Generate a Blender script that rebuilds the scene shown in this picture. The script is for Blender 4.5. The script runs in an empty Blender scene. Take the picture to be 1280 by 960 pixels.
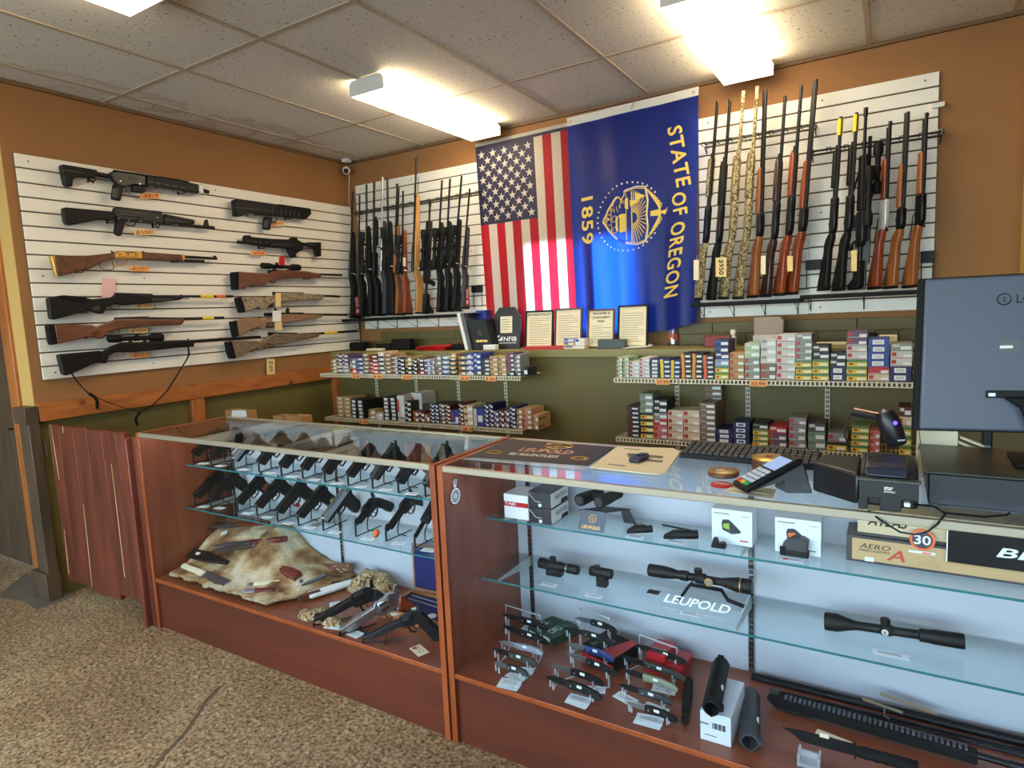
LENS = 10.0; EXPO = .58; SKYS = .8; DAY = 180; WDAY = 8; LED = 22
import bpy, bmesh, math, random
from mathutils import Vector, Matrix
R = random.Random(7)
PI = math.pi
SC = bpy.context.scene
COL = SC.collection
V = Vector
# ------------------------------------------------------------------ camera
CAM = V((4.0176, -4.0647, 1.4799))
YAW, PITCH, ROLL, F = 0.5464, -0.113, -0.0457, 785.48
fw = V((-math.sin(YAW)*math.cos(PITCH), math.cos(YAW)*math.cos(PITCH), math.sin(PITCH)))
r0 = V((math.cos(YAW), math.sin(YAW), 0)); u0 = r0.cross(fw)
cr = r0*math.cos(ROLL)+u0*math.sin(ROLL); cu = -r0*math.sin(ROLL)+u0*math.cos(ROLL)
cd = bpy.data.cameras.new('camera'); cam = bpy.data.objects.new('camera', cd); COL.objects.link(cam)
cam.matrix_world = Matrix(((cr.x, cu.x, -fw.x, CAM.x), (cr.y, cu.y, -fw.y, CAM.y), (cr.z, cu.z, -fw.z, CAM.z), (0, 0, 0, 1)))
cd.sensor_width = 36; cd.lens = 36*F/1280; cd.clip_start = 0.05
SC.camera = cam

def _ray(px, py): return fw+cr*((px-640)/F)+cu*(-(py-480)/F)
def at(ax, v, px, py):
    """point of the plane x|y|z = v that shows at photo pixel (px, py)"""
    d = _ray(px, py); i = 'xyz'.index(ax); return CAM+d*((v-CAM[i])/d[i])

# ------------------------------------------------------------------ materials
def lin(c): return tuple(((v/255)/12.92 if v/255 <= .04045 else ((v/255+.055)/1.055)**2.4) for v in c)+(1,)
MATS = {}
def mat(name, rgb, rough=.5, metal=0, bump=0, bscale=200, vary=0, vscale=8, spec=.5, coat=0, trans=0, emis=None):
    if name in MATS: return MATS[name]
    m = bpy.data.materials.new(name); m.use_nodes = True; nt = m.node_tree; b = nt.nodes['Principled BSDF']
    b.inputs['Base Color'].default_value = lin(rgb); b.inputs['Roughness'].default_value = rough
    b.inputs['Metallic'].default_value = metal; b.inputs['Specular IOR Level'].default_value = spec
    b.inputs['Coat Weight'].default_value = coat
    if emis: b.inputs['Emission Color'].default_value = lin(emis[0]); b.inputs['Emission Strength'].default_value = emis[1]
    tc = nt.nodes.new('ShaderNodeTexCoord')
    if vary:
        n = nt.nodes.new('ShaderNodeTexNoise'); n.inputs['Scale'].default_value = vscale; n.inputs['Detail'].default_value = 5
        nt.links.new(tc.outputs['Object'], n.inputs['Vector'])
        mx = nt.nodes.new('ShaderNodeMix'); mx.data_type = 'RGBA'
        mx.inputs[6].default_value = lin([max(0, c*(1-vary)) for c in rgb]); mx.inputs[7].default_value = lin([min(255, c*(1+vary)) for c in rgb])
        nt.links.new(n.outputs['Fac'], mx.inputs[0]); nt.links.new(mx.outputs[2], b.inputs['Base Color'])
    if bump:
        n = nt.nodes.new('ShaderNodeTexNoise'); n.inputs['Scale'].default_value = bscale
        nt.links.new(tc.outputs['Object'], n.inputs['Vector'])
        bp = nt.nodes.new('ShaderNodeBump'); bp.inputs['Strength'].default_value = bump; bp.inputs['Distance'].default_value = .002
        nt.links.new(n.outputs['Fac'], bp.inputs['Height']); nt.links.new(bp.outputs['Normal'], b.inputs['Normal'])
    MATS[name] = m; return m
def nodes(m):
    nt = m.node_tree
    def N(t, **k):
        n = nt.nodes.new(t)
        for a, v in k.items():
            if a[0] == '_': n.inputs[a[1:].replace('_', ' ')].default_value = v
            else: setattr(n, a, v)
        return n
    return nt, N, nt.nodes['Principled BSDF'], nt.links.new
def ramp(N, stops):
    r = N('ShaderNodeValToRGB'); e = r.color_ramp.elements
    while len(e) < len(stops): e.new(.5)
    for x, (p, c) in zip(e, stops): x.position = p; x.color = lin(c) if not isinstance(c, float) else (c, c, c, 1)
    return r
def wood(name, c1, c2, rough=.35, stretch=(1, 1, 12), scale=6, coat=.2, knots=0):
    m = mat(name, c1, rough, coat=coat); nt, N, b, L = nodes(m)
    tc = N('ShaderNodeTexCoord'); mp = N('ShaderNodeMapping'); mp.inputs['Scale'].default_value = [scale/s*4 for s in stretch]
    n = N('ShaderNodeTexNoise', _Scale=1.0, _Detail=8, _Distortion=.6); L(tc.outputs['Object'], mp.inputs[0]); L(mp.outputs[0], n.inputs[0])
    r = ramp(N, [(.3, c1), (.7, c2)]); L(n.outputs['Fac'], r.inputs[0])
    out = r.outputs[0]
    if knots:
        vo = N('ShaderNodeTexVoronoi', _Scale=knots); L(tc.outputs['Object'], vo.inputs['Vector'])
        rk = ramp(N, [(.05, 1.), (.16, 0.)]); L(vo.outputs['Distance'], rk.inputs[0])
        mx = N('ShaderNodeMix', data_type='RGBA'); L(rk.outputs[0], mx.inputs[0]); L(out, mx.inputs[6]); mx.inputs[7].default_value = lin([c*.4 for c in c1]); out = mx.outputs[2]
    L(out, b.inputs['Base Color']); return m
def camo(name, cs, scale=40):
    m = mat(name, cs[0], .7); nt, N, b, L = nodes(m)
    tc = N('ShaderNodeTexCoord'); n = N('ShaderNodeTexNoise', _Scale=scale, _Detail=3, _Distortion=2.5); L(tc.outputs['Object'], n.inputs[0])
    st = [(.34+.32*i/len(cs), c) for i, c in enumerate(cs)]
    r = ramp(N, st); r.color_ramp.interpolation = 'CONSTANT'; L(n.outputs['Fac'], r.inputs[0]); L(r.outputs[0], b.inputs['Base Color']); return m
def glassmat(name, tint=(235, 245, 243), refl=.035, rough=.0):
    m = bpy.data.materials.new(name); m.use_nodes = True; nt, N, b, L = nodes(m); nt.nodes.remove(b)
    o = nt.nodes['Material Output']
    t = N('ShaderNodeBsdfTransparent'); t.inputs[0].default_value = lin(tint)
    g = N('ShaderNodeBsdfGlossy'); g.inputs['Roughness'].default_value = rough
    ge = N('ShaderNodeNewGeometry'); dp = N('ShaderNodeVectorMath', operation='DOT_PRODUCT'); L(ge.outputs['Incoming'], dp.inputs[0]); L(ge.outputs['Normal'], dp.inputs[1])
    ab = N('ShaderNodeMath', operation='ABSOLUTE'); L(dp.outputs['Value'], ab.inputs[0]); su = N('ShaderNodeMath', operation='SUBTRACT'); su.inputs[0].default_value = 1; L(ab.outputs[0], su.inputs[1])
    po = N('ShaderNodeMath', operation='POWER'); po.inputs[1].default_value = 5; L(su.outputs[0], po.inputs[0]); f = N('ShaderNodeMapRange'); f.inputs[3].default_value = refl; f.inputs[4].default_value = .9; L(po.outputs[0], f.inputs[0])
    mx = N('ShaderNodeMixShader'); L(f.outputs[0], mx.inputs[0]); L(t.outputs[0], mx.inputs[1]); L(g.outputs[0], mx.inputs[2]); L(mx.outputs[0], o.inputs[0])
    MATS[name] = m; return m
def cloth(name, rgb, tr=.45, rough=.6, trc=None):
    m = bpy.data.materials.new(name); m.use_nodes = True; nt, N, b, L = nodes(m)
    b.inputs['Base Color'].default_value = lin(rgb); b.inputs['Roughness'].default_value = rough
    o = nt.nodes['Material Output']; t = N('ShaderNodeBsdfTranslucent'); t.inputs[0].default_value = lin(trc or rgb)
    mx = N('ShaderNodeMixShader'); mx.inputs[0].default_value = tr; L(b.outputs[0], mx.inputs[1]); L(t.outputs[0], mx.inputs[2]); L(mx.outputs[0], o.inputs[0])
    MATS[name] = m; return m

K = dict(
 black=mat('black polymer', (15, 15, 17), .5, bump=.15, bscale=900, spec=.3), gun=mat('blued steel', (24, 25, 29), .3, .35, spec=.4), matte=mat('matte black', (16, 16, 18), .62, spec=.25),
 steel=mat('stainless steel', (175, 178, 182), .28, .9), chrome=mat('chrome', (200, 202, 206), .15, 1), alu=mat('satin aluminium rail', (178, 170, 152), .38, .55),
 gold=mat('polished brass', (214, 170, 90), .3, .8), white=mat('white paper', (236, 236, 232), .7), cream=mat('cream card', (238, 224, 190), .7),
 tagO=mat('orange price tag', (240, 175, 105), .7), tagY=mat('manila tag', (232, 205, 140), .7), red=mat('red plastic', (190, 22, 28), .4), ink=mat('dark ink', (30, 26, 26), .8),
 inkO=mat('orange red ink', (190, 60, 25), .8), yellow=mat('yellow card', (240, 212, 40), .6), grey=mat('grey plastic', (96, 98, 102), .5), dgrey=mat('dark grey plastic', (52, 53, 57), .5),
 wire=mat('black wire', (18, 18, 20), .4, .3), shelfw=mat('cream enamelled wire', (222, 214, 190), .45), plasw=mat('white plastic', (228, 226, 222), .4),
 rub=mat('black rubber pad', (18, 18, 19), .75, spec=.2), pink=mat('pink slip', (240, 190, 190), .7), orange=mat('orange card', (232, 110, 50), .6),
 green=mat('green card', (60, 110, 60), .6), blue=mat('blue card', (40, 60, 150), .5), navy=mat('navy card', (26, 32, 78), .5),
 walnut=wood('walnut stock', (70, 40, 24), (112, 66, 38), .35, (8, 1, 1), 8), cherry=wood('reddish gun stock', (112, 42, 18), (165, 75, 34), .35, (1, 1, 8), 8, coat=.15),
 honey=wood('honey gun stock', (120, 66, 28), (172, 104, 50), .4, (1, 1, 8), 8, coat=.1), blonde=wood('blonde gun stock', (168, 112, 56), (205, 150, 84), .4, (1, 1, 8), 8),
 brownS=wood('brown stock', (88, 52, 34), (128, 80, 54), .4, (1, 8, 1), 8), tan=mat('tan speckled stock', (140, 108, 80), .6, vary=.2, vscale=90),
 lam=wood('grey laminated stock', (62, 52, 44), (150, 126, 100), .4, (1, 5, .6), 26), darkwood=wood('dark gun stock', (42, 22, 16), (66, 34, 24), .3, (1, 1, 8), 8),
 camoL=camo('camouflage dipped', [(52, 42, 30), (96, 80, 52), (150, 132, 92), (206, 194, 150), (120, 104, 66)], 34),
 camoG=camo('brush camouflage', [(48, 40, 34), (110, 92, 68), (200, 180, 150), (86, 72, 54), (160, 140, 110)], 45))

# ------------------------------------------------------------------ mesh builder
ORG = {}
class MB:
    def __init__(s): s.v = []; s.f = []; s.m = []; s.cur = 0
    def add(s, vs, fs, m=None):
        n = len(s.v); s.v += [V(v) for v in vs]; s.f += [[i+n for i in f] for f in fs]; s.m += [s.cur if m is None else m]*len(fs); return s
    def box(s, a, b, m=None):
        (x0, y0, z0), (x1, y1, z1) = a, b
        x0, x1 = sorted((x0, x1)); y0, y1 = sorted((y0, y1)); z0, z1 = sorted((z0, z1))
        return s.add([(x0, y0, z0), (x1, y0, z0), (x1, y1, z0), (x0, y1, z0), (x0, y0, z1), (x1, y0, z1), (x1, y1, z1), (x0, y1, z1)],
                     [(0, 3, 2, 1), (4, 5, 6, 7), (0, 1, 5, 4), (1, 2, 6, 5), (2, 3, 7, 6), (3, 0, 4, 7)], m)
    def obox(s, o, ax, ay, az, m=None):
        """box from corner o with edge vectors"""
        o, ax, ay, az = V(o), V(ax), V(ay), V(az)
        return s.add([o, o+ax, o+ax+ay, o+ay, o+az, o+ax+az, o+ax+ay+az, o+ay+az], [(0, 3, 2, 1), (4, 5, 6, 7), (0, 1, 5, 4), (1, 2, 6, 5), (2, 3, 7, 6), (3, 0, 4, 7)], m)
    def quad(s, a, b, c, d, m=None): return s.add([a, b, c, d], [(0, 1, 2, 3)], m)
    def prism(s, pts, n, m=None):
        """polygon pts extruded by vector n"""
        k = len(pts); n = V(n); pts = [V(p) for p in pts]
        return s.add(pts+[p+n for p in pts], [list(range(k))[::-1], list(range(k, 2*k))]+[(i, (i+1) % k, (i+1) % k+k, i+k) for i in range(k)], m)
    def tube(s, path, r, n=8, m=None, flat=None, close=False):
        path = [V(p) for p in path]; rs = r if isinstance(r, (list, tuple)) else [r]*len(path)
        ring = []; ref = None; L = len(path)
        for i, p in enumerate(path):
            if close: t = (path[(i+1) % L]-path[i-1]).normalized()
            else: t = (path[min(i+1, L-1)]-path[max(i-1, 0)]).normalized()
            if ref is None:
                ref = V((0, 0, 1)) if abs(t.z) < .9 else V((1, 0, 0))
            a = (ref-t*ref.dot(t)).normalized(); ref = a; b = t.cross(a)
            fa, fb = flat or (1, 1)
            ring.append([p+a*math.cos(2*PI*k/n)*rs[i]*fa+b*math.sin(2*PI*k/n)*rs[i]*fb for k in range(n)])
        vs = [q for g in ring for q in g]; fs = []
        for i in range(L-1 if not close else L):
            j = (i+1) % L
            for k in range(n): fs.append((i*n+k, i*n+(k+1) % n, j*n+(k+1) % n, j*n+k))
        if not close: fs += [list(range(n))[::-1], [(L-1)*n+k for k in range(n)]]
        return s.add(vs, fs, m)
    def lathe(s, p0, p1, prof, n=16, m=None):
        """prof: (t along p0->p1 in 0..1, radius)"""
        p0, p1 = V(p0), V(p1)
        path = [p0+(p1-p0)*t for t, r in prof]; 
        d = (p1-p0).normalized(); ref = V((0, 0, 1)) if abs(d.z) < .9 else V((1, 0, 0)); a = (ref-d*ref.dot(d)).normalized(); b = d.cross(a)
        vs = [p+(a*math.cos(2*PI*k/n)+b*math.sin(2*PI*k/n))*r for p, (t, r) in zip(path, prof) for k in range(n)]
        L = len(prof); fs = [(i*n+k, i*n+(k+1) % n, (i+1)*n+(k+1) % n, (i+1)*n+k) for i in range(L-1) for k in range(n)]
        return s.add(vs, fs+[list(range(n))[::-1], [(L-1)*n+k for k in range(n)]], m)
    def build(s, name, mats, parent=None, bev=0, smooth=True, ang=35, seg=2):
        me = bpy.data.meshes.new(name)
        o0 = ORG.get(parent.name, V((0, 0, 0))) if parent else V((0, 0, 0))
        me.from_pydata([v-o0 for v in s.v], [], s.f)
        if not isinstance(mats, (list, tuple)): mats = [mats]
        for m in mats: me.materials.append(K[m] if isinstance(m, str) else m)
        me.polygons.foreach_set('material_index', s.m); me.update()
        bm = bmesh.new(); bm.from_mesh(me); bmesh.ops.recalc_face_normals(bm, faces=bm.faces); bm.to_mesh(me); bm.free()
        if smooth:
            me.polygons.foreach_set('use_smooth', [True]*len(me.polygons)); me.set_sharp_from_angle(angle=math.radians(ang))
        ob = bpy.data.objects.new(name, me); COL.objects.link(ob)
        if parent: ob.parent = parent
        ORG[ob.name] = o0
        if bev:
            md = ob.modifiers.new('bevel', 'BEVEL'); md.width = bev; md.segments = seg; md.limit_method = 'ANGLE'; md.angle_limit = math.radians(40); md.use_clamp_overlap = True
        return ob
def tag(o, label, cat, group=None):
    o['label'] = label; o['category'] = cat
    if group: o['group'] = group
    return o
def thing(name, label, cat, loc=(0, 0, 0), group=None, local=False):
    o = bpy.data.objects.new(name, None); COL.objects.link(o); o.location = loc; o.empty_display_size = .05
    ORG[o.name] = V((0, 0, 0)) if local else V(loc)
    return tag(o, label, cat, group)
def struct(o): o['kind'] = 'structure'; return o
def dup(root, label=None, mw=None):
    r = root.copy(); COL.objects.link(r)
    if label: r['label'] = label
    if mw is not None: r.matrix_world = mw
    for ch in list(root.children):
        c = ch.copy(); COL.objects.link(c); c.parent = r
        for g in ch.children:
            d = g.copy(); COL.objects.link(d); d.parent = c
    return r
ORD = ['first', 'second', 'third', 'fourth', 'fifth', 'sixth', 'seventh', 'eighth', 'ninth', 'tenth', 'eleventh', 'twelfth', 'thirteenth', 'fourteenth',
       'fifteenth', 'sixteenth', 'seventeenth', 'eighteenth', 'nineteenth', 'twentieth', 'twenty-first', 'twenty-second', 'twenty-third', 'twenty-fourth', 'twenty-fifth', 'twenty-sixth', 'twenty-seventh', 'twenty-eighth', 'twenty-ninth', 'thirtieth', 'thirty-first', 'thirty-second', 'thirty-third', 'thirty-fourth', 'thirty-fifth']
_TX = {}
def text2d(body, bold=0.0, italic=0.0, space=1.0):
    k = (body, bold, italic, space)
    if k in _TX: return _TX[k]
    cv = bpy.data.curves.new('t', 'FONT'); cv.body = body; cv.offset = min(bold, .02); cv.shear = italic; cv.space_character = space; cv.resolution_u = 3; cv.size = 1
    ob = bpy.data.objects.new('t', cv); me = bpy.data.meshes.new_from_object(ob)
    vs = [(v.co.x, v.co.y) for v in me.vertices]; fs = [tuple(p.vertices) for p in me.polygons]
    x0 = min(v[0] for v in vs); x1 = max(v[0] for v in vs); y0 = min(v[1] for v in vs); y1 = max(v[1] for v in vs)
    r = ([((x-x0)/(x1-x0), (y-y0)/(y1-y0)) for x, y in vs], fs, (x1-x0)/(y1-y0))
    bpy.data.objects.remove(ob); bpy.data.meshes.remove(me); bpy.data.curves.remove(cv); _TX[k] = r; return r
def letter(mb, body, O, U, W, m=None, bold=.02, italic=0, off=.0004, fn=None, space=1.0):
    """lettering whose box starts at O and spans the vectors U (reading direction) and W (up)"""
    vs, fs, a = text2d(body, bold, italic, space); O, U, W = V(O), V(U), V(W); n = U.cross(W).normalized()*off
    mb.add([O+U*x+W*y+n for x, y in vs] if fn is None else [fn(x, y) for x, y in vs], fs, m)
def letterh(mb, body, O, ud, h, wd=(0, 0, 1), m=None, **k):
    a = text2d(body, k.get('bold', .02), k.get('italic', 0), k.get('space', 1.0))[2]
    letter(mb, body, O, V(ud)*h*a, V(wd)*h, m, **k)
# ================================================================== THE ROOM
H = 2.816
wallp = mat('ochre brown wall paint', (149, 104, 60), .75, bump=.25, bscale=60, vary=.05, vscale=2)
tanp = mat('tan yellow wall paint', (206, 166, 96), .7)
olive = mat("olive wall paint", (104, 94, 50), .55, bump=.3, bscale=25, vary=.06, vscale=3)
oliveD = mat('olive mortar joint', (84, 78, 38), .7)
pine = wood('knotty pine trim', (150, 84, 36), (186, 112, 54), .45, (1, 8, 1), 8, knots=5)
pineV = wood('upright pine trim', (150, 84, 36), (186, 112, 54), .45, (1, 1, 8), 8)
oldwood = wood('weathered dark wood', (62, 48, 34), (92, 70, 46), .7, (1, 1, 8), 6)
# floor: exposed aggregate
fl = mat('exposed aggregate concrete', (150, 128, 96), .55); nt, N, b, L = nodes(fl)
tc = N('ShaderNodeTexCoord'); v1 = N('ShaderNodeTexVoronoi', _Scale=95); v2 = N('ShaderNodeTexVoronoi', _Scale=55)
n1 = N('ShaderNodeTexNoise', _Scale=1.6, _Detail=5); n2 = N('ShaderNodeTexNoise', _Scale=70, _Detail=4, _Roughness=.7)
for n in (v1, v2, n1, n2): L(tc.outputs['Object'], n.inputs['Vector'])
sx = N('ShaderNodeSeparateColor'); L(v1.outputs['Color'], sx.inputs[0])
ra = ramp(N, [(0, (84, 70, 54)), (.22, (128, 110, 86)), (.5, (160, 142, 112)), (.8, (190, 172, 142)), (1, (228, 216, 192))]); L(sx.outputs[0], ra.inputs[0])
rb = ramp(N, [(.42, (40, 32, 22)), (.48, (156, 138, 110)), (.6, (226, 210, 182))]); L(n2.outputs['Fac'], rb.inputs[0])
mx = N('ShaderNodeMix', data_type='RGBA'); mx.inputs[0].default_value = .5; L(ra.outputs[0], mx.inputs[6]); L(rb.outputs[0], mx.inputs[7])
rc = ramp(N, [(.36, (220, 206, 190)), (.5, (240, 228, 210)), (.64, (255, 250, 238))]); L(n1.outputs['Fac'], rc.inputs[0])
mu = N('ShaderNodeMix', data_type='RGBA', blend_type='MULTIPLY'); mu.inputs[0].default_value = 1; L(mx.outputs[2], mu.inputs[6]); L(rc.outputs[0], mu.inputs[7])
L(mu.outputs[2], b.inputs['Base Color']); bp = N('ShaderNodeBump', _Strength=.35, _Distance=.004); L(v1.outputs['Distance'], bp.inputs['Height']); L(bp.outputs[0], b.inputs['Normal'])
b.inputs['Coat Weight'].default_value = .12
struct(MB().box((-1.8, -7.1, -.05), (6.6, .2, 0)).build('floor', fl))
patch = MB(); patch.prism([at('z', .001, *p) for p in ((0, 742), (33, 716), (50, 727), (73, 737), (100, 733), (93, 745), (62, 757), (45, 762), (30, 752), (0, 747))], (0, 0, .0015))
tag(patch.build('concrete_patch', mat('bare grey concrete', (112, 104, 92), .7, vary=.08, vscale=12), smooth=False), 'bare grey concrete patch on the floor in front of the wooden post', 'floor patch')
ck = MB(); pts = [at('z', .001, *p) for p in ((200, 962), (211, 945), (228, 925), (248, 905), (258, 888), (270, 872), (281, 858), (287, 846))]; pts = [a+(b_-a)*k/4+V((R.uniform(-.006, .006), R.uniform(-.006, .006), 0)) for a, b_ in zip(pts, pts[1:]) for k in range(4)]; ck.tube(pts, [R.uniform(.0015, .005) for _ in pts], 6, flat=(.25, 1))
pts = [at('z', .001, *p) for p in ((190, 962), (205, 944), (232, 915), (247, 893), (259, 874), (275, 858))]; ck.tube(pts, .008, 6, flat=(.12, 1), m=1)
ck.build('floor_crack', [mat('pale crack filler', (170, 156, 132), .8), mat('dark crack', (100, 86, 66), .8)])['kind'] = 'structure'

ceil = mat('mineral fibre ceiling tile', (214, 204, 196), .9); nt, N, b, L = nodes(ceil)
tc = N('ShaderNodeTexCoord'); n1 = N('ShaderNodeTexNoise', _Scale=55, _Detail=2); L(tc.outputs['Object'], n1.inputs['Vector'])
r1 = ramp(N, [(.3, (130, 122, 116)), (.36, (214, 208, 196))]); L(n1.outputs['Fac'], r1.inputs[0])
n2 = N('ShaderNodeTexNoise', _Scale=2.2, _Detail=4, _Distortion=.8); L(tc.outputs['Object'], n2.inputs['Vector']); 
sp = N('ShaderNodeSeparateXYZ'); L(tc.outputs['Object'], sp.inputs[0])
mr = N('ShaderNodeMapRange'); mr.inputs[1].default_value = .95; mr.inputs[2].default_value = .25; L(sp.outputs[0], mr.inputs[0])
ma = N('ShaderNodeMath', operation='MULTIPLY'); L(n2.outputs['Fac'], ma.inputs[0]); L(mr.outputs[0], ma.inputs[1])
r2 = ramp(N, [(.46, 0.), (.49, .38), (.54, .12)]); L(ma.outputs[0], r2.inputs[0])
mx = N('ShaderNodeMix', data_type='RGBA'); mx.inputs[7].default_value = lin((150, 118, 98)); L(r2.outputs[0], mx.inputs[0]); L(r1.outputs[0], mx.inputs[6]); L(mx.outputs[2], b.inputs['Base Color'])
bp = N('ShaderNodeBump', _Strength=.3, _Distance=.003); L(n1.outputs['Fac'], bp.inputs['Height']); L(bp.outputs[0], b.inputs['Normal'])
struct(MB().box((-1.8, -7.1, H), (6.6, .2, H+.05)).build('ceiling', ceil))
g = MB()
gx = [.2254+.6096*k for k in range(-3, 11)]; gy = [-.749-1.2192*k for k in range(0, 6)]
for i, x in enumerate(gx): g.box((x-.012, -7, H-.006), (x+.012, 0, H+.001))
for y in gy: g.box((-1.7, y-.012, H-.005), (6.5, y+.012, H+.001))
struct(g.build('trim_ceiling_grid', mat('ceiling grid bar', (176, 160, 138), .5), smooth=False))
g = MB(); g.box((0, -2.5, H-.02), (.02, 0, H)); g.box((0, -.02, H-.02), (6.5, 0, H))
struct(g.build('trim_ceiling_edge', mat('brown edge angle', (110, 84, 58), .6), smooth=False))

# left wall, its pine rail, the olive boards below
w = MB(); w.box((-.12, -2.5, 1.05), (0, .12, H)); struct(w.build('wall_left', wallp))
w = MB(); w.box((-.12, -2.5, 0), (0, .12, 1.05)); struct(w.build('wall_left_lower', olive))
w = MB(); w.box((0, -2.5, 1.004), (.04, -.33, 1.102)); struct(w.build('trim_1', pine, bev=.003))
a = at('x', .03, 240, 510).y; c = at('x', .03, 256, 510).y
w = MB(); w.box((0, a, 0), (.035, c, 1.004)); struct(w.build('trim_2', pineV, bev=.003))
w = MB(); w.box((-.01, -.37, 0), (.05, -.33, 1.004)); struct(w.build('trim_3', pineV, bev=.003))
# wall that turns left past the post, with a cased dark door
w = MB(); w.box((-1.8, -2.503, 2.03), (-.002, -2.38, H)); w.box((-.14, -2.503, 0), (-.002, -2.38, 2.03)); w.box((-1.8, -2.503, 0), (-1.5, -2.38, 2.03)); struct(w.build('wall_left_return', tanp))
w = MB()
w.box((-.245, -2.52, 0), (-.14, -2.36, 2.03)); w.box((-1.5, -2.52, 2.0), (-.14, -2.36, 2.1)); w.box((-1.6, -2.52, 0), (-1.5, -2.36, 2.03)); struct(w.build('trim_door', pineV, bev=.004))
d = MB(); d.box((-1.5, -2.37, .01), (-.245, -2.33, 2.0)); d = struct(d.build('door_1', oldwood))
hn = MB(); p = at('y', -2.37, 23, 536); hn.tube([p+V((-.05, -.03, .0)), p+V((0, -.03, .004)), p+V((.01, 0, .004))], .006); hn.build('handle', 'wire', d)
w = MB(); w.box((-1.92, -7.1, 0), (-1.8, -2.38, H)); struct(w.build('wall_left_far', wallp))
# back wall with the window behind the flags
X0, X1, Z0, Z1 = 1.70, 2.585, 1.30, 2.0
w = MB(); w.box((-.12, 0, 0), (X0, .12, H)); w.box((X1, 0, 0), (6.6, .12, H)); w.box((X0, 0, Z1), (X1, .12, H)); w.box((X0, 0, 0), (X1, .12, Z0)); struct(w.build('wall_back', wallp))
w = MB(); w.box((0, -.33, 0), (6.6, 0, 1.18)); struct(w.build('wall_back_lower', olive))
w = MB(); w.box((0, -.352, 1.172), (6.6, 0, 1.2206)); struct(w.build('trim_ledge', mat('olive ledge paint', (136, 126, 72), .45, vary=.06, vscale=6), bev=.004))
w = MB(); 
for j, z in enumerate((1.222, 1.293, 1.364)):
    if j < 2:
        xx = .05+.2*j
        while xx < 6.5:
            x2 = min(xx+.396, 6.5)
            if not (x2 > X0 and xx < X1 and z > 1.2): w.box((xx, -.010, z), (x2, 0, z+.068))
            xx += .4
struct(w.build('wall_back_blocks', olive, bev=.003))
wf = MB()
for q in ((X0, Z0, X0+.035, Z1), (X1-.035, Z0, X1, Z1), (X0, Z0, X1, Z0+.04), (X0, Z1-.04, X1, Z1), ((X0+X1)/2-.02, Z0, (X0+X1)/2+.02, Z1)): wf.box((q[0], .03, q[1]), (q[2], .08, q[3]))
wf = struct(wf.build('window_1', mat('white window frame', (220, 220, 215), .5)))
MB().box((X0+.03, .052, Z0+.03), (X1-.03, .056, Z1-.03)).build('pane', glassmat('window glass', (240, 248, 250)), wf)
w = MB(); w.box((4.56, -.16, 0), (4.8, -.001, H)); struct(w.build('trim_pilaster', tanp))
w = MB(); w.box((6.5, -7.1, 0), (6.6, .12, H)); struct(w.build('wall_right', wallp))
# shop front behind the camera, glazed
w = MB(); w.box((-1.8, -7.1, 0), (6.6, -7, .45)); w.box((-1.8, -7.1, 2.45), (6.6, -7, H))
for x in (-1.8, .2, 2.3, 4.4, 6.4): w.box((x, -7.1, .45), (x+.2, -7, 2.45))
struct(w.build('wall_front', tanp))
for i, x in enumerate((-1.6, .4, 2.5, 4.6)):
    o = MB().box((x, -7.06, .45), (x+1.9, -7.05, 2.45)).build('window_%d' % (i+2), 'window glass' if 0 else MATS['window glass']); struct(o)

# ---- wooden post, board gate, jamb beside the case
t = thing('wooden_post', 'dark weathered wooden post standing at the hinge side of the board gate', 'post', (-.02, -2.53, 0))
MB().box((-.07, -2.56, 0), (.045, -2.505, 1.0)).build('shaft', oldwood, t, bev=.004)
MB().box((-.10, -2.57, 1.0), (.045, -2.505, 1.09)).build('cap_block', oldwood, t, bev=.004)
MB().box((-.13, -2.575, 0), (.05, -2.50, .16)).build('foot_block', oldwood, t, bev=.004)
redb = wood('red stained fence board', (80, 34, 20), (120, 56, 34), .5, (1, 1, 9), 5, coat=.15)
t = thing('board_gate', 'red brown swinging gate of vertical rough boards between post and display case', 'gate', (.4, -2.46, .1))
bx = [.06, .07, .17, .33, .47, .62, .76, .83]; R.seed(3)
for i in range(len(bx)-1):
    z0 = .10+R.uniform(-.02, .02); z1 = .985+R.uniform(-.004, .004)
    MB().box((bx[i]+.002, -2.475, z0), (bx[i+1]-.001, -2.45, z1)).build('board', redb, t, bev=.002)
cr_ = mat('bare split wood', (214, 176, 120), .7)
for (a, c) in (((63, 530), (74, 600)), ((80, 662), (86, 717)), ((104, 630), (115, 733)), ((139, 580), (156, 722)), ((78, 532), (79, 541))):
    p, q = at('y', -2.4755, *a), at('y', -2.4755, *c); MB().tube([p, (p+q)/2+V((.002, 0, 0)), q], [.0015, .003, .0025], 6, flat=(1, .4)).build('bare_edge', cr_, t)
MB().box((.07, -2.449, .2), (.80, -2.42, .3)).build('cross_rail', redb, t); MB().box((.07, -2.449, .8), (.80, -2.42, .9)).build('cross_rail', redb, t)
h = at('y', -2.478, 58, 563); MB().tube([h+V((0, 0, .035)), h+V((.012, -.004, .035)), h+V((.012, -.004, -.03)), h+V((0, 0, -.03))], .0028).build('latch', 'steel', t)
MB().box((.832, -2.485, 0), (.864, -2.42, .96)).build('edge_strip', wood('lighter red strip', (96, 40, 28), (134, 64, 46), .5, (1, 1, 9), 5), t, bev=.004)
o = MB().box((.867, -2.46, 0), (.904, -2.30, .965)).build('jamb_post', redb, bev=.003); tag(o, 'narrow red brown jamb post between the board gate and the left display case', 'post')

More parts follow.
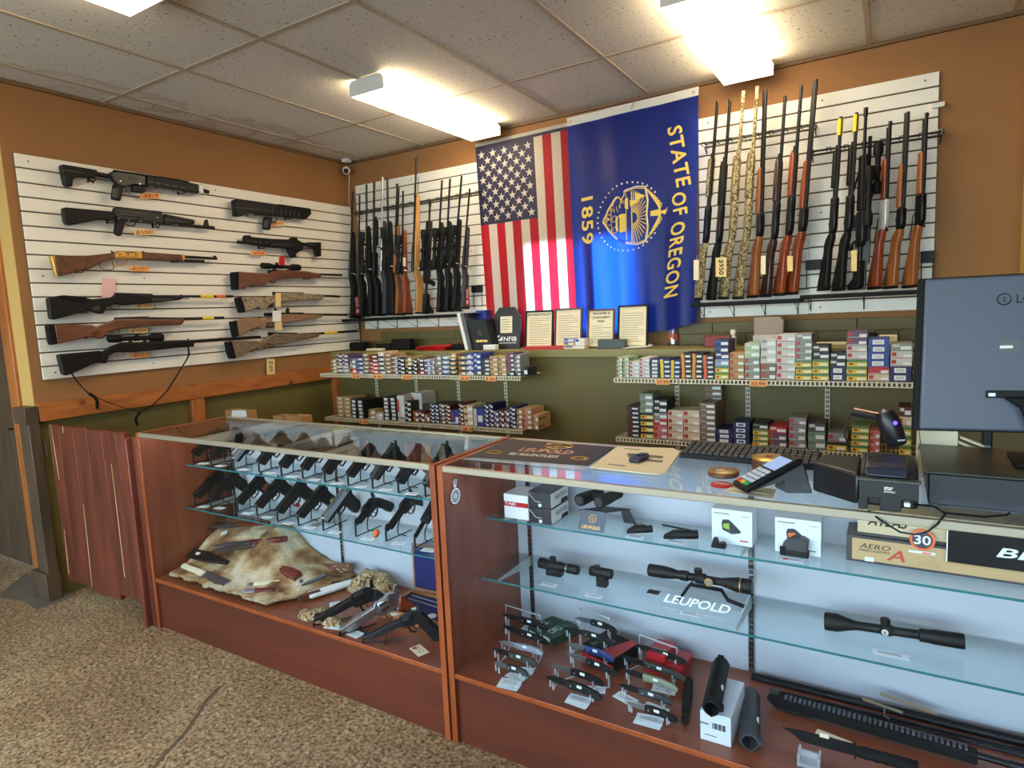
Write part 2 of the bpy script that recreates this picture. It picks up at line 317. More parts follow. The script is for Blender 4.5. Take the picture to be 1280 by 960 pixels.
# ---- ceiling lights
lens = bpy.data.materials.new('lit acrylic lens'); lens.use_nodes = True; nt, N, b, L = nodes(lens)
b.inputs['Base Color'].default_value = (.8, .8, .8, 1); b.inputs['Emission Color'].default_value = (1, .80, .52, 1); b.inputs['Emission Strength'].default_value = LENS
white_en = mat('white enamelled metal', (222, 216, 204), .4)
def fixture(x0, x1, y0, y1, lab):
    t = thing('ceiling_light', lab, 'light', ((x0+x1)/2, (y0+y1)/2, H), 'wraparound ceiling lights')
    m = MB(); m.box((x0+.04, y0+.012, H-.055), (x1-.04, y1-.012, H-.003)); m.build('housing', white_en, t)
    for y in (y0, y1-.008): MB().prism([(x0, y, H-.09), (x1, y, H-.09), (x1, y, H-.03), (x1-.02, y, H-.008), (x0+.02, y, H-.008), (x0, y, H-.03)], (0, .008, 0)).build('end_plate', white_en, t)
    MB().prism([(x0+.003, y0+.008, H-.088), (x1-.003, y0+.008, H-.088), (x1-.001, y0+.008, H-.034), (x1-.02, y0+.008, H-.02), (x0+.02, y0+.008, H-.02), (x0+.001, y0+.008, H-.034)], (0, y1-y0-.016, 0)).build('diffuser', lens, t)
fixture(1.375, 1.625, -1.335, -.13, 'lit wraparound ceiling light nearest the stars and stripes flag')
fixture(3.155, 3.425, -1.31, -.14, 'brightly lit ceiling light above the rack of camouflage shotguns')
fixture(1.375, 1.625, -3.77, -2.53, 'ceiling light cut off by the top left of the photo')
fixture(1.375, 1.625, -6.2, -5.0, 'ceiling light far behind the camera on the left')

# ---- dome camera in the corner
c0 = at('y', -.09, 433, 200)
t = thing('security_camera', 'small white ball security camera under the ceiling in the corner', 'camera', c0)
MB().box(c0+V((-.03, -.03, -.02)), c0+V((.03, .03, .03))).build('mount', 'plasw', t, bev=.006)
cc = at('y', -.09, 433, 213); m = MB(); dirn = (CAM+V((-1.0, 0, -.6))-cc).normalized()
m.lathe(cc-dirn*.034, cc+dirn*.034, [(0, .004), (.1, .02), (.3, .031), (.5, .034), (.7, .031), (.86, .025), (.9, .022)], 24); m.build('ball_housing', 'plasw', t)
MB().lathe(cc+dirn*.018, cc+dirn*.031, [(0, .024), (.6, .023), (1, .014)], 24).build('lens_face', 'black', t)
MB().tube([cc+V((0, .03, -.03)), at('y', -.02, 436, 240), at('y', -.02, 437, 262)], .0025, 6).build('cable', 'plasw', t)

# ================================================================== SLATWALL PANELS
slatm = mat('white melamine slat', (240, 235, 224), .4); groove = mat('groove backing board', (104, 82, 62), .8)
def slat(name, lab, O, U, Wd, z0, nrm):
    O, U, nrm = V(O), V(U), V(nrm); t = thing('slatwall_panel', lab, 'display panel', O+V((0, 0, z0)), 'slatwall panels')
    pit = 1.219/16
    m = MB(); m.obox(O+V((0, 0, z0+.004)), U*Wd, nrm*.008, V((0, 0, 1.211))); m.build('backing_board', groove, t)
    m = MB()
    for i in range(16): m.obox(O+nrm*.008+V((0, 0, z0+i*pit+.0035)), U*Wd, nrm*.0105, V((0, 0, pit-.0085)))
    m.build('slat_boards', slatm, t, bev=.001, seg=1)
    for zi in (.5, 7.5, 15.5):
        for k in range(int(Wd/.5)+1):
            c = O+U*min(Wd-.06, .06+k*.55)+V((0, 0, z0+zi*pit))+nrm*.0183; MB().lathe(c, c+nrm*.001, [(0, .005), (1, .004)], 10).build('screw', 'dgrey', t)
    return t
slat('l', 'white slatwall panel on the left wall holding horizontal long guns', (.001, -2.45, 0), (0, 1, 0), 2.43, 1.2256, (1, 0, 0))
slat('b', 'white slatwall panel on the back wall left of the flags', (.09, -.001, 0), (1, 0, 0), 1.55, 1.3927, (0, -1, 0))
xs = at('y', -.02, 1012, 250).x
slat('r1', 'white slatwall panel immediately right of the blue flag', (2.976, -.001, 0), (1, 0, 0), xs-2.976-.001, 1.3897, (0, -1, 0))
slat('r2', 'white slatwall panel at the right end of the back wall, above the monitor', (xs, -.001, 0), (1, 0, 0), 4.199-xs, 1.3927, (0, -1, 0))
# ================================================================== DISPLAY CASES
lamw = wood('cherry laminate', (120, 56, 34), (156, 84, 52), .35, (1, 1, 10), 3, coat=.12)
lamh = wood('cherry laminate deck', (120, 58, 36), (156, 86, 56), .32, (10, 1, 1), 3, coat=.15)
lamd = wood('dark cherry kick panel', (86, 34, 14), (110, 46, 22), .5, (10, 1, 1), 2.5, coat=0)
edge = wood('orange cherry edge band', (140, 64, 28), (172, 86, 42), .32, (1, 1, 6), 4, coat=.2)
backw = mat('white case back', (190, 195, 204), .5)
cg = glassmat('case top glass', (248, 251, 251), refl=.03); cgf = glassmat('case front glass', (252, 253, 253), refl=.008); shg = glassmat('shelf glass', (243, 249, 250), refl=.022); teal = mat('teal glass edge', (44, 112, 116), .2)
led = mat('cool light strip', (240, 245, 255), .5, emis=((200, 222, 255), LED))
YF, YB, HC, HD = -2.454, -1.965, .9876, .2572
def case(x0, x1, lab, shelves, stands):
    t = thing('display_case', lab, 'display case', ((x0+x1)/2, (YF+YB)/2, 0), 'glass display cases')
    for s, x in ((0, x0), (1, x1-.022)):
        MB().box((x, YF, 0), (x+.022, YB, HC-.004)).build('side_panel', lamw, t, bev=.0015)
        MB().box((x-.0005, YF-.0035, 0), (x+.0225, YF-.0002, HC-.003)).build('edge_band', edge, t, bev=.001)
        MB().box((x, YF, HC-.0035), (x+.022, YB, HC)).build('top_edge_band', edge, t)
    xi, xj = x0+.023, x1-.023
    MB().box((xi, YF+.012, 0), (xj, YF+.03, HD-.016)).build('kick_panel', lamd, t)
    MB().box((xi, YF+.006, HD-.016), (xj, YB-.002, HD)).build('deck', lamh, t)
    MB().box((xi, YF, HD-.017), (xj, YF+.0055, HD+.001)).build('deck_edge', edge, t, bev=.002)
    MB().box((xi, YB-.03, HD+.001), (xj, YB-.018, HC-.02)).build('back_panel', backw, t)
    MB().box((xi, YB-.033, 0), (xj, YB-.018, HD-.017)).build('rear_kick_panel', lamd, t)
    m = MB(); m.box((x0+.0225, YF-.003, HC-.020), (x1-.0225, YF+.012, HC)); m.box((x0+.0225, YB-.022, HC-.022), (x1-.0225, YB, HC)); m.build('top_rail', 'alu', t, bev=.002)
    m = MB(); m.box((xi, YF+.002, HD+.002), (xj, YF+.007, HC-.021)); m.build('front_glass', cgf, t, smooth=False)
    MB().box((xi, YF+.013, HC-.009), (xj, YB-.023, HC-.003)).build('top_glass', cg, t, smooth=False)
    MB().box((xi+.03, YF+.014, HC-.0205), (xj-.03, YF+.026, HC-.016)).build('light_strip', led, t, smooth=False)
    MB().box((xi+.02, YF+.0125, HC-.0155), (xj-.02, YF+.030, HC-.0095)).build('light_cover', 'alu', t, smooth=False)
    for x in stands:
        sb = MB(); sb.box((x-.009, YB-.037, HD+.004), (x+.009, YB-.031, HC-.03)); 
        st = sb.build('shelf_standard', 'chrome', t)
        m = MB(); z = HD+.02
        while z < HC-.05: m.box((x-.0055, YB-.0378, z), (x-.001, YB-.0369, z+.013)); m.box((x+.001, YB-.0378, z), (x+.0055, YB-.0369, z+.013)); z += .019
        m.build('slots', 'matte', st)
    for z, yy in shelves:
        sh = MB(); sh.box((xi+.002, yy, z-.006), (xj-.002, YB-.04, z)); s = sh.build('glass_shelf', shg, t, smooth=False)
        MB().box((xi+.002, yy-.0012, z-.0062), (xj-.002, yy-.0001, z+.0002)).build('polished_edge', teal, s, smooth=False)
        for x in stands:
            m = MB(); m.prism([(x-.002, YB-.038, z-.008), (x-.002, yy+.03, z-.008), (x-.002, yy+.03, z-.016), (x-.002, YB-.038, z-.045)], (.004, 0, 0)); m.build('shelf_bracket', 'plasw', s)
    return t
case(.907, 2.722, 'left glass display case full of handguns on wire stands', [(.784, -2.237), (.564, -2.261)], (.955, 1.757, 2.62))
case(2.732, 4.55, 'right glass display case with optics, boxes and folding knives', [(.740, -2.215), (.530, -2.266)], (2.812, 3.64, 4.46))
# round sticker with a tulip shaped top inside the end panel of the right case
def onx(x): return lambda px, py: at('x', x, px, py)
f = onx(2.7565)
c = f(569.3, 620); ey = f(577.5, 620)-c; ez = V((0, 0, (f(569.3, 607)-f(569.3, 633)).length/2))
t = thing('round_sticker', 'black and white round target sticker with a tulip top inside the right case', 'sticker', c)
m = MB(); r = ez.length*.78; yv = V((0, -1, 0)); zv = V((0, 0, 1)); nx = V((.0006, 0, 0))
def disc(m, c, r0_, r1_, mi, n=32, dx=0):
    a = [c+yv*(r0_*math.cos(2*PI*k/n))+zv*(r0_*math.sin(2*PI*k/n))+nx*dx for k in range(n)]; b_ = [c+yv*(r1_*math.cos(2*PI*k/n))+zv*(r1_*math.sin(2*PI*k/n))+nx*dx for k in range(n)]
    m.add(a+b_, [(k, (k+1) % n, (k+1) % n+n, k+n) for k in range(n)], mi)
disc(m, c, 0, r*1.08, 1, dx=0); disc(m, c, r*.74, r, 0, dx=1); disc(m, c, r*.48, r*.6, 0, dx=1); disc(m, c, r*.1, r*.34, 0, dx=1)
for k in range(24):
    a = 2*PI*k/24; p = c+yv*(r*math.cos(a))+zv*(r*math.sin(a)); q = c+yv*(r*1.16*math.cos(a))+zv*(r*1.16*math.sin(a)); d = (q-p).cross(nx).normalized()*r*.06
    m.quad(p-d, p+d, q+d, q-d, 1)
for s in (-1, -.33, .33, 1):
    b0 = c+zv*r*1.05; t0 = c+zv*r*(2.2 if abs(s) == 1 else 2.35)+yv*r*.42*s; w_ = yv*r*.13
    m.quad(b0-w_+yv*s*r*.14, b0+w_+yv*s*r*.14, t0+w_*.7, t0-w_*.7, 1); m.quad(b0-w_*.5+yv*s*r*.14+nx, b0+w_*.5+yv*s*r*.14+nx, t0+w_*.3+nx-zv*r*.15, t0-w_*.3+nx-zv*r*.15, 0)
m.build('sticker_print', ['white', 'ink'], t, smooth=False)
# ================================================================== LONG GUNS LYING ON THE LEFT SLATWALL
CR = dict(A=(0, 160, 4), B=(200, 160, 4.5714), C=(0, 320, 4), D=(240, 300, 5.3333))
def wp(cr_, x, y, xx=.075): o = CR[cr_]; return at('x', xx, o[0]+x/o[2], o[1]+y/o[2])
def ppoly(s): 
    a = [float(v) for v in s.replace(',', ' ').split()]; return list(zip(a[::2], a[1::2]))
def wallgun(name, lab, cr_, parts, cat='rifle', hooks=()):
    x0 = .075; base = wp(cr_, *ppoly(parts[0][3] if parts[0][0] != 'T' else parts[0][4])[0]); t = thing(name, lab, cat, base)
    for p in parts:
        if p[0] == 'T':   # tube: T, name, material, radius(es), path
            _, nm, mt, r, s = p; pts = [wp(cr_, *q, x0) for q in ppoly(s)]; MB().tube(pts, r, 12).build(nm, mt, t)
        elif p[0] == 'L':  # thin loop such as a trigger guard
            _, nm, mt, r, s = p; pts = [wp(cr_, *q, x0) for q in ppoly(s)]; MB().tube(pts, r, 6, flat=(1.6, .8)).build(nm, mt, t)
        elif p[0] == 'S':  # scope: S, name, mat, (radii), p0 p1
            _, nm, mt, prof, s = p; a, c = [wp(cr_, *q, x0) for q in ppoly(s)]; MB().lathe(a, c, prof, 20).build(nm, mt, t)
        else:
            nm, mt, th, s = p; pts = [wp(cr_, *q, x0-th/2) for q in ppoly(s)]; MB().prism(pts, (th, 0, 0)).build(nm, mt, t, bev=min(.007, th*.25), seg=3)
    return t
SCP = [(0, .018), (.02, .0215), (.2, .0215), (.27, .0135), (.45, .0135), (.46, .0165), (.54, .0165), (.55, .0135), (.72, .0135), (.8, .0235), (.97, .0245), (1, .022)]
wallgun('carbine', 'black carbine with adjustable stock, top gun of the left column on the left slatwall', 'A', [
 ('stock', 'black', .042, '288,190 302,187 430,208 470,215 470,248 440,254 372,250 350,262 345,298 322,298 308,285'), ('T', 'buffer_tube', 'gun', .015, '465,228 545,243'),
 ('receiver', 'gun', .03, '538,226 562,217 640,228 718,242 717,294 660,288 610,300 575,290 550,262'), ('magazine_well', 'black', .03, '648,288 717,292 716,322 703,329 652,322'),
 ('grip', 'black', .03, '560,282 606,292 598,345 592,368 550,358 551,335'), ('L', 'trigger_guard', 'gun', .0022, '604,298 612,316 652,321'), ('L', 'trigger', 'gun', .002, '622,296 626,308 632,314'),
 ('handguard', 'black', .044, '716,240 860,262 975,286 978,331 880,316 717,294'), ('tape_band', 'white', .05, '974,286 997,291 997,331 975,329'), ('T', 'barrel', 'gun', (.011, .011, .009, .009, .013, .013), '990,308 1005,311 1006,311 1014,313 1015,313 1042,320'),
 ('top_rail', 'matte', .018, '560,216 562,210 860,254 938,268 938,276 716,242'), ('L', 'sling_loop', 'wire', .003, '440,252 455,262 465,276 470,262')])
wallgun('rifle', 'black synthetic stocked military pattern rifle, second gun down the left column', 'A', [
 ('stock', 'black', .036, '300,403 318,400 455,412 560,422 568,448 545,466 480,461 345,488 318,485 308,465'), ('receiver', 'gun', .034, '558,402 580,398 745,418 802,432 805,482 690,470 575,462 556,430'),
 ('receiver_rib', 'matte', .038, '590,436 690,448 690,456 592,444'), ('rear_sight', 'gun', .028, '742,415 800,420 805,442 745,434'), ('grip', 'black', .028, '573,462 616,470 598,540 585,543 562,528'),
 ('L', 'trigger_guard', 'gun', .0022, '618,470 638,488 670,490 678,474'), ('forend', 'black', .042, '805,432 955,462 957,483 900,483 805,488'),
 ('T', 'barrel', 'gun', (.009, .009, .012, .012), '895,482 1030,495 1031,495 1070,500'), ('T', 'gas_tube', 'gun', .009, '800,442 952,466'), ('front_sight', 'gun', .014, '1012,492 1020,462 1024,458 1034,459 1042,496'), ('L', 'magazine_catch', 'wire', .003, '775,480 785,500 792,500')])
wallgun('lever_action_rifle', 'lever action rifle with shiny brass receiver and walnut stock on the left wall', 'A', [
 ('stock', 'walnut', .036, '262,641 430,640 560,625 562,655 500,672 430,708 380,718 278,745 262,672'), ('buttplate', 'gold', .038, '240,642 262,640 262,670 278,744 270,748 255,700'),
 ('receiver', 'gold', .03, '556,628 580,615 700,620 703,657 640,660 560,654'), ('loading_gate', 'walnut', .0315, '610,620 670,622 668,630 612,630'), ('forend', 'walnut', .034, '702,622 898,635 905,660 880,666 702,660'), ('barrel_band', 'gold', .036, '895,634 912,637 912,664 895,663'),
 ('T', 'barrel', 'gun', .0095, '905,643 1083,653'), ('T', 'magazine_tube', 'gun', .008, '908,660 1020,665'), ('front_sight', 'gun', .006, '1062,646 1068,637 1078,640 1082,650'), ('rear_sight', 'gun', .01, '705,622 712,614 722,622'),
 ('L', 'lever_loop', 'gold', .0025, '640,658 612,688 578,690 566,660'), ('L', 'lever_hand_loop', 'gun', .0025, '560,660 570,700 560,710 520,708 495,692 500,674'), ('hammer', 'gun', .008, '550,612 562,618 575,624 560,634')], 'rifle')
wallgun('bolt_action_rifle', 'black bolt action rifle with thumbhole style stock and cheek pad, fourth down the left column', 'A', [
 ('stock', 'black', .04, '224,852 265,843 415,850 445,858 520,850 548,848 572,828 700,836 892,842 886,862 700,880 602,888 560,880 515,900 500,931 480,929 440,916 400,921 260,958 238,955'), ('cheek_pad', 'rub', .046, '263,843 300,838 415,846 420,870 380,876 300,862'),
 ('T', 'receiver', 'gun', .014, '575,835 600,835 760,840'), ('T', 'barrel', 'gun', .0085, '755,842 1162,842'), ('T', 'yellow_wrap', 'yellow', .0105, '1000,842 1066,842'), ('T', 'orange_wrap', 'orange', .0105, '1080,842 1125,842'),
 ('L', 'trigger_guard', 'gun', .0022, '548,880 558,905 592,905 600,885'), ('T', 'bolt_handle', 'gun', .005, '588,838 596,862')])
wallgun('bolt_action_rifle', 'brown composite stocked bolt action rifle with black butt pad, fifth down the left column', 'C', [
 ('stock', 'brownS', .04, '255,342 445,345 470,356 550,325 575,316 700,316 905,316 905,330 890,346 700,353 600,365 520,381 500,412 480,414 440,405 405,412 272,440'), ('butt_pad', 'rub', .042, '219,346 255,342 272,441 240,446 231,425'),
 ('T', 'receiver', 'gun', .013, '575,318 740,312'), ('T', 'barrel', 'gun', .0085, '735,312 905,314 1118,308'), ('T', 'yellow_wrap', 'yellow', .0105, '1010,311 1066,310'), ('L', 'trigger_guard', 'gun', .0022, '552,365 562,386 592,386 602,364'), ('T', 'bolt_handle', 'gun', .005, '588,318 598,342')])
g6 = wallgun('pump_action_rifle', 'black scoped rifle with hanging sling, bottom gun of the left column', 'C', [
 ('stock', 'black', .042, '275,495 300,490 490,473 497,500 480,525 350,585 315,598 300,590'), ('receiver', 'black', .038, '484,492 545,452 600,432 740,431 740,474 640,482 560,482 530,500 515,538 485,536'), ('forend', 'matte', .042, '738,432 950,429 956,454 860,460 738,474'),
 ('T', 'barrel', 'gun', .009, '745,432 950,426 1120,415 1300,404'), ('L', 'trigger_guard', 'steel', .0022, '575,482 588,502 612,502 622,482'), ('S', 'scope', 'matte', SCP, '540,416 812,406'), ('T', 'turret', 'matte', .011, '683,412 683,390'), ('scope_mount', 'gun', .02, '640,418 655,417 655,434 640,434'), ('scope_mount', 'gun', .02, '712,415 726,415 726,432 712,432'),
 ('front_sight', 'gun', .006, '1090,416 1100,406 1115,414')])
sl = MB(); pts = [wp('C', *q, .075) for i, q in enumerate(ppoly('355,583 380,620 410,655 445,690 500,715 560,740 630,762 700,782 730,765 762,745 800,712 835,675 880,605 920,540 935,515 946,490 940,455'))]
sl.tube(pts, [.011]*2+[.009]*13+[.012, .01], 8, flat=(1, .25)); sl.tube([wp('C', *q, .075) for q in ((445, 688), (470, 702), (486, 725), (486, 765))], .009, 8, flat=(1, .3)); sl.tube([wp('C', *q, .075) for q in ((702, 781), (684, 800), (678, 822), (690, 848))], .009, 8, flat=(1, .3))
sl.build('sling', 'black', g6)
wallgun('bullpup_carbine', 'stubby black bullpup carbine, top gun of the right column on the left slatwall', 'B', [
 ('body', 'black', .045, '402,416 415,411 640,440 720,450 838,466 842,495 810,525 700,511 640,506 560,500 540,501 525,490 475,480 450,508 410,506'), ('handguard', 'matte', .05, '650,438 838,464 843,496 812,524 700,512 652,500'), ('top_rail', 'gun', .02, '420,411 640,438 790,456 790,462 640,446 420,418'),
 ('grip', 'black', .032, '587,508 630,512 616,586 580,580'), ('L', 'trigger_guard', 'black', .003, '628,512 640,535 665,535 670,514'), ('T', 'barrel', 'gun', .01, '830,484 848,486'), ('butt_pad', 'rub', .046, '402,416 412,412 420,506 410,507'), ('L', 'sling_loop', 'wire', .003, '480,484 492,505 500,488')])
wallgun('pistol_calibre_carbine', 'black carbine pointing left with folding stock, second gun down the right column', 'B', [
 ('body', 'black', .036, '490,622 520,628 620,635 740,640 782,645 806,665 800,700 770,715 700,690 590,682 500,668'), ('handguard', 'gun', .04, '468,622 520,626 620,635 620,684 500,668 466,660'), ('T', 'barrel', 'gun', .011, '443,652 500,656'), ('front_sight', 'matte', .02, '468,640 474,614 508,614 520,632'), ('rear_sight', 'matte', .02, '730,642 738,628 775,628 782,646'),
 ('grip', 'black', .032, '733,682 776,692 758,716 771,741 740,745 714,690'), ('L', 'trigger_guard', 'black', .003, '695,688 702,704 725,706'), ('stock', 'black', .036, '832,655 905,655 905,735 880,738 872,700 860,690 832,680'), ('T', 'stock_tube', 'black', .014, '800,662 850,668')])
g9 = wallgun('bolt_action_rifle', 'scoped bolt action rifle with reddish brown stock, third gun down the right column', 'B', [
 ('stock', 'brownS', .042, '430,822 545,831 600,835 625,820 700,816 820,821 902,836 902,852 880,860 780,858 700,862 640,868 600,880 580,900 560,896 540,890 430,925'), ('butt_pad', 'rub', .044, '395,826 430,823 430,925 402,926'),
 ('T', 'receiver', 'gun', .013, '620,822 760,826'), ('T', 'barrel', 'gun', .0085, '750,828 900,836 1038,841'), ('S', 'scope', 'matte', SCP, '580,786 797,798'), ('T', 'turret', 'matte', .011, '668,790 668,770'), ('scope_mount', 'gun', .02, '640,800 655,800 655,820 640,820'), ('scope_mount', 'gun', .02, '732,800 745,800 745,822 732,822'),
 ('L', 'trigger_guard', 'gun', .0025, '625,866 635,884 655,884 662,866')])
wallgun('bolt_action_rifle', 'camouflage stocked bolt action rifle with long yellow tag, fourth gun down the right column', 'D', [
 ('stock', 'camoG', .042, '305,382 440,380 475,383 530,373 545,352 660,354 760,362 866,369 862,386 840,400 760,398 650,405 560,412 500,430 480,460 450,462 420,450 335,480'), ('butt_pad', 'rub', .044, '275,386 305,382 335,481 302,486 285,432'), ('T', 'receiver', 'gun', .012, '540,356 740,360'), ('T', 'barrel', 'gun', .009, '735,364 980,377'),
 ('L', 'trigger_guard', 'gun', .0025, '500,425 510,442 535,440 545,415')])
wallgun('bolt_action_rifle', 'tan speckled stocked bolt action rifle with white tag, fifth gun down the right column', 'D', [
 ('stock', 'tan', .042, '275,538 340,516 430,520 470,535 540,502 600,494 700,496 850,497 848,515 700,540 560,558 480,555 462,596 440,598 425,577 290,640'), ('butt_pad', 'rub', .044, '240,546 275,538 290,640 262,649'), ('T', 'receiver', 'gun', .013, '485,496 740,494'), ('T', 'barrel', 'gun', .009, '735,496 1030,499'),
 ('L', 'trigger_guard', 'gun', .0025, '500,552 510,575 535,575 545,552'), ('ring_mount', 'gun', .02, '622,494 622,470 630,450 640,462 640,494'), ('ring_mount', 'gun', .02, '540,498 542,470 548,452 558,465 558,496')])
wallgun('bolt_action_rifle', 'grey laminate stocked bolt action rifle, bottom gun of the right column', 'D', [
 ('stock', 'lam', .042, '240,672 420,673 430,688 500,642 530,624 650,626 780,627 832,624 825,646 700,670 600,690 520,702 475,690 455,727 430,741 415,716 272,788'), ('butt_pad', 'rub', .044, '209,680 240,675 272,790 240,793 222,750'), ('T', 'receiver', 'gun', .012, '510,626 700,628'), ('T', 'barrel', 'gun', .009, '695,630 845,624 1100,606'), ('T', 'yellow_wrap', 'yellow', .0105, '880,622 965,616'),
 ('top_rail', 'gun', .014, '515,624 518,618 632,620 632,627'), ('L', 'trigger_guard', 'gun', .0025, '512,698 520,714 545,708 552,694')])
GL_ = {o['label']: o for o in bpy.data.objects if o.get('label')}
def det(key, nm, c, mt, th, polys):
    t = next(o for l, o in GL_.items() if l.startswith(key))
    for q_ in polys: MB().prism([wp(c, *p, .075+th/2-.0005) for p in q_], (.0016, 0, 0)).build(nm, mt, t, smooth=False)
ar = 'black carbine with adjustable'
det(ar, 'vent_slot', 'A', 'dgrey', .044, [[(x, 262+(x-735)*.178), (x+26, 266+(x-735)*.178), (x+24, 274+(x-735)*.178), (x-2, 270+(x-735)*.178)] for x in (742, 782, 822, 862, 902)]+[[(x, 286+(x-735)*.165), (x+26, 290+(x-735)*.165), (x+24, 297+(x-735)*.165), (x-2, 293+(x-735)*.165)] for x in (745, 790, 835, 880)])
det(ar, 'ejection_port', 'A', 'dgrey', .03, [[(640, 240), (690, 247), (688, 262), (638, 255)]]); det(ar, 'pin', 'A', 'steel', .03, [[(600, 262), (606, 263), (605, 269), (599, 268)], [(698, 276), (704, 277), (703, 283), (697, 282)]])
det(ar, 'stock_groove', 'A', 'dgrey', .042, [[(312, 205), (420, 222), (419, 227), (311, 211)]]); det(ar, 'grip_panel', 'A', 'dgrey', .03, [[(562, 300), (592, 305), (586, 350), (560, 345)]])
ak = 'black synthetic stocked military'
det(ak, 'receiver_rivet', 'A', 'steel', .034, [[(x, y), (x+5, y+1), (x+4, y+6), (x-1, y+5)] for x, y in ((590, 452), (640, 458), (700, 462), (770, 470), (785, 445))]); det(ak, 'selector_lever', 'A', 'dgrey', .034, [[(600, 425), (690, 440), (692, 447), (640, 446), (598, 434)]]); det(ak, 'forend_groove', 'A', 'dgrey', .042, [[(815, 452), (940, 470), (940, 474), (815, 458)]]); det(ak, 'dust_cover_edge', 'A', 'dgrey', .034, [[(600, 412), (735, 430), (735, 433), (600, 416)]])
bp_ = 'stubby black bullpup'
det(bp_, 'shell_seam', 'B', 'dgrey', .045, [[(430, 452), (640, 470), (640, 474), (430, 457)], [(640, 452), (644, 452), (648, 498), (644, 498)], [(520, 428), (526, 429), (522, 440), (516, 439)]]); det(bp_, 'handguard_rib', 'B', 'dgrey', .05, [[(x, 460+(x-680)*.16), (x+5, 461+(x-680)*.16), (x+5, 498+(x-680)*.1), (x, 497+(x-680)*.1)] for x in (690, 715, 740, 765, 790)]); det(bp_, 'grip_panel', 'B', 'dgrey', .032, [[(596, 525), (622, 528), (612, 572), (590, 568)]])
pc_ = 'black carbine pointing left'
det(pc_, 'vent_slot', 'B', 'dgrey', .04, [[(x, 644+(x-490)*.06), (x+22, 646+(x-490)*.06), (x+22, 653+(x-490)*.06), (x, 651+(x-490)*.06)] for x in (496, 530, 564, 598)]); det(pc_, 'stock_cutout', 'B', 'dgrey', .036, [[(840, 663), (888, 664), (888, 670), (840, 669)]]); det(pc_, 'receiver_seam', 'B', 'dgrey', .036, [[(640, 662), (770, 668), (770, 672), (640, 666)]])
lv = 'lever action rifle with shiny'
det(lv, 'engraving', 'A', mat('engraved shadow', (150, 106, 40), .5, .5), .03, [[(588, 640+6*k), (690, 644+5*k), (690, 646+5*k), (588, 642+6*k)] for k in range(2)]+[[(x, 626), (x+8, 632), (x, 638), (x-8, 632)] for x in (600, 640, 680)])
bt = 'black bolt action rifle with thumb'
det(bt, 'grip_texture', 'A', 'dgrey', .04, [[(462, 898), (500, 885), (498, 912), (470, 915)], [(760, 850), (860, 852), (858, 862), (760, 866)]]); det('brown composite', 'grip_texture', 'C', 'walnut', .04, [[(455, 380), (500, 370), (496, 395), (462, 400)], [(760, 328), (870, 326), (866, 338), (760, 344)]])
# hooks that carry them
for i, (c, x, y) in enumerate([('A', 465, 262), ('A', 915, 325), ('A', 560, 470), ('A', 788, 492), ('A', 405, 718), ('A', 882, 668), ('A', 428, 922), ('A', 932, 850), ('C', 425, 408), ('C', 900, 335), ('C', 460, 535), ('C', 966, 432),
                  ('B', 497, 490), ('B', 740, 518), ('B', 590, 684), ('B', 770, 716), ('B', 475, 915), ('B', 848, 860), ('D', 430, 455), ('D', 845, 392), ('D', 385, 600), ('D', 845, 512), ('D', 392, 738), ('D', 820, 645)]):
    p = wp(c, x, y); q = V((.02, p.y, p.z+.002)); m = MB(); m.tube([q+V((0, 0, .018)), q, p+V((0, 0, -.004)), p+V((.018, 0, -.004)), p+V((.026, 0, .008))], .003, 6); m.box(q+V((0, -.006, -.006)), q+V((.003, .006, .024)))
    gg = ['top', 'second', 'third', 'fourth', 'fifth', 'bottom'][(i % 12)//2]; cc_ = 'left' if i < 12 else 'right'
    tag(m.build('gun_hook', 'wire'), 'small black wire hook under the %s end of the %s gun, %s column' % (('butt' if i % 2 == 0 else 'muzzle'), gg, cc_), 'hook', 'hooks on the left slatwall')
# price tags
def pricetag(c, x0, y0, x1, y1, txt, mt, inkm, lab, xx=.055, vert=False):
    a = wp(c, x0, y1, xx); d = wp(c, x1, y1, xx); u = wp(c, x0, y0, xx); t = thing('price_tag', lab, 'price tag', a, 'price tags on the left wall')
    sl_ = wp(c, x0+(x1-x0), y1, xx)-a; W_ = u-a; n = V((.0012, 0, 0)); m = MB(); m.obox(a, sl_, W_, n); m.build('card', mt, t)
    m = MB()
    if vert: letter(m, txt, a+W_*.85+sl_*.2+n*1.3, -W_*.7, sl_*.6, bold=.01)
    elif txt: letter(m, txt, a+sl_*.06+W_*.12+n*1.3, sl_*.88, W_*.72, bold=.015, italic=.2)
    if txt: m.build('handwriting', inkm, t, smooth=False)
    MB().tube([u+sl_*.08-W_*.3+n*2, u+sl_*.02+V((.005, 0, .02))], .0008, 5).build('string', 'cream', t)
pricetag('A', 700, 326, 797, 354, '-$879', 'tagO', 'inkO', 'orange $879 price tag under the top left carbine')
pricetag('A', 672, 507, 770, 536, '$1000', 'tagY', 'inkO', 'yellow $1000 price tag under the second rifle of the left column')
pricetag('A', 645, 690, 747, 717, '-$1057', 'tagO', 'inkO', 'orange price tag under the brass lever action rifle')
pricetag('A', 672, 876, 765, 902, '-$1200', 'tagY', 'inkO', 'pale yellow price tag under the black bolt action rifle')
pricetag('C', 642, 360, 738, 385, '-$1099', 'tagY', 'inkO', 'pale yellow price tag under the brown composite rifle')
pricetag('C', 650, 484, 745, 508, '-$555', 'tagO', 'inkO', 'orange price tag under the scoped rifle with sling')
pricetag('B', 632, 535, 705, 560, '$699', 'tagY', 'inkO', 'yellow price tag behind the bullpup grip')
pricetag('B', 517, 704, 602, 727, '-$899', 'tagO', 'inkO', 'orange price tag under the carbine pointing left')
pricetag('B', 680, 732, 712, 784, '', 'red', 'ink', 'red hang tag over the scope of the brown rifle', .105)
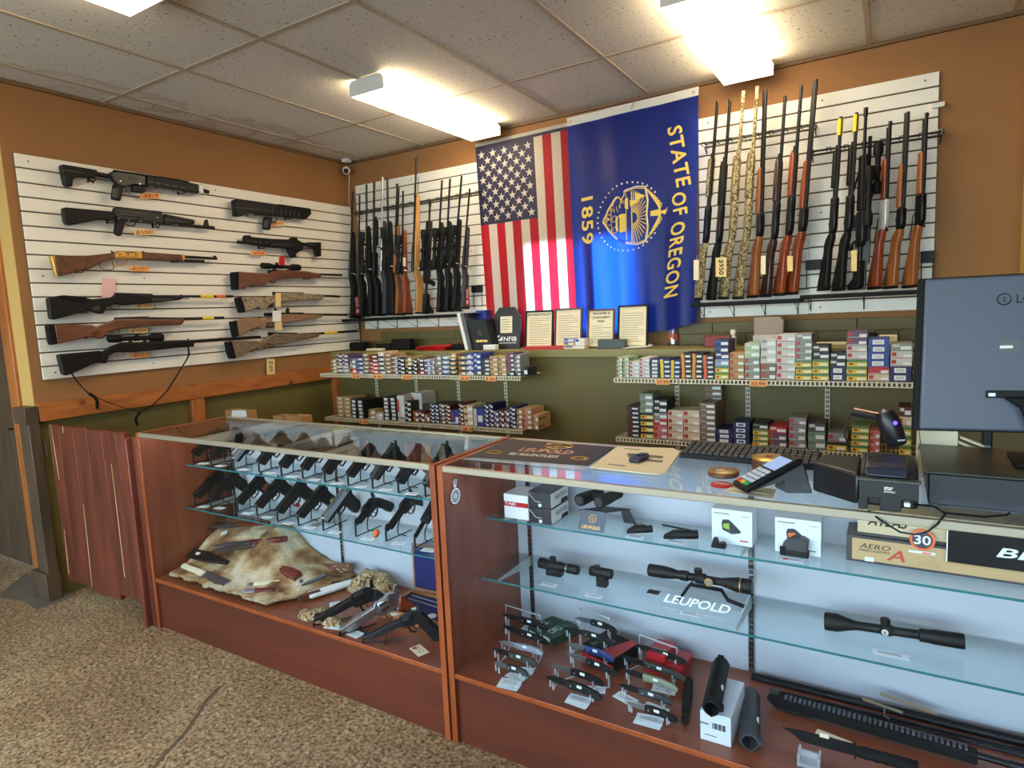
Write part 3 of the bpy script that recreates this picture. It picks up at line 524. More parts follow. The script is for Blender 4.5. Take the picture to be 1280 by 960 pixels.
pricetag('D', 556, 352, 592, 446, '', 'tagY', 'ink', 'long yellow hang tag across the camouflage rifle', .105)
pricetag('D', 536, 470, 594, 545, '', 'white', 'ink', 'white slip hanging on the tan speckled rifle', .102)
pricetag('D', 552, 548, 600, 600, '', 'tagY', 'ink', 'yellow slip below the tan speckled rifle', .1)
pricetag('D', 498, 792, 552, 896, '$1691', 'tagY', 'ink', 'manila tag reading $1691 hanging below the grey laminate rifle', .025, True)
pricetag('A', 510, 752, 575, 862, '', 'pink', 'ink', 'pink and white paper slip above the black bolt action rifle', .03)
# ================================================================== LONG GUNS STANDING IN THE WALL RACKS
def rackgun(kind, butt, muz, lab, flip=1, s1='black', s2=None, metal='gun', extra=(), yb=-.15, ym=-.115, twist=-1.05, LN=None, group=None, name=None, cat='shotgun', wid=1.0):
    """kind: profile; butt/muz: photo pixels of butt and muzzle on the rack planes"""
    s2 = s2 or s1
    A = at('y', yb, *butt); B = at('y', ym, *muz); LN = LN or dict(pump=1.24, ou=1.22, semi=1.24, bolt=1.1, lever=.98, ar=.92, mil=1.3, single=1.15)[kind]
    ax = (B-A).normalized(); k = (B-A).length/LN
    v0 = V((flip, 0, 0)); vv = (v0-ax*v0.dot(ax)).normalized(); ww = ax.cross(vv); c, s = math.cos(twist), math.sin(twist); vv, ww = vv*c+ww*s, ww*c-vv*s
    t = thing(name or {'pump': 'shotgun', 'ou': 'shotgun', 'semi': 'shotgun', 'single': 'shotgun'}.get(kind, 'rifle'), lab, cat, A, group)
    P = lambda u, v, w=0: A+ax*(u*k)+vv*((v+.045)*k*wid)+ww*w*k
    def pr(nm, mt, th, pts, b=.25):
        MB().prism([P(u, v, -th/2) for u, v in pts], ww*th*k).build(nm, mt, t, bev=min(.008, th*b), seg=3)
    def tb(nm, mt, r, pts, n=12): MB().tube([P(*p) for p in pts], r if isinstance(r, list) else r*k, n).build(nm, mt, t)
    def gd(u0=.40, u1=.47, d=-.075): MB().tube([P(u0, -.035), P(u0+.01, d+.008), P((u0+u1)/2, d), P(u1-.01, d+.012), P(u1, -.035)], .003, 6, flat=(1.5, .8)).build('trigger_guard', metal, t); MB().tube([P((u0+u1)/2, -.035), P((u0+u1)/2-.005, d+.02)], .002, 6).build('trigger', metal, t)
    stk = [(.012, -.035), (.012, -.165), (.05, -.158), (.25, -.1), (.30, -.098), (.335, -.082), (.37, -.045), (.37, .0), (.33, -.002), (.27, -.03), (.15, -.034)]
    pad = [(0, -.033), (.014, -.033), (.014, -.167), (0, -.167)]
    if kind in ('pump', 'semi', 'ou', 'single'):
        pr('stock', s1, .036, stk); pr('butt_pad', 'rub', .038, pad)
        if kind == 'ou' or kind == 'single':
            pr('receiver', metal, .036, [(.365, -.045), (.365, .0), (.40, .014), (.50, .014), (.50, -.05), (.40, -.05)]); pr('forend', s2, .04, [(.5, -.052), (.5, -.01), (.78, -.012), (.77, -.04), (.6, -.056)])
            tb('barrel', metal, .0105, [(.5, .002, 0), (LN, .002, 0)])
            if kind == 'ou': tb('barrel', metal, .0105, [(.5, -.02, 0), (LN, -.02, 0)])
        else:
            pr('receiver', metal, .034, [(.365, -.042), (.365, .002), (.40, .018), (.58, .018), (.60, .01), (.60, -.045), (.40, -.045)])
            fe = [(.66, -.046), (.66, -.004), (.90, -.004), (.90, -.042)] if kind == 'pump' else [(.60, -.046), (.60, .002), (.84, .0), (.88, -.03), (.84, -.046), (.7, -.052)]
            pr('forend', s2, .042, fe, .4); tb('barrel', metal if metal != 'camoL' else 'camoL', .0105, [(.59, .004, 0), (LN, .004, 0)]); tb('magazine_tube', metal, .0105, [(.59, -.022, 0), (.93 if kind == 'pump' else .9, -.022, 0)])
        pr('rib', 'gun' if metal != 'camoL' else metal, .007, [(.55, .014), (LN-.005, .014), (LN-.005, .0195), (.55, .0195)]); tb('bead', 'gold', .002, [(LN-.01, .018, 0), (LN-.01, .024, 0)], 6); gd()
    elif kind in ('bolt', 'mil'):
        e = .76 if kind == 'bolt' else 1.0
        pr('stock', s1, .04, [(.012, -.03), (.012, -.15), (.05, -.148), (.24, -.092), (.29, -.094), (.32, -.085), (.35, -.055), (.5, -.052), (e-.02, -.034), (e, -.02), (e, -.004), (.56, -.002), (.38, -.004), (.35, -.002), (.3, -.018), (.26, -.028)])
        pr('butt_pad', 'rub' if kind == 'bolt' else 'gun', .042, [(0, -.028), (.014, -.028), (.014, -.152), (0, -.152)])
        tb('receiver', metal, .015, [(.36, .004, 0), (.58, .004, 0)]); tb('barrel', metal, .0088, [(.57, .004, 0), (LN, .004, 0)]); gd(.38, .445, -.08)
        tb('bolt_handle', 'steel', .005, [(.40, .004, .01), (.395, -.01, .04), (.385, -.03, .055)], 8); MB().lathe(P(.385, -.025, .052), P(.385, -.045, .06), [(0, .003), (.3, .009), (.7, .009), (1, .004)], 10).build('bolt_knob', 'steel', t)
        if kind == 'mil': MB().tube([P(.98, -.03), P(.98, .012)], .014*k, 10).build('front_band', 'gun', t); pr('front_sight', 'gun', .006, [(LN-.02, .01), (LN-.015, .03), (LN, .03), (LN, .01)]); tb('cleaning_rod', 'gun', .003, [(1.0, -.018, 0), (1.14, -.018, 0)], 6)
    elif kind == 'lever':
        pr('stock', s1, .036, [(.012, -.035), (.012, -.15), (.05, -.148), (.24, -.09), (.33, -.072), (.36, -.05), (.36, -.004), (.32, -.012), (.27, -.03)]); pr('butt_pad', 'rub', .037, [(0, -.033), (.014, -.033), (.014, -.152), (0, -.152)])
        pr('receiver', s2, .03, [(.35, -.052), (.35, .0), (.38, .018), (.53, .018), (.53, -.052)]); pr('forend', s1, .034, [(.53, -.046), (.53, .0), (.77, -.002), (.77, -.04)])
        tb('barrel', metal, .0095, [(.52, .004, 0), (LN, .004, 0)]); tb('magazine_tube', metal, .008, [(.76, -.018, 0), (LN-.03, -.018, 0)]); MB().tube([P(.44, -.05), P(.42, -.085), P(.36, -.095), (P(.29, -.115)), P(.28, -.09), P(.34, -.072)], .003, 6, flat=(1.5, .8)).build('lever_loop', metal, t)
        pr('hammer', metal, .008, [(.345, .0), (.335, .03), (.345, .032), (.365, .012)]); pr('front_sight', metal, .005, [(LN-.03, .012), (LN-.02, .026), (LN-.01, .026), (LN-.008, .012)])
    elif kind == 'ar':
        pr('stock', s1, .04, [(0, .0), (0, -.12), (.03, -.12), (.07, -.06), (.17, -.045), (.17, .012), (.02, .012)]); tb('buffer_tube', metal, .014, [(.15, -.012, 0), (.27, -.012, 0)])
        pr('receiver', metal, .032, [(.25, -.04), (.25, .012), (.29, .026), (.46, .026), (.46, -.05), (.40, -.055), (.3, -.045)]); pr('grip', 'black', .028, [(.265, -.04), (.30, -.045), (.275, -.135), (.235, -.128)]); pr('magazine', 'black', .024, [(.36, -.05), (.42, -.05), (.45, -.13), (.45, -.2), (.39, -.2), (.385, -.13)])
        pr('handguard', s2, .042, [(.46, -.038), (.46, .022), (.78, .018), (.78, -.034)]); pr('top_rail', 'matte', .02, [(.28, .024), (.28, .034), (.78, .03), (.78, .018)])
        for i in range(5): 
            u = .5+.055*i; m = MB(); m.prism([P(u, -.02, .0215), P(u+.03, -.02, .0215), P(u+.034, -.012, .0215), P(u+.03, -.004, .0215), P(u, -.004, .0215), P(u-.004, -.012, .0215)], ww*.0006); m.build('vent_slot', 'dgrey', t)
        tb('barrel', metal, [.009*k]*2+[.012*k]*2, [(.77, -.006, 0), (LN-.05, -.006, 0), (LN-.049, -.006, 0), (LN, -.006, 0)]); MB().tube([P(.3, -.045), P(.31, -.07), P(.35, -.07), P(.36, -.05)], .002, 6).build('trigger_guard', metal, t)
    for e in extra:
        if e == 'scope':
            MB().lathe(P(.36, .062), P(.7, .062), SCP, 18).build('scope', 'matte', t); tb('turret', 'matte', .011, [(.53, .062, 0), (.53, .09, 0)])
            for u in (.46, .6): pr('scope_mount', 'gun', .022, [(u-.01, .012), (u-.01, .056), (u+.01, .056), (u+.01, .012)])
        elif e == 'yellow': tb('yellow_sleeve', 'yellow', .0165, [(LN-.115, .0, 0), (LN-.012, .0, 0)])
        elif e == 'yellowtip': pr('yellow_sticker', 'yellow', .016, [(LN-.11, -.012), (LN-.11, -.004), (LN-.01, -.004), (LN-.01, -.012)])
        elif e == 'sticker':
            o = MB(); q0, q1 = P(.03, -.145, 0), P(.2, -.11, 0); side = 1 if ww.dot(CAM-A) > 0 else -1
            w_ = ww*side*.0206*k; a, b_, c_, d_ = P(.035, -.14)+w_, P(.2, -.1)+w_, P(.2, -.055)+w_, P(.035, -.06)+w_; n_ = w_.normalized()*.0006
            o.prism([a, b_, c_, d_], n_, 0); letter(o, 'RUGER', a+(b_-a)*.45+(d_-a)*.2+n_, (b_-a)*.5, (d_-a)*.5, 1, off=.0005 if side > 0 else -.0005)
            disc2(o, a+(b_-a)*.2+(d_-a)*.5+n_*1.6, ax, vv, .018*k, 1); o.build('red_sticker', ['red', 'white'], t, smooth=False)
        elif e == 'bipod':
            for w in (-.05, .05): tb('bipod_leg', 'gun', .006, [(.72, -.04, 0), (.5, -.07, w)], 8)
        elif e == 'boltknob': pr('charging_handle', 'steel', .05, [(.44, .0), (.44, .008), (.455, .008), (.455, .0)])
    return t
def disc2(m, c, a, b_, r, mi, n=20): m.add([c+a*(r*math.cos(2*PI*k/n))+b_*(r*math.sin(2*PI*k/n)) for k in range(n)], [list(range(n))], mi)
GR = 'shotguns standing right of the flags'; GR2 = 'long guns standing in the far right rack'; GL = 'rifles standing left of the flags'
q = lambda n: '%s gun from the left in the rack right of the blue flag'
rackgun('pump', (875, 375), (894, 130), 'camouflage stocked shotgun touching the blue flag, leftmost in the rack right of it', 1, 'camoL', extra=['yellowtip'], group=GR)
rackgun('semi', (891.7, 375), (909.5, 127.5), 'all black shotgun with yellow muzzle mark, second right of the blue flag', 1, 'black', extra=['yellowtip'], group=GR)
rackgun('semi', (907.5, 374), (926, 117.5), 'fully camouflaged shotgun with manila tag in front of its stock', 1, 'camoL', metal='camoL', group=GR)
rackgun('semi', (926, 373.7), (943, 111.7), 'fully camouflaged shotgun standing beside the brown stocked double barrel', 1, 'camoL', metal='camoL', group=GR)
rackgun('ou', (945, 371.7), (953.7, 116), 'double barrel shotgun with plain brown stock, fifth right of the blue flag', 1, 'honey', group=GR)
rackgun('semi', (961, 371), (977.5, 123.7), 'shotgun with very dark wooden stock, sixth right of the blue flag', 1, 'darkwood', group=GR)
rackgun('semi', (978, 369.5), (997.5, 111), 'shotgun with glossy reddish wooden stock, seventh right of the blue flag', 1, 'cherry', group=GR)
rackgun('ou', (994, 368), (1016, 103), 'tallest shotgun with glossy reddish stock at the right end of its rack', 1, 'cherry', group=GR)
rackgun('pump', (1034, 363), (1046.7, 149), 'black pump shotgun with yellow muzzle sleeve, leftmost in the far right rack', 1, 'black', extra=['yellow'], LN=1.1, group=GR2)
rackgun('pump', (1053, 363), (1066, 144), 'black pump shotgun with yellow muzzle sleeve beside the skeletal black rifle', 1, 'black', extra=['yellow'], LN=1.1, group=GR2)
rackgun('ar', (1070, 362), (1078, 137.5), 'skeletal black modern rifle with bipod in the far right rack', 1, 'matte', extra=['bipod', 'scope'], LN=1.05, group=GR2, cat='rifle')
o = thing('grey_rifle', 'short black and pale grey rifle leaning beside the skeletal black rifle', 'rifle', at('y', -.15, 1080, 362), GR2)
A_, B_ = at('y', -.16, 1080, 362), at('y', -.13, 1087, 190); ux = (B_-A_).normalized(); px_ = (V((1, 0, 0))-ux*ux.x).normalized()
def sk(nm, mt, a, c, w0, w1, th=.03): MB().prism([A_+ux*a-px_*w0+V((0, -.02, 0)), A_+ux*c-px_*w1+V((0, -.02, 0)), A_+ux*c+px_*w1+V((0, -.02, 0)), A_+ux*a+px_*w0+V((0, -.02, 0))], (0, th, 0)).build(nm, mt, o, bev=.004)
sk('butt_pole', 'gun', 0, .16, .009, .009, .02); sk('cheek_block', 'dgrey', .14, .27, .022, .022, .04); sk('receiver', 'black', .25, .40, .02, .022, .036); sk('pale_handguard', mat('pale green grey cover', (150, 158, 140), .5), .38, .62, .014, .02, .034)
MB().tube([A_+ux*.6, A_+ux*.8], .009, 10).build('barrel', 'gun', o); MB().lathe(A_+ux*.5+px_*.04, A_+ux*.76+px_*.04, SCP, 16).build('scope', 'matte', o); sk('scope_mount', 'gun', .56, .62, .02, .04, .02)
rackgun('lever', (1098, 361), (1107, 155), 'lever action rifle with pale engraved receiver and reddish stock in the far right rack', 1, 'cherry', s2=mat('engraved nickel', (205, 206, 200), .35, .3, bump=.6, bscale=160), group=GR2, cat='rifle')
rackgun('ou', (1119, 360), (1129.7, 143), 'brown stocked over and under gun, second from the right end of the far right rack', 1, 'honey', LN=1.08, group=GR2)
rackgun('lever', (1143, 359), (1151.7, 144.7), 'dark receiver rifle with walnut stock at the right end of the far right rack', 1, 'honey', s2='gun', group=GR2, cat='rifle')
LFT = [((440, 398), (446, 241), 'bolt', 'black', 'gun', ['sticker'], 'black rifle with red butt sticker in the corner end of the left rack'),
 ((452, 396), (454, 245), 'bolt', 'black', 'gun', [], 'plain black rifle, second from the corner in the left rack'),
 ((463, 395), (463, 232), 'bolt', 'black', 'gun', ['scope'], 'plain black scoped rifle, third from the corner in the left rack'),
 ((471, 395), (472, 229), 'pump', 'black', 'gun', ['yellowtip'], 'black shotgun with yellow mark, fourth from the corner in the left rack'),
 ((481, 394), (483, 223), 'bolt', 'dgrey', 'steel', [], 'dark grey stocked rifle with bright stainless barrel in the left rack'),
 ((491, 394), (489, 224), 'bolt', 'black', 'gun', ['scope'], 'black rifle standing between stainless barrelled and orange stocked rifles'),
 ((496, 394), (501, 231), 'lever', 'honey', 'gun', [], 'orange brown stocked rifle, left of the reddish one in the left rack'),
 ((506, 393), (508, 240), 'bolt', 'cherry', 'gun', ['scope'], 'reddish stocked rifle, left of the tall blonde military rifle'),
 ((521, 392), (527.5, 197), 'mil', 'blonde', 'gun', [], 'tall military rifle with full length blonde wooden stock'),
 ((534, 391.5), (541, 252), 'ar', 'black', 'gun', ['scope'], 'black modern rifle with curved magazine just right of the blonde military rifle'),
 ((548, 390), (556.5, 227), 'bolt', 'black', 'gun', ['scope'], 'black scoped rifle, fourth from the right end of the left rack'),
 ((558, 389.5), (566.5, 225), 'bolt', 'black', 'gun', ['scope'], 'black scoped rifle, third from the right end of the left rack'),
 ((567, 389), (581, 221.5), 'bolt', 'black', 'gun', ['scope'], 'black scoped rifle, second from the right end of the left rack'),
 ((578, 386), (590.5, 237), 'bolt', 'brownS', 'gun', ['sticker'], 'dark rifle with red and white butt sticker nearest the striped flag')]
for bt, mz, kd, sm, me_, ex, lab in LFT:
    rackgun(kd, bt, mz, lab, 1, sm if sm != 'brownS' else 'dgrey', metal=me_, extra=ex, yb=-.17, ym=-.13, LN={'lever': 1.12, 'ar': .95}.get(kd), group=GL, cat='rifle' if kd != 'pump' else 'shotgun', twist=-2.15 if kd == 'mil' else -1.5)
# ---- the racks themselves
def rack(lab, hi0, hi1, lo0, lo1, n, dep=.13):
    a, b_ = at('y', -dep, *hi0), at('y', -dep, *hi1); c, d = at('y', -dep-.03, *lo0), at('y', -dep-.03, *lo1)
    zt = (a.z+b_.z)/2; zb = (c.z+d.z)/2; t = thing('gun_rack', lab, 'gun rack', ((a.x+b_.x)/2, -.1, zb), 'wall gun racks')
    m = MB(); x0, x1 = a.x, b_.x
    for y, z in ((-dep+.032, zt), (-dep+.032, zt+.02), (-dep+.06, zt), (-dep+.06, zt+.02)): m.tube([(x0, y, z), (x1, y, z)], .0028, 6)
    for x in (x0, x1): m.tube([(x, -dep+.032, zt+.02), (x, -.024, zt+.02), (x, -.024, zt-.03), (x, -dep+.032, zt)], .0032, 6)
    m.build('upper_rail', 'wire', t)
    for i in range(n+1):
        m = MB(); x = x0+(x1-x0)*i/n; m.tube([(x-.01, -dep+.05, zt+.01), (x-.01, -dep+.01, zt+.006), (x-.01, -dep-.0, zt+.02), (x+.01, -dep-.0, zt+.02), (x+.01, -dep+.01, zt+.006), (x+.01, -dep+.05, zt+.01)], .0026, 6); m.build('barrel_finger', 'wire', t)
    m = MB(); x0, x1 = c.x, d.x; m.box((x0, -dep-.08, zb-.018), (x1, -dep-.072, zb+.006)); m.box((x0, -dep-.08, zb-.014), (x1, -dep+.03, zb-.008)); m.box((x0, -dep+.024, zb-.014), (x1, -dep+.03, zb+.004)); m.build('butt_tray', 'matte', t, bev=.002)
    for i in range(n): x = x0+(x1-x0)*(i+.5)/n; MB().box((x-.022, -dep-.07, zb-.008), (x+.022, -dep+.022, zb+.0)).build('butt_rest', 'rub', t, bev=.003)
    for i in range(max(3, n//2)):
        x = x0+.04+(x1-x0-.08)*i/(max(3, n//2)-1); MB().tube([(x, -.024, zb-.012), (x, -dep-.05, zb-.02), (x, -.024, zb-.085), (x, -.024, zb-.01)], .0032, 6).build('bracket', 'wire', t)
rack('black wire gun rack left of the flags', (440, 267), (596, 243), (429, 401), (596, 391), 14, .14)
rack('black wire gun rack just right of the blue flag', (879, 184), (1018, 157), (866, 381), (1004, 373), 8, .11)
rack('black wire gun rack at the far right, lower than its neighbour', (1014, 196), (1177, 163), (1001, 371), (1165, 362), 7, .11)
# small things on the racks
def hang(px0, py0, px1, py1, y, mt, lab, txt='', ink='ink'):
    a, b_, u = at('y', y, px0, py1), at('y', y, px1, py1), at('y', y, px0, py0); t = thing('hang_tag', lab, 'tag', a, 'tags hanging on racked guns')
    m = MB(); m.obox(a, b_-a, u-a, (0, .0012, 0)); m.build('card', mt, t)
    if txt: m = MB(); letter(m, txt, a+(b_-a)*.25+(u-a)*.9, -(u-a)*.8, (b_-a)*.5, off=.0006); m.build('handwriting', ink, t, smooth=False)
    MB().tube([u+(b_-a)*.5, u+(b_-a)*.5+V((0, .03, .035))], .0008, 5).build('string', 'cream', t)
hang(894.5, 322, 908, 346, -.235, 'tagY', 'large manila tag hanging in front of the camouflage shotguns', '$950')
hang(867, 325, 873.5, 350, -.2, 'cream', 'cream tag hanging at the edge of the blue flag')
hang(951, 320, 957, 343, -.2, 'cream', 'cream tag between the brown and very dark stocked shotguns')
hang(984, 320, 991, 339, -.2, 'tagY', 'tan tag between the two glossy reddish shotguns')
hang(1064, 313, 1071, 339, -.2, 'tagY', 'tan tag left of the skeletal black rifle stock', '')
hang(501, 322, 507, 333, -.2, 'cream', 'cream tag above the orange brown stock in the left rack')
for (p0, p1, lab) in (((1007, 324), (1027, 338), 'black plastic holder on the slats between the two right racks'), ((1151, 313), (1168, 329), 'black plastic holder at the right end of the far right rack'), ((590, 356), (601, 366), 'black plastic holder at the edge of the striped flag')):
    a, b_ = at('y', -.05, p0[0], p1[1]), at('y', -.05, p1[0], p0[1]); t = thing('sign_holder', lab, 'holder', a, 'black slatwall holders'); MB().box((a.x, -.06, a.z), (b_.x, -.022, b_.z)).build('body', 'black', t, bev=.002)
    for x in (a.x+.004, b_.x-.004): MB().tube([(x, -.04, a.z), (x, -.04, a.z-.11)], .0028, 6).build('wire_arm', 'wire', t)
for (px, py, lab) in ((1175, 131, 'short pale rail end poking out of the top slats'), (1172, 165, 'pale rail end holding the far right gun rack')):
    a = at('y', -.03, px, py); tag(MB().box((4.17, -.04, a.z-.012), (a.x+.02, -.021, a.z+.012)).build('rail_end', 'plasw', bev=.002), lab, 'rail', 'rail ends')
# ================================================================== FLAGS
FR = (V((1, 0, 0)))
def flagfn(tl, tr, bl, br, y0, amp, ph, nf, grow=1):
    """maps (s 0..1 across, t 0..1 downwards) to the hanging cloth"""
    def f(s, t):
        x = (tl.x*(1-s)+tr.x*s)*(1-t)+(bl.x*(1-s)+br.x*s)*t; z = (tl.z*(1-s)+tr.z*s)*(1-t)+(bl.z*(1-s)+br.z*s)*t
        a = amp*(.15+grow*t)
        return V((x, y0-a*(math.sin(s*nf*2*PI+ph+1.2*t)+.45*math.sin(s*nf*4.4*PI+ph*2-2*t))-.012*t, z))
    return f
def band(m, f, s0, s1, t0, t1, mi, ns=None, ntt=None):
    ns = ns or max(2, int((s1-s0)*70)); nt_ = ntt or max(2, int((t1-t0)*40)); vs = [f(s0+(s1-s0)*i/ns, t0+(t1-t0)*j/nt_) for j in range(nt_+1) for i in range(ns+1)]
    m.add(vs, [(j*(ns+1)+i, (j+1)*(ns+1)+i, (j+1)*(ns+1)+i+1, j*(ns+1)+i+1) for j in range(nt_) for i in range(ns)], mi)
cred = cloth('flag red cotton', (190, 24, 38), .5, .6, (226, 36, 66)); cwh = cloth('flag cream white cotton', (232, 220, 202), .5, .6, (235, 240, 250)); cnv = cloth('flag dark navy', (44, 42, 74), .3); cbl = cloth('flag royal blue', (24, 40, 140), .5, .4, (30, 96, 235)); cgo = cloth('flag gold print', (232, 206, 96), .2); cwp = cloth('flag white print', (235, 235, 230), .3)
# stars and stripes: 13 stripes across, the last two behind the blue flag
y0 = -.036
tl = at('y', y0, 594, 180); t2 = at('y', y0, 710, 153); bl = at('y', y0, 613, 428); b2 = at('y', y0, 724, 426)
tr = tl+(t2-tl)*(13/10.9); br = bl+(b2-bl)*(13/10.9); br.z = bl.z = (bl.z+br.z)/2-.02
f = flagfn(tl, tr, bl, br, y0, .006, .6, 3.2); fs_ = lambda s, t: f(s, t)+V((0, -.0016, 0))
t = thing('american_flag', 'stars and stripes flag hanging with its stripes vertical left of the blue flag', 'flag', (f(.5, 0)), 'flags on the back wall')
m = MB(); sw = 1/13; hb = .030; can = .40
band(m, f, 0, 1, 0, hb, 2)
band(m, f, 0, 7*sw, hb, can, 2)
for i in range(13): band(m, f, i*sw, (i+1)*sw, can if i < 7 else hb, 1, 0 if i % 2 == 0 else 1, 6, 40)
for q_ in range(len(m.f)): pass
m.build('cloth', [cred, cwh, cnv], t, ang=80)
m = MB(); band(m, lambda s, t: f(s, t)+V((0, -.001, 0)), 0, 1, 0, hb*.55, 0, 40, 2); m.build('header', cwh, t)
m = MB()
for r_ in range(11):
    cols = 5 if r_ % 2 == 0 else 4
    pass
# turned flag: the 9 staggered rows of stars run down the cloth as columns
cw = 7*sw; ch = can-hb; asp = (f(0, 1)-f(0, 0)).length/(f(1, 0)-f(0, 0)).length
for a_ in range(11):          # down the hoist direction
    for b__ in range(9):      # across
        if (a_+b__) % 2 == 0:
            cs, ct = cw*(b__+1)/10, hb+ch*(a_+1)/12; rr = cw*.066
            pts = []
            for k in range(10):
                ang = PI/2+PI/5*k; r_ = rr if k % 2 == 0 else rr*.40
                pts.append(fs_(cs+r_*math.cos(ang), ct-r_*math.sin(ang)/asp))
            m.add(pts+[fs_(cs, ct)], [(k, (k+1) % 10, 10) for k in range(10)], 0)
m.build('stars', cwh, t, smooth=False)
# blue state flag
y0 = -.070
tl = at('y', y0, 708.5, 148); tr = at('y', y0, 873.5, 108); bl = at('y', y0, 733, 428); br = at('y', y0, 869, 403)
bl.x = at('y', y0, 722, 380).x
g0 = flagfn(tl, tr, bl, br, y0, .016, 2.2, 1.9, 1.3)
def g(s, t): p = g0(s, t); p.z += .02*t*math.sin(s*PI*2.2-.6)*t; p.x += .02*t*t*math.sin(s*7); return p
gs = lambda s, t: g(s, t)+V((0, -.0018, 0))
t = thing('state_flag', 'dark blue STATE OF OREGON flag with gold seal hanging sideways', 'flag', g(.5, 0), 'flags on the back wall')
m = MB(); band(m, g, 0, 1, .035, 1, 0, 70, 60); m.build('cloth', cbl, t, ang=80)
m = MB(); band(m, g, 0, 1, 0, .036, 0, 70, 3); m.build('header', cwp, t, ang=80)
for s in (.03, .965): c = gs(s, .018); MB().tube([c+V((.006*math.cos(k*PI/6), -.001, .006*math.sin(k*PI/6))) for k in range(12)], .002, 6, close=True).build('grommet', 'gold', t)
c = gs(.53, .018); MB().tube([c+V((-.014, -.004, -.012)), c+V((0, -.006, .005)), c+V((.012, -.004, .03))], .003, 6).build('cord_knot', 'gold', t)
# lettering is found from photo pixels on the cloth
def inv(px, py):
    p = at('y', y0-.006, px, py); s, tt = .5, .5
    for _ in range(60):
        e = g(s, tt); dx, dz = p.x-e.x, p.z-e.z; s += dx/(tr.x-tl.x)*.8; tt -= dz/(tl.z-bl.z)*.8
    return s, tt
AS = (tl.z-bl.z)/(tr.x-tl.x)
def glyphs(m, word, P0, P1, hpx, mi=0):
    """word running from pixel P0 to P1, glyph tops to the right"""
    a, b_ = V(inv(*P0)+(0,)), V(inv(*P1)+(0,)); d = b_-a; hs = hpx
    vs, fs, asp_ = text2d(word, .035, 0, 1.12); n_ = V((-d.y*AS, d.x/AS, 0)); 
    up = V((-d.y*AS*AS, d.x, 0)); up = -up.normalized() if up.x < 0 else up.normalized()
    bm = bmesh.new(); bv = [bm.verts.new((a.x+d.x*x+hs*y, a.y+d.y*x, 0)) for x, y in vs]
    for q_ in fs:
        try: bm.faces.new([bv[i] for i in q_])
        except ValueError: pass
    for _ in range(3):
        ee = [e for e in bm.edges if (e.verts[0].co-e.verts[1].co).length > .018]
        bmesh.ops.subdivide_edges(bm, edges=ee, cuts=1); bmesh.ops.triangulate(bm, faces=bm.faces)
    bm.verts.index_update(); m.add([gs(v.co.x, v.co.y) for v in bm.verts], [[v.index for v in f_.verts] for f_ in bm.faces], mi); bm.free()
for a_ in (('STATE', (833, 160), (846, 235), .108), ('OF', (839, 243), (842, 271), .108), ('OREGON', (839, 280), (829, 373), .112), ('1859', (726, 248), (726.5, 307), .10)):
    m = MB(); glyphs(m, *a_); m.build('gold_lettering', cgo, t, smooth=False)
cs, ct = inv(786, 271); rs = abs(inv(826, 271)[0]-inv(746, 271)[0])/2
def E(u, v): return gs(cs+rs*v, ct+rs*u/AS)   # u down the cloth, v across (emblem top is to the right)
def P(m, pts, mi): m.add([E(*p) for p in pts], [list(range(len(pts)))], mi)
def line(m, pts, w, mi, close=False):
    pts = [V(p+(0,)) for p in pts]; n = len(pts)
    for i in range(n if close else n-1):
        a, b_ = pts[i], pts[(i+1) % n]; d = (b_-a).normalized(); q_ = V((-d.y, d.x, 0))*w/2; P(m, [(p.x, p.y) for p in (a-q_, b_-q_, b_+q_, a+q_)], mi)
m = MB(); N_ = 40
shield = [(-.80, .62), (-.40, .70), (0, .66), (.40, .70), (.80, .62), (.86, .3), (.80, -.05), (.62, -.42), (.34, -.72), (0, -.95), (-.34, -.72), (-.62, -.42), (-.80, -.05), (-.86, .3)]
shield = [(u*.9, v*.84-.02) for u, v in shield]
# 33 small stars/dots round the heart shaped shield
for k in range(40):
    a = k/40*2*PI
    if abs(math.atan2(math.sin(a-PI/2), math.cos(a-PI/2))) < .55: continue
    u, v = .97*math.cos(a), 1.0*math.sin(a)-.02; rr = .028
    m.add([E(u+rr*math.cos(2*PI*j/8), v+rr*math.sin(2*PI*j/8)) for j in range(8)], [list(range(8))], 1)
line(m, [(u*1.06, v*1.05) for u, v in shield], .03, 1, True); line(m, shield, .025, 0, True)
R.seed(5)
# sunrise rays, ships, wagon, mountain in gold line work
for k in range(17):
    a = PI*(k+.5)/17; line(m, [(.2*math.cos(a)*.8+.05, .12+.14*math.sin(a)), (.74*math.cos(a)+.02, .12+.46*math.sin(a))], .022, 0)
line(m, [(-.7, .1), (.72, .1)], .03, 0); line(m, [(-.66, -.06), (.66, -.06)], .02, 0)
P(m, [(-.1, -.08), (.42, -.08), (.42, -.2), (-.1, -.2)], 0); P(m, [(-.12, -.2), (.44, -.2), (.34, -.4), (-.02, -.4)], 0)
for cx_ in (0, .32): line(m, [(cx_+.09*math.cos(j*PI/5), -.44+.09*math.sin(j*PI/5)) for j in range(10)], .02, 0, True)
P(m, [(-.55, .0), (-.2, .0), (-.26, -.1), (-.5, -.1)], 0); P(m, [(-.46, .05), (-.40, .34), (-.28, .05)], 0); P(m, [(-.66, .2), (-.52, .52), (-.4, .2)], 0)
for k in range(16): a = -.5+R.random(); v_ = -.15-.4*R.random(); u_ = -.55+R.random()*.3; line(m, [(u_, v_), (u_+.1, v_+.02)], .018, 0)
for k in range(5): line(m, [(-.3+.15*k, -.58), (-.32+.15*k, -.68)], .02, 0)
line(m, [(-.42, -.56), (.42, -.56)], .022, 0); line(m, [(-.05, -.62), (-.1, -.84)], .03, 0); line(m, [(-.05, -.62), (.06, -.86)], .03, 0); line(m, [(-.2, -.7), (.2, -.74)], .02, 0)
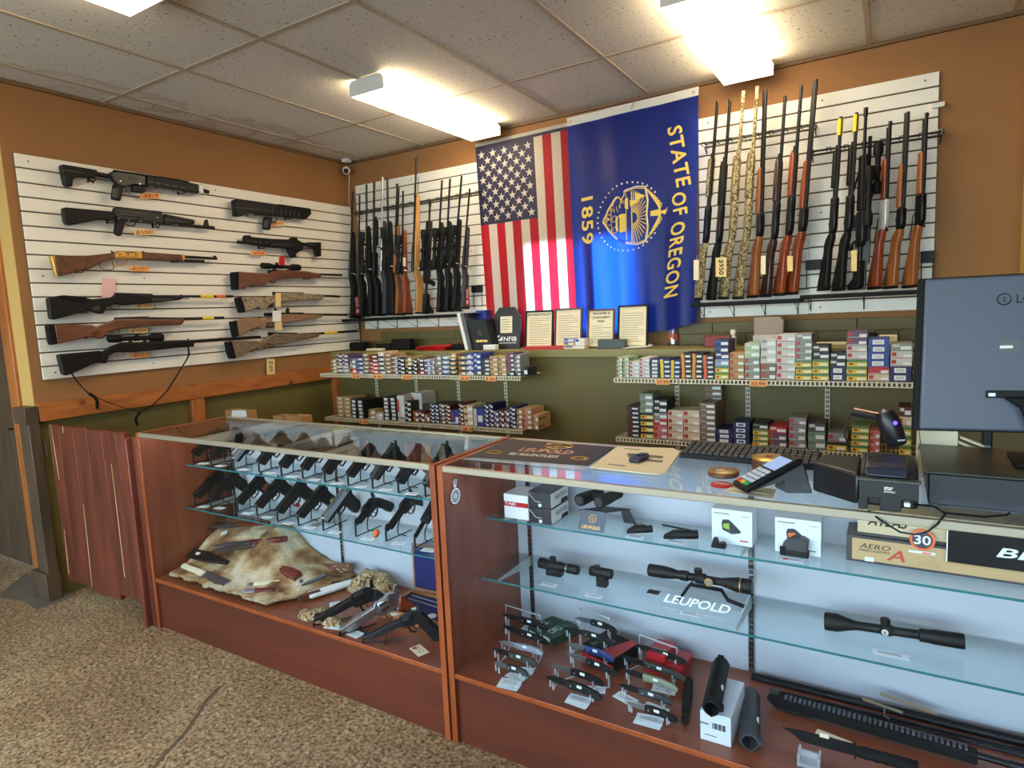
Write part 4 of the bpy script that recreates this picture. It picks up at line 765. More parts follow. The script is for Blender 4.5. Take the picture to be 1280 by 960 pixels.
line(m, [(-.5, -.45), (-.62, -.3), (-.5, -.2), (-.66, -.1)], .03, 0)
# eagle at the emblem's top (right hand side of the hanging cloth)
P(m, [(-.06, .66), (.08, .66), (.1, .92), (.02, 1.02), (-.08, .92)], 0); P(m, [(-.02, 1.0), (.06, 1.0), (.1, 1.08), (.02, 1.13), (-.04, 1.08)], 0); line(m, [(.04, 1.1), (-.08, 1.14)], .03, 0)
for sgn in (-1, 1):
    for k in range(7): line(m, [(sgn*(.06+.03*k), .92-.012*k), (sgn*(.22+.085*k), .98-.055*k-.012*k*k*.3), (sgn*(.28+.09*k), .84-.07*k)], .03, 0)
m.build('gold_seal', [cgo, cwp], t, smooth=False)
# ================================================================== WIRE SHELVES AND AMMUNITION BOXES
SY = -.6185
def wshelf(lab, z, x0, x1, labels, wallx):
    t = thing('wire_shelf', lab, 'shelf', ((x0+x1)/2, SY, z), 'white wire shelves on the olive wall')
    m = MB(); m.tube([(x0, SY, z-.004), (x1, SY, z-.004)], .003, 6); m.tube([(x0, SY, z-.026), (x1, SY, z-.026)], .003, 6); m.tube([(x0, -.34, z-.006), (x1, -.34, z-.006)], .003, 6); m.tube([(x0, -.47, z-.009), (x1, -.47, z-.009)], .003, 6)
    m.tube([(x1, SY, z-.004), (x1, -.34, z-.006)], .003, 6); m.build('frame_rods', 'shelfw', t)
    m = MB(); x = x0+.003
    while x < x1: m.box((x-.0022, SY+.001, z-.0055), (x+.0022, -.34, z-.0015)); m.box((x-.0045, SY-.0025, z-.026), (x+.0045, SY+.001, z-.002)); x += .0205
    m.build('deck_wires', 'shelfw', t)
    for x in wallx: 
        MB().prism([(x-.003, -.335, z-.012), (x-.003, SY+.02, z-.012), (x-.003, SY+.02, z-.022), (x-.003, -.335, z-.075)], (.006, 0, 0)).build('shelf_bracket', 'shelfw', t)
    for a, b_, txt in labels:
        p, q_ = at('y', SY-.004, a, 470 if z > .9 else 530), at('y', SY-.004, b_, 470 if z > .9 else 530)
        o = MB().box((p.x, SY-.008, z-.034), (q_.x, SY-.004, z-.002)).build('shelf_label', 'tagO', t, smooth=False)
        m = MB(); letter(m, txt, (p.x+.006, SY-.0082, z-.028), (q_.x-p.x-.012, 0, 0), (0, 0, .018)); m.build('handwriting', 'inkO', o, smooth=False)
SL = (.475, .886, 1.286, 1.696); SRX = (2.913, 3.32, 3.727)
def std(x, i, w):
    m = MB(); m.box((x-.0125, -.338, .35), (x+.0125, -.331, 1.12)); z = .37; o = tag(m.build('shelf_standard', 'shelfw', bev=.001), 'white slotted upright strip, %s from the left on the %s' % (ORD[i], w), 'shelf upright', 'slotted shelf uprights')
    m = MB()
    while z < 1.1: m.box((x-.007, -.3388, z), (x-.002, -.3378, z+.016)); m.box((x+.002, -.3388, z), (x+.007, -.3378, z+.016)); z += .025
    m.build('slots', 'matte', o)
for i, x in enumerate(SL): std(x, i, 'left shelves')
for i, x in enumerate(SRX): std(x, i, 'right shelves')
xr = at('y', SY, 1146, 478).x
wshelf('upper left wire shelf crowded with pistol ammunition boxes', 1.073, .155, 1.985, [(440, 450, '24'), (468, 478, '18'), (503, 514, '20'), (575, 587, '22'), (607, 620, '16')], SL)
wshelf('lower left wire shelf crowded with ammunition boxes', .7258, .17, 1.985, [(450, 460, '19'), (578, 590, '21')], SL)
wshelf('upper right wire shelf stacked with rifle cartridge boxes', 1.073, 2.624, xr+.06, [(820, 837, '27.99'), (938, 958, '32.99')], SRX)
wshelf('lower right wire shelf stacked with rifle cartridge boxes', .7212, 2.627, 4.22, [(891, 909, '24.99')], SRX)
CC = {}
def cm(c):
    if c not in CC: CC[c] = mat('card %d %d %d' % c, c, .5)
    return CC[c]
C = dict(gold=(188, 160, 104), black=(34, 32, 34), white=(206, 202, 194), red=(186, 48, 44), purple=(98, 74, 96), grey=(140, 140, 138), orange=(222, 96, 40), blue=(52, 72, 150), lblue=(140, 158, 196), navy=(34, 38, 88),
         tan=(176, 144, 102), brown=(126, 84, 50), yellow=(226, 196, 40), green=(96, 130, 84), lgreen=(168, 188, 150), dgrey=(78, 78, 78), taupe=(128, 106, 88), maroon=(92, 34, 36), wood=(184, 140, 84), pink=(206, 110, 110), cream=(214, 196, 164), ggrey=(134, 142, 130), oran2=(228, 140, 40), dgreen=(60, 84, 60))
NAMES = dict(gold='gold', black='black', white='white', red='red', purple='purple', grey='grey', orange='orange', blue='blue', lblue='pale blue', navy='navy', tan='tan', brown='brown', yellow='yellow', green='green', lgreen='pale green', dgrey='dark grey', taupe='taupe', maroon='maroon', wood='wood coloured', pink='pink', cream='cream', ggrey='grey green', oran2='amber', dgreen='dark green')
def boxmesh(x0, x1, y0, y1, z0, z1, a, b_, st):
    """carton with a printed front; returns MB and materials"""
    m = MB(); m.box((x0, y0, z0), (x1, y1, z1), 0); w, h = x1-x0, z1-z0; e = .0006
    def R_(u0, v0, u1, v1, mi, k=1): m.box((x0+w*u0, y0-e*k, z0+h*v0), (x0+w*u1, y0, z0+h*v1), mi)
    if st == 'b': R_(0, 0, 1, .45, 1); R_(.3, .38, .72, .68, 2, 2)
    elif st == 'l': R_(0, 0, .3, 1, 1); R_(.42, .25, .88, .62, 2, 2)
    elif st == 'w': R_(.45, .2, .95, .65, 2, 2); R_(.06, .55, .4, .9, 1, 2)
    elif st == 'd':
        R_(.2, .15, .75, .8, 2, 1.5); R_(.3, .3, .65, .62, 1, 2)
    elif st == 't': R_(0, .62, 1, 1, 1); R_(.5, .12, .92, .42, 2, 2); R_(.1, .2, .3, .5, 3, 2)
    elif st == 'r':
        R_(.04, .35, .26, .85, 3, 2); R_(.6, .15, .96, .55, 2, 2); R_(.05, .08, .95, .16, 1, 2)
    # printed side, facing +x
    if st in 'btlr': m.box((x1, y0+.004, z0+h*.25), (x1+e, y0+(y1-y0)*.55, z0+h*.6), 1)
    m.box((x0+.003, y0+.003, z1), (x1-.003, y1-.003, z1+.0003), 0 if st != 't' else 1)
    return m
BX = []
def stack(ox, oy, sc, u0, u1, vt, seq, sname, idx, zs, dep=.15, yo=0, cat='ammunition box', hh=None):
    """one stack: crop coords of its left, right edge and top; seq = bottom-up list of (colour, accent, style)"""
    yf = SY+.012+yo; p0 = at('y', yf, ox+u0/sc, oy); p1 = at('y', yf, ox+u1/sc, oy); top = at('y', yf, ox+(u0+u1)/2/sc, oy+vt/sc).z
    n = len(seq); h = max(.016, (top-zs)/n) if hh is None else hh
    for k, (a, b_, st) in enumerate(seq):
        j = R.uniform(-.002, .002); jy = R.uniform(0, .006); z0 = zs+.0012+k*h
        m = boxmesh(p0.x+.001+j, p1.x-.001+j, yf+jy, yf+jy+dep, z0, z0+h-.0006, a, b_, st)
        pos = ('alone as' if n == 1 else 'bottom of' if k == 0 else 'top of' if k == n-1 else '%s from bottom,' % ORD[k])
        lab = '%s and %s carton, %s %s stack along %s shelf' % (NAMES[a], NAMES[b_], pos, ORD[idx], sname)
        BX.append(((p1.x-p0.x)*h/(CAM-V((p0.x, yf, z0))).length**2, m, [cm(C[a]), cm(C[b_]), K['white'], cm(C['red'])], lab, cat, 'cartons on the %s shelf' % sname))
def S(s):
    """'a/b/style*n ...' -> list"""
    out = []
    for q_ in s.split():
        p, n = (q_.split('*')+['1'])[:2]; a, b_, st = p.split('/'); out += [(a, b_, st)]*int(n)
    return out
R.seed(11)
UL = [(32, 66, 315, 'gold/black/w*4'), (68, 100, 288, 'white/purple/b*2 purple/white/w*3'), (102, 137, 287, 'white/grey/b*2 purple/white/w*3'), (142, 178, 315, 'orange/black/w grey/white/w grey/purple/w'), (181, 218, 300, 'lblue/navy/t*4'), (221, 255, 285, 'gold/dgrey/b*5'),
 (258, 305, 290, 'red/white/w*3 maroon/red/w*2'), (308, 343, 275, 'white/black/t*4 cream/white/w'), (346, 385, 285, 'tan/brown/b*5'), (388, 420, 305, 'purple/white/t*4'), (423, 460, 310, 'black/white/w*4'), (463, 500, 305, 'black/gold/w*2 gold/black/w*2'),
 (503, 530, 318, 'black/white/w*4'), (533, 570, 312, 'red/black/w black/red/w*2 purple/white/w'), (573, 611, 318, 'blue/white/t*3'), (613, 633, 318, 'grey/white/w*3'), (636, 674, 295, 'brown/grey/t*2 grey/brown/w*2'), (677, 716, 300, 'white/blue/b*4'), (719, 758, 282, 'gold/black/b*4 gold/brown/w'),
 (770, 811, 287, 'gold/black/t*4'), (813, 856, 283, 'blue/white/b*4'), (859, 901, 283, 'dgrey/blue/w blue/white/w*3'), (904, 949, 315, 'dgrey/black/w*4'), (952, 999, 300, 'tan/gold/t*4'), (1001, 1047, 300, 'tan/gold/t*4'), (1050, 1092, 280, 'black/grey/w purple/grey/r*4'), (1094, 1128, 290, 'black/grey/w grey/purple/w*4'), (1130, 1168, 362, 'black/dgrey/w')]
for i, (a, b_, c, s) in enumerate(UL): stack(400, 380, 4.571, a, b_, c, S(s), 'upper left', i, 1.073, dep=.16 if i < 23 else .12)
LL = [(50, 89, 530, 'gold/tan/b*5'), (91, 130, 532, 'gold/tan/b*5'), (133, 166, 545, 'black/white/d*5'), (168, 205, 548, 'black/white/d*5'), (207, 245, 548, 'black/dgrey/w*5'), (230, 268, 602, 'gold/brown/w*2'), (270, 312, 622, 'white/grey/w*2'), (318, 355, 533, 'black/white/d*6'), (358, 396, 533, 'black/white/d*6'), (400, 442, 523, 'white/grey/r'), (445, 481, 555, 'black/white/w*4'),
 (484, 548, 508, 'white/grey/r'), (488, 522, 612, 'brown/orange/w*2'), (524, 556, 615, 'maroon/white/w*2'), (558, 587, 628, 'brown/white/w'), (590, 614, 572, 'navy/white/w*5'), (616, 640, 572, 'navy/white/w*5'), (644, 676, 570, 'taupe/black/w*2 dgrey/white/w*3'), (678, 708, 575, 'maroon/white/w*5'), (710, 756, 608, 'blue/white/r'), (758, 784, 570, 'maroon/white/w*5'), (786, 840, 580, 'cream/brown/w*3'), (842, 902, 598, 'blue/white/l'),
 (905, 930, 575, 'navy/white/w*5'), (932, 957, 572, 'navy/white/w*5'), (960, 990, 610, 'purple/white/w*3'), (992, 1020, 610, 'maroon/white/w*3'), (1022, 1050, 608, 'purple/white/w*3'), (1054, 1088, 590, 'navy/white/w*5'), (1092, 1126, 600, 'tan/brown/w*4'), (1129, 1180, 598, 'tan/pink/r*4'), (1182, 1218, 635, 'tan/brown/r*2')]
for i, (a, b_, c, s) in enumerate(LL):
    if (a, b_) in ((230, 268), (270, 312), (488, 522), (524, 556)): yo = 0
    stack(400, 380, 4.571, a, b_, c+0*i, S(s), 'lower left', i, .7258, dep=.09 if a in (230, 270, 488, 524, 558) else .17, yo=.095 if a in (207, 484) else 0)
UR = [(45, 84, 357, 'lgreen/white/r*5', 0), (86, 127, 357, 'lgreen/green/r*5', 0), (130, 197, 385, 'white/lblue/r*4', 0), (199, 268, 362, 'white/blue/r*5', 0), (270, 335, 370, 'navy/white/d*5', 0), (338, 410, 370, 'navy/yellow/l*4', 0), (412, 478, 376, 'navy/yellow/l*4', 0), (480, 552, 332, 'black/oran2/l*5', 0), (555, 627, 332, 'black/oran2/l*5', 0), (630, 705, 342, 'black/orange/l*5', 0),
 (708, 803, 240, 'yellow/green/t*2 lblue/grey/w navy/white/w navy/blue/w*2', 0), (806, 904, 325, 'wood/brown/r*4', 0), (908, 1012, 262, 'ggrey/white/r*3 lgreen/white/w*2', 0)]
for i, (a, b_, c, s, _) in enumerate(UR): stack(760, 380, 5.333, a, b_, c, S(s), 'upper right', i, 1.073, dep=.17)
UR2 = [(54, 160, 235, 'taupe/white/r*2 white/grey/w*3'), (163, 290, 205, 'white/red/r*6'), (292, 403, 200, 'yellow/green/t*3 ggrey/white/r*3 grey/white/w'), (406, 519, 277, 'yellow/green/t*3 black/white/w*2'), (523, 632, 330, 'navy/white/d*2 black/white/w*2'), (635, 776, 180, 'yellow/green/t*3 white/red/r*2 purple/white/r*2'), (780, 925, 230, 'cream/red/r red/white/r blue/white/d*4'), (929, 1077, 265, 'navy/white/d*2 white/red/r*2 ggrey/white/w'), (1080, 1135, 320, 'black/brown/w*5')]
for i, (a, b_, c, s) in enumerate(UR2): stack(940, 380, 5.332, a, b_, c, S(s), 'upper right', i+13, 1.073, dep=.17)
LR = [(108, 194, 682, 'black/maroon/l*7'), (197, 286, 600, 'yellow/black/t*4 ggrey/green/w*3'), (290, 380, 640, 'pink/grey/r*2 red/white/w grey/white/w black/white/w*2'), (383, 487, 712, 'cream/pink/r*4'), (489, 600, 712, 'cream/pink/r*4'), (603, 710, 662, 'taupe/tan/w*7'), (715, 826, 835, 'navy/white/d*3'), (828, 942, 788, 'navy/blue/d*4')]
for i, (a, b_, c, s) in enumerate(LR): stack(760, 380, 5.333, a, b_, c, S(s), 'lower right', i, .7212, dep=.16)
stack(760, 380, 5.333, 640, 752, 540, S('taupe/brown/w*9'), 'lower right', 8, .7212, dep=.09, yo=.17)
LR2 = [(2, 110, 800, 'yellow/green/t*3 black/green/w'), (115, 236, 820, 'purple/white/r*2 red/white/w'), (248, 366, 760, 'grey/white/r*3 grey/red/r'), (380, 500, 800, 'ggrey/green/w*2 dgrey/white/w'), (512, 648, 868, 'yellow/black/t grey/red/r'), (676, 796, 815, 'yellow/green/t*4'), (800, 870, 850, 'pink/white/r*3'), (1000, 1088, 690, 'yellow/green/t*3 cream/red/r maroon/white/w')]
for i, (a, b_, c, s) in enumerate(LR2): stack(940, 380, 5.332, a, b_, c, S(s), 'lower right', i+9, .7212, dep=.16)
cut = sorted((q_[0] for q_ in BX), reverse=True)[297]
rest = MB(); rm = []
for ar, m, ms, lab, cat, grp in BX:
    if ar >= cut: tag(m.build('ammunition_box', ms, smooth=False), lab, cat, grp)
    else:
        ix = []
        for q_ in ms:
            if q_ not in rm: rm.append(q_)
            ix.append(rm.index(q_))
        n_ = len(rest.v); rest.v += m.v; rest.f += [[i+n_ for i in f_] for f_ in m.f]; rest.m += [ix[i] for i in m.m]
o = rest.build('small_cartons', rm, smooth=False); o['kind'] = 'stuff'; tag(o, 'the many smallest ammunition cartons filling both wire shelf pairs', 'cartons')
# ================================================================== THINGS ON THE LEDGE
LZ = 1.2212
def lean(px, py0, py1, y, w0=None): pass
def upright(name, lab, cat, p0, p1, pt, th, mt, y=-.2, lean_=.05, bev=.003, group=None):
    """slab standing on the ledge: pixels of its bottom left, bottom right and a top point"""
    a, b_ = at('y', y, *p0), at('y', y, *p1); h = at('y', y, *pt).z-LZ; t = thing(name, lab, cat, (a.x, y, LZ), group)
    O = V((a.x, y, LZ)); U = V((b_.x-a.x, 0, 0)); W_ = V((0, lean_, h)); nn = U.cross(W_).normalized(); return t, O, U, W_, nn
def frame(lab, p0, p1, pt, y, title, fm='black', seed=1):
    t, O, U, W_, nn = upright('picture_frame', lab, 'framed notice', p0, p1, pt, .015, fm, y, .035, group='framed notices on the ledge')
    u, w = U.normalized(), W_.normalized(); f = .012; lu, lw = U.length, W_.length
    for nm, o, a, b_ in (('frame_side', O, u*f, W_), ('frame_side', O+U-u*f, u*f, W_), ('frame_bottom', O+u*f, U-u*2*f, w*f), ('frame_top', O+u*f+W_-w*f, U-u*2*f, w*f)): MB().obox(o, a, b_, -nn*.014).build(nm, fm, t, bev=.0015)
    pg = MB().obox(O+u*f+w*f-nn*.008, U-u*2*f, W_-w*2*f, -nn*.004).build('notice_page', 'cream', t, smooth=False)
    m = MB(); yy = .8
    if title:
        for k, tt in enumerate(title): letter(m, tt, O+U*(.5-.032*len(tt))+W_*(.86-.1*k)-nn*.0072, U*.064*len(tt), W_*.055, bold=.03)
        yy = .9-.11*len(title)
    rr = random.Random(seed)
    while yy > .12: m.obox(O+U*.14+W_*yy-nn*.0076, U*(.72 if rr.random() > .3 else .4+rr.random()*.3), W_*.008, nn*.0004); yy -= .055
    m.build('print', 'dgrey', pg, smooth=False)
    MB().tube([O+U*.5+W_*.7-nn*.016, O+U*.5+W_*.7-nn*.016+V((0, .05, -W_.z*.7+.003))], .003, 6).build('easel_leg', fm, t)
frame('framed RETURN POLICY notice in black, leftmost of the four frames', (655.5, 431.5), (690.5, 430), (672, 388), -.20, ['RETURN POLICY'], seed=2)
frame('framed notice with brown border behind the small stack of cards', (692, 430.5), (726.5, 430), (708, 385), -.185, None, 'walnut', 3)
frame('tilted framed TRANSFER & CONSIGNMENT FEES notice', (733, 431.5), (767, 430), (753, 386), -.22, ['TRANSFER &', 'CONSIGNMENT', 'FEES'], 'walnut', 4)
frame('tallest framed notice in black, rightmost of the four frames', (771, 430.5), (809, 429.5), (790, 381), -.185, None, 'black', 5)
# plaque with clipped corners
t, O, U, W_, nn = upright('plaque', 'dark grey NFIB member plaque with clipped upper corners', 'plaque', (615, 432), (650, 432), (632, 384), .02, 'dgrey', -.17, .03)
q_ = [(0.02, 0), (.98, 0), (1, .55), (1, .78), (.78, 1), (.25, 1), (0, .76), (0, .5)]; dg = mat('charcoal plaque', (46, 44, 46), .4); MB().prism([O+U*a+W_*b_ for a, b_ in q_], -nn*.018).build('board', dg, t, bev=.003)
m = MB(); m.obox(O+U*.3+W_*.38+nn*.0004, U*.42, W_*.4, nn*.0012); pc = m.build('paper_card', 'cream', t, smooth=False)
m = MB(); [m.obox(O+U*.35+W_*(.70-.06*k)+nn*.0018, U*(.3 if k % 2 else .24), W_*.01, nn*.0003) for k in range(5)]; m.build('print', 'dgrey', pc, smooth=False)
m = MB(); letter(m, 'NFIB', O+U*.42+W_*.18+nn*.0003, U*.46, W_*.11, bold=.06); m.add([O+U*.2+W_*.19+nn*.001, O+U*.38+W_*.19+nn*.001, O+U*.38+W_*.31+nn*.001], [(0, 1, 2)]); m.add([O+U*.2+W_*.32+nn*.001, O+U*.3+W_*.32+nn*.001, O+U*.2+W_*.25+nn*.001], [(0, 1, 2)]); m.obox(O+U*.22+W_*.13+nn*.0003, U*.64, W_*.015, nn*.0003); m.build('white_lettering', 'white', t, smooth=False)
# brochure box and books at the left end
def book(lab, x0, x1, ht, y, d, mt, cat='book', tilt=0.0):
    a, b_ = at('y', y, x0, 438), at('y', y, x1, 438); h = at('y', y, x0, ht).z-LZ; t = thing('binder', lab, cat, (a.x, y, LZ), 'upright books on the ledge')
    MB().prism([(a.x, y, LZ), (b_.x, y, LZ), (b_.x-h*tilt, y, LZ+h), (a.x-h*tilt, y, LZ+h)], (0, d, 0)).build('cover', mt, t, bev=.0015); MB().prism([(a.x+.003, y+.003, LZ+h*1.0), (b_.x-.003, y+.003, LZ+h*1.0), (b_.x-.003-h*tilt*.0, y+.003, LZ+h+.0006), (a.x+.003, y+.003, LZ+h+.0006)], (0, d-.006, 0)).build('page_edge', 'white', t)
    return t
book('blue folder leaning behind the other books at the left of the plaque', 600, 612, 388, -.12, .1, 'blue', tilt=.08)
book('silver grey spined book left of the black box with gold emblem', 586, 590, 391, -.28, .16, 'grey', tilt=.22)
book('white spined book at the far left of the upright books', 581.5, 585.5, 391, -.28, .16, 'white', tilt=.22)
a, b_, h = at('y', -.29, 591, 438), at('y', -.29, 611, 435), .235; t = thing('brochure_box', 'black upright box with gold emblem and lettering left of the plaque', 'box', (a.x, -.29, LZ))
O = V((a.x+.02, -.29, LZ)); U = V((b_.x-a.x, .03, 0)); W_ = V((-.055, 0, .22)); nn = U.cross(W_).normalized(); MB().obox(O, U, W_, V((0, .12, 0))).build('carton', 'black', t, bev=.002)
m = MB(); c = O+U*.5+W_*.56+nn*.001; ring = [(c+U.normalized()*.014*math.cos(k*PI/10)+W_.normalized()*.018*math.sin(k*PI/10)) for k in range(20)]; m.tube(ring, .0012, 6, close=True); m.tube([c+W_.normalized()*.015, c-W_.normalized()*.01, c-W_.normalized()*.01+U.normalized()*.01], .0012, 6); letter(m, 'LEUPOLD', O+U*.2+W_*.26+nn*.0005, U*.6, W_*.07, bold=.03); m.build('gold_print', 'gold', t, smooth=False)
# loose stuff on the left part of the ledge
def flat(name, lab, cat, pts, z, th, mt, bev=0, group=None): return tag(MB().prism([at('z', z, *p) for p in pts], (0, 0, th)).build(name, mt, bev=bev, smooth=bool(bev)), lab, cat, group)
def lb(name, lab, cat, x0, x1, yt, y, d, mt, z=LZ, bev=.003, group=None):
    a, b_ = at('y', y, x0, 436), at('y', y, x1, 436); h = at('y', y, (x0+x1)/2, yt).z-z; return tag(MB().box((a.x, y, z), (b_.x, y+d, z+h)).build(name, mt, bev=bev), lab, cat, group)
R.seed(4)
rx0, rx1 = at('y', -.25, 526, 436).x, at('y', -.25, 563, 436).x
for k in range(4):
    j = R.uniform(-.02, .02); a_ = R.uniform(-.15, .15); c_ = V(((rx0+rx1)/2+j, -.23, LZ+.001+k*.009)); u_ = V((math.cos(a_), math.sin(a_), 0))*(rx1-rx0)/2; w_ = V((-math.sin(a_), math.cos(a_), 0))*.07
    m = MB(); m.prism([c_-u_-w_, c_+u_-w_, c_+u_+w_+V((0, 0, .004*k)), c_-u_+w_], (0, 0, .006)); tag(m.build('folded_cloth', 'red', bev=.0025), 'bright red folded cloth, %s of the red pile on the ledge' % ('bottom' if k == 0 else 'top' if k == 3 else ORD[k]+' from the bottom'), 'cloth', 'red folded cloths')
lb('pouch', 'square black pouch standing on the ledge under the left rack', 'pouch', 489, 512, 424, -.2, .07, 'matte', bev=.008)
lb('case', 'flat black case on the ledge left of the square pouch', 'case', 470, 488, 430, -.2, .1, 'matte', bev=.006)
lb('pouch', 'rounded black pouch right of the red cloths', 'pouch', 564, 580, 430, -.26, .08, 'matte', bev=.01)
lb('bundle', 'dark bundle of straps in the corner of the ledge', 'straps', 436, 452, 428, -.22, .1, 'rub', bev=.015)
o = MB(); pts = [at('z', LZ+.004, *p) for p in ((443, 434), (460, 437), (468, 433), (452, 431))]; o.prism([pts[0]+V((0, 0, .09)), pts[1]+V((0, 0, .02)), pts[2]+V((.02, 0, .02)), pts[3]+V((0, .02, .09))], (0, 0, .003)); tag(o.build('magazine_leaflet', mat('glossy leaflet', (128, 122, 108), .3)), 'grey glossy leaflet propped up in the corner of the ledge', 'leaflet')
tag(MB().obox(at('z', LZ, 458, 438.5), (.17, .0, 0), (0, .05, .0), (0, 0, .018)).build('paper_stack', 'cream', bev=.002), 'small cream card box at the ledge edge above the upper left shelf', 'box')
lb('tape_roll', 'small white packet of cards beside the brochure box', 'packet', 604, 619, 431, -.28, .05, 'white')
lb('folder', 'flat red folder lying in front of the RETURN POLICY frame', 'folder', 655, 708, 433.2, -.3, .12, 'red', bev=.001)
for k, (z_, c_) in enumerate(((0, 'gold'), (1, 'blue'), (2, 'white'))):
    a, b_ = at('y', -.31, 705, 436), at('y', -.31, 731 if k == 0 else 718, 436); tag(boxmesh(a.x, b_.x, -.31, -.25, LZ+.0012+.024*k, LZ+.024*k+.0245, 'gold', 'blue', 'w').build('card_box', [cm(C[['cream', 'gold', 'lblue'][k]]), cm(C['blue']), 'white', cm(C['red'])], smooth=False), '%s small carton of the short stack in front of the brown frames' % ('bottom', 'middle', 'top')[k] if 0 else ('bottom', 'middle', 'top')[k]+' small carton of the short stack before the second frame', 'carton', 'small cartons on the ledge')
a, b_ = at('y', -.31, 719, 436), at('y', -.31, 731, 436); tag(boxmesh(a.x, b_.x, -.31, -.25, LZ+.026, LZ+.07, 'white', 'blue', 'w').build('card_box', ['white', cm(C['blue']), 'cream', cm(C['grey'])], smooth=False), 'white and blue carton right of the gold one in front of the frames', 'carton', 'small cartons on the ledge')
lb('business_card_box', 'low dark grey box in front of the tilted frame', 'box', 747, 780.5, 424.5, -.29, .06, mat('slate box', (70, 78, 80), .5), bev=.002)
for k in range(4): flat('paper_sheet', ORD[k]+' white sheet from the bottom of the loose papers beside the slate box', 'paper', [(778+k*2, 436-k*.3), (806+k*3, 435-k*.6), (822-k*2, 430-k*.5), (790+k, 430)], LZ+.001+.0024*k, .0012, 'white', group='loose papers on the ledge')
# beverage can
c = at('z', LZ, 842, 431.5); h = at('y', c.y, 842, 402).z-LZ; t = thing('beverage_can', 'tall silver can with orange and blue print on the ledge', 'can', c); rr = (at('y', c.y, 848.3, 420)-at('y', c.y, 835.7, 420)).length/2
MB().lathe(c, c+V((0, 0, h)), [(0, rr*.8), (.02, rr*.86), (.06, rr), (.88, rr), (.95, rr*.82), (1, rr*.82)], 28).build('body', 'steel', t)
m = MB(); R.seed(8)
for k in range(28):
    a_ = 2*PI*k/28; z0, z1, mi = (.1+.25*R.random(), .4+.35*R.random(), R.choice([0, 0, 1])); a2 = a_+2*PI/28
    m.quad(*[c+V((rr*1.01*math.cos(w), rr*1.01*math.sin(w), h*z)) for w, z in ((a_, z0), (a2, z0), (a2, z1), (a_, z1))], mi)
m.build('printed_band', ['orange', 'blue'], t); MB().lathe(c+V((0, 0, h*.985)), c+V((0, 0, h*1.0)), [(0, rr*.84), (1, rr*.78)], 24).build('lid_rim', 'chrome', t)
lb('tin', 'dark red low box on the ledge above the pale blue cartons', 'box', 880, 913, 420, -.25, .1, mat('dull red box', (130, 38, 34), .5), bev=.004)
c = at('z', LZ, 916.5, 433); t = thing('bottle', 'small white capped bottle standing beside the dark red box', 'bottle', c); MB().lathe(c, c+V((0, 0, .075)), [(0, .016), (.05, .018), (.75, .018), (.9, .012), (1, .01)], 18).build('body', 'plasw', t); MB().lathe(c+V((0, 0, .075)), c+V((0, 0, .1)), [(0, .017), (1, .016)], 16).build('cap', 'cream', t)
o = tag(MB().prism([at('y', -.2, *p) for p in ((942, 425), (979, 425), (980, 400), (974, 396), (942, 397))], (0, .05, 0)).build('parcel', mat('mauve grey wrap', (150, 130, 118), .5), bev=.006), 'mauve grey wrapped parcel standing on the ledge under the right rack', 'parcel')
lb('plastic_tray', 'translucent white tray below the mauve parcel', 'tray', 941, 976, 419, -.26, .05, mat('milky tray', (190, 186, 182), .35), bev=.004)
lb('dark_pouch', 'black pouch behind the purple cartons on the ledge', 'pouch', 1080, 1096, 416, -.2, .08, 'matte', bev=.01)
lb('paper_bag', 'crumpled cream paper bag on the ledge at the right', 'bag', 1098, 1122, 419, -.2, .08, 'cream', bev=.008)
lb('sachet', 'cream sachet behind the black and yellow cartons', 'sachet', 1020, 1058, 428, -.2, .06, 'cream', bev=.004)
# things lying below, behind the counter
for (x0, x1, yt, lab) in ((283, 308, 513, 'brown open carton with white paper behind the left case'), (342, 354, 520, 'small brown carton edge behind the left case'), (359, 377, 520, 'brown carton edge right of the small one behind the left case')):
    a, b_ = at('y', -1.5, x0, 530), at('y', -1.5, x1, 530); z = at('y', -1.5, x0, yt).z; t = thing('cardboard_box', lab, 'box', ((a.x+b_.x)/2, -1.5, 0), 'cartons behind the left case'); kb = mat('brown cardboard', (176, 130, 84), .8)
    m = MB(); 
    for q_ in (((a.x, -1.5), (b_.x, -1.495)), ((a.x, -1.42), (b_.x, -1.415)), ((a.x, -1.495), (a.x+.005, -1.42)), ((b_.x-.005, -1.495), (b_.x, -1.42))): m.box((q_[0][0], q_[0][1], 0), (q_[1][0], q_[1][1], z))
    m.box((a.x, -1.5, 0), (b_.x, -1.42, .005)); m.build('carton_walls', kb, t)
    if x0 == 283: MB().prism([at('y', -1.51, *p) for p in ((289, 523), (308, 521), (307, 513), (290, 513))], (0, .004, 0)).build('paper_label', 'white', t)
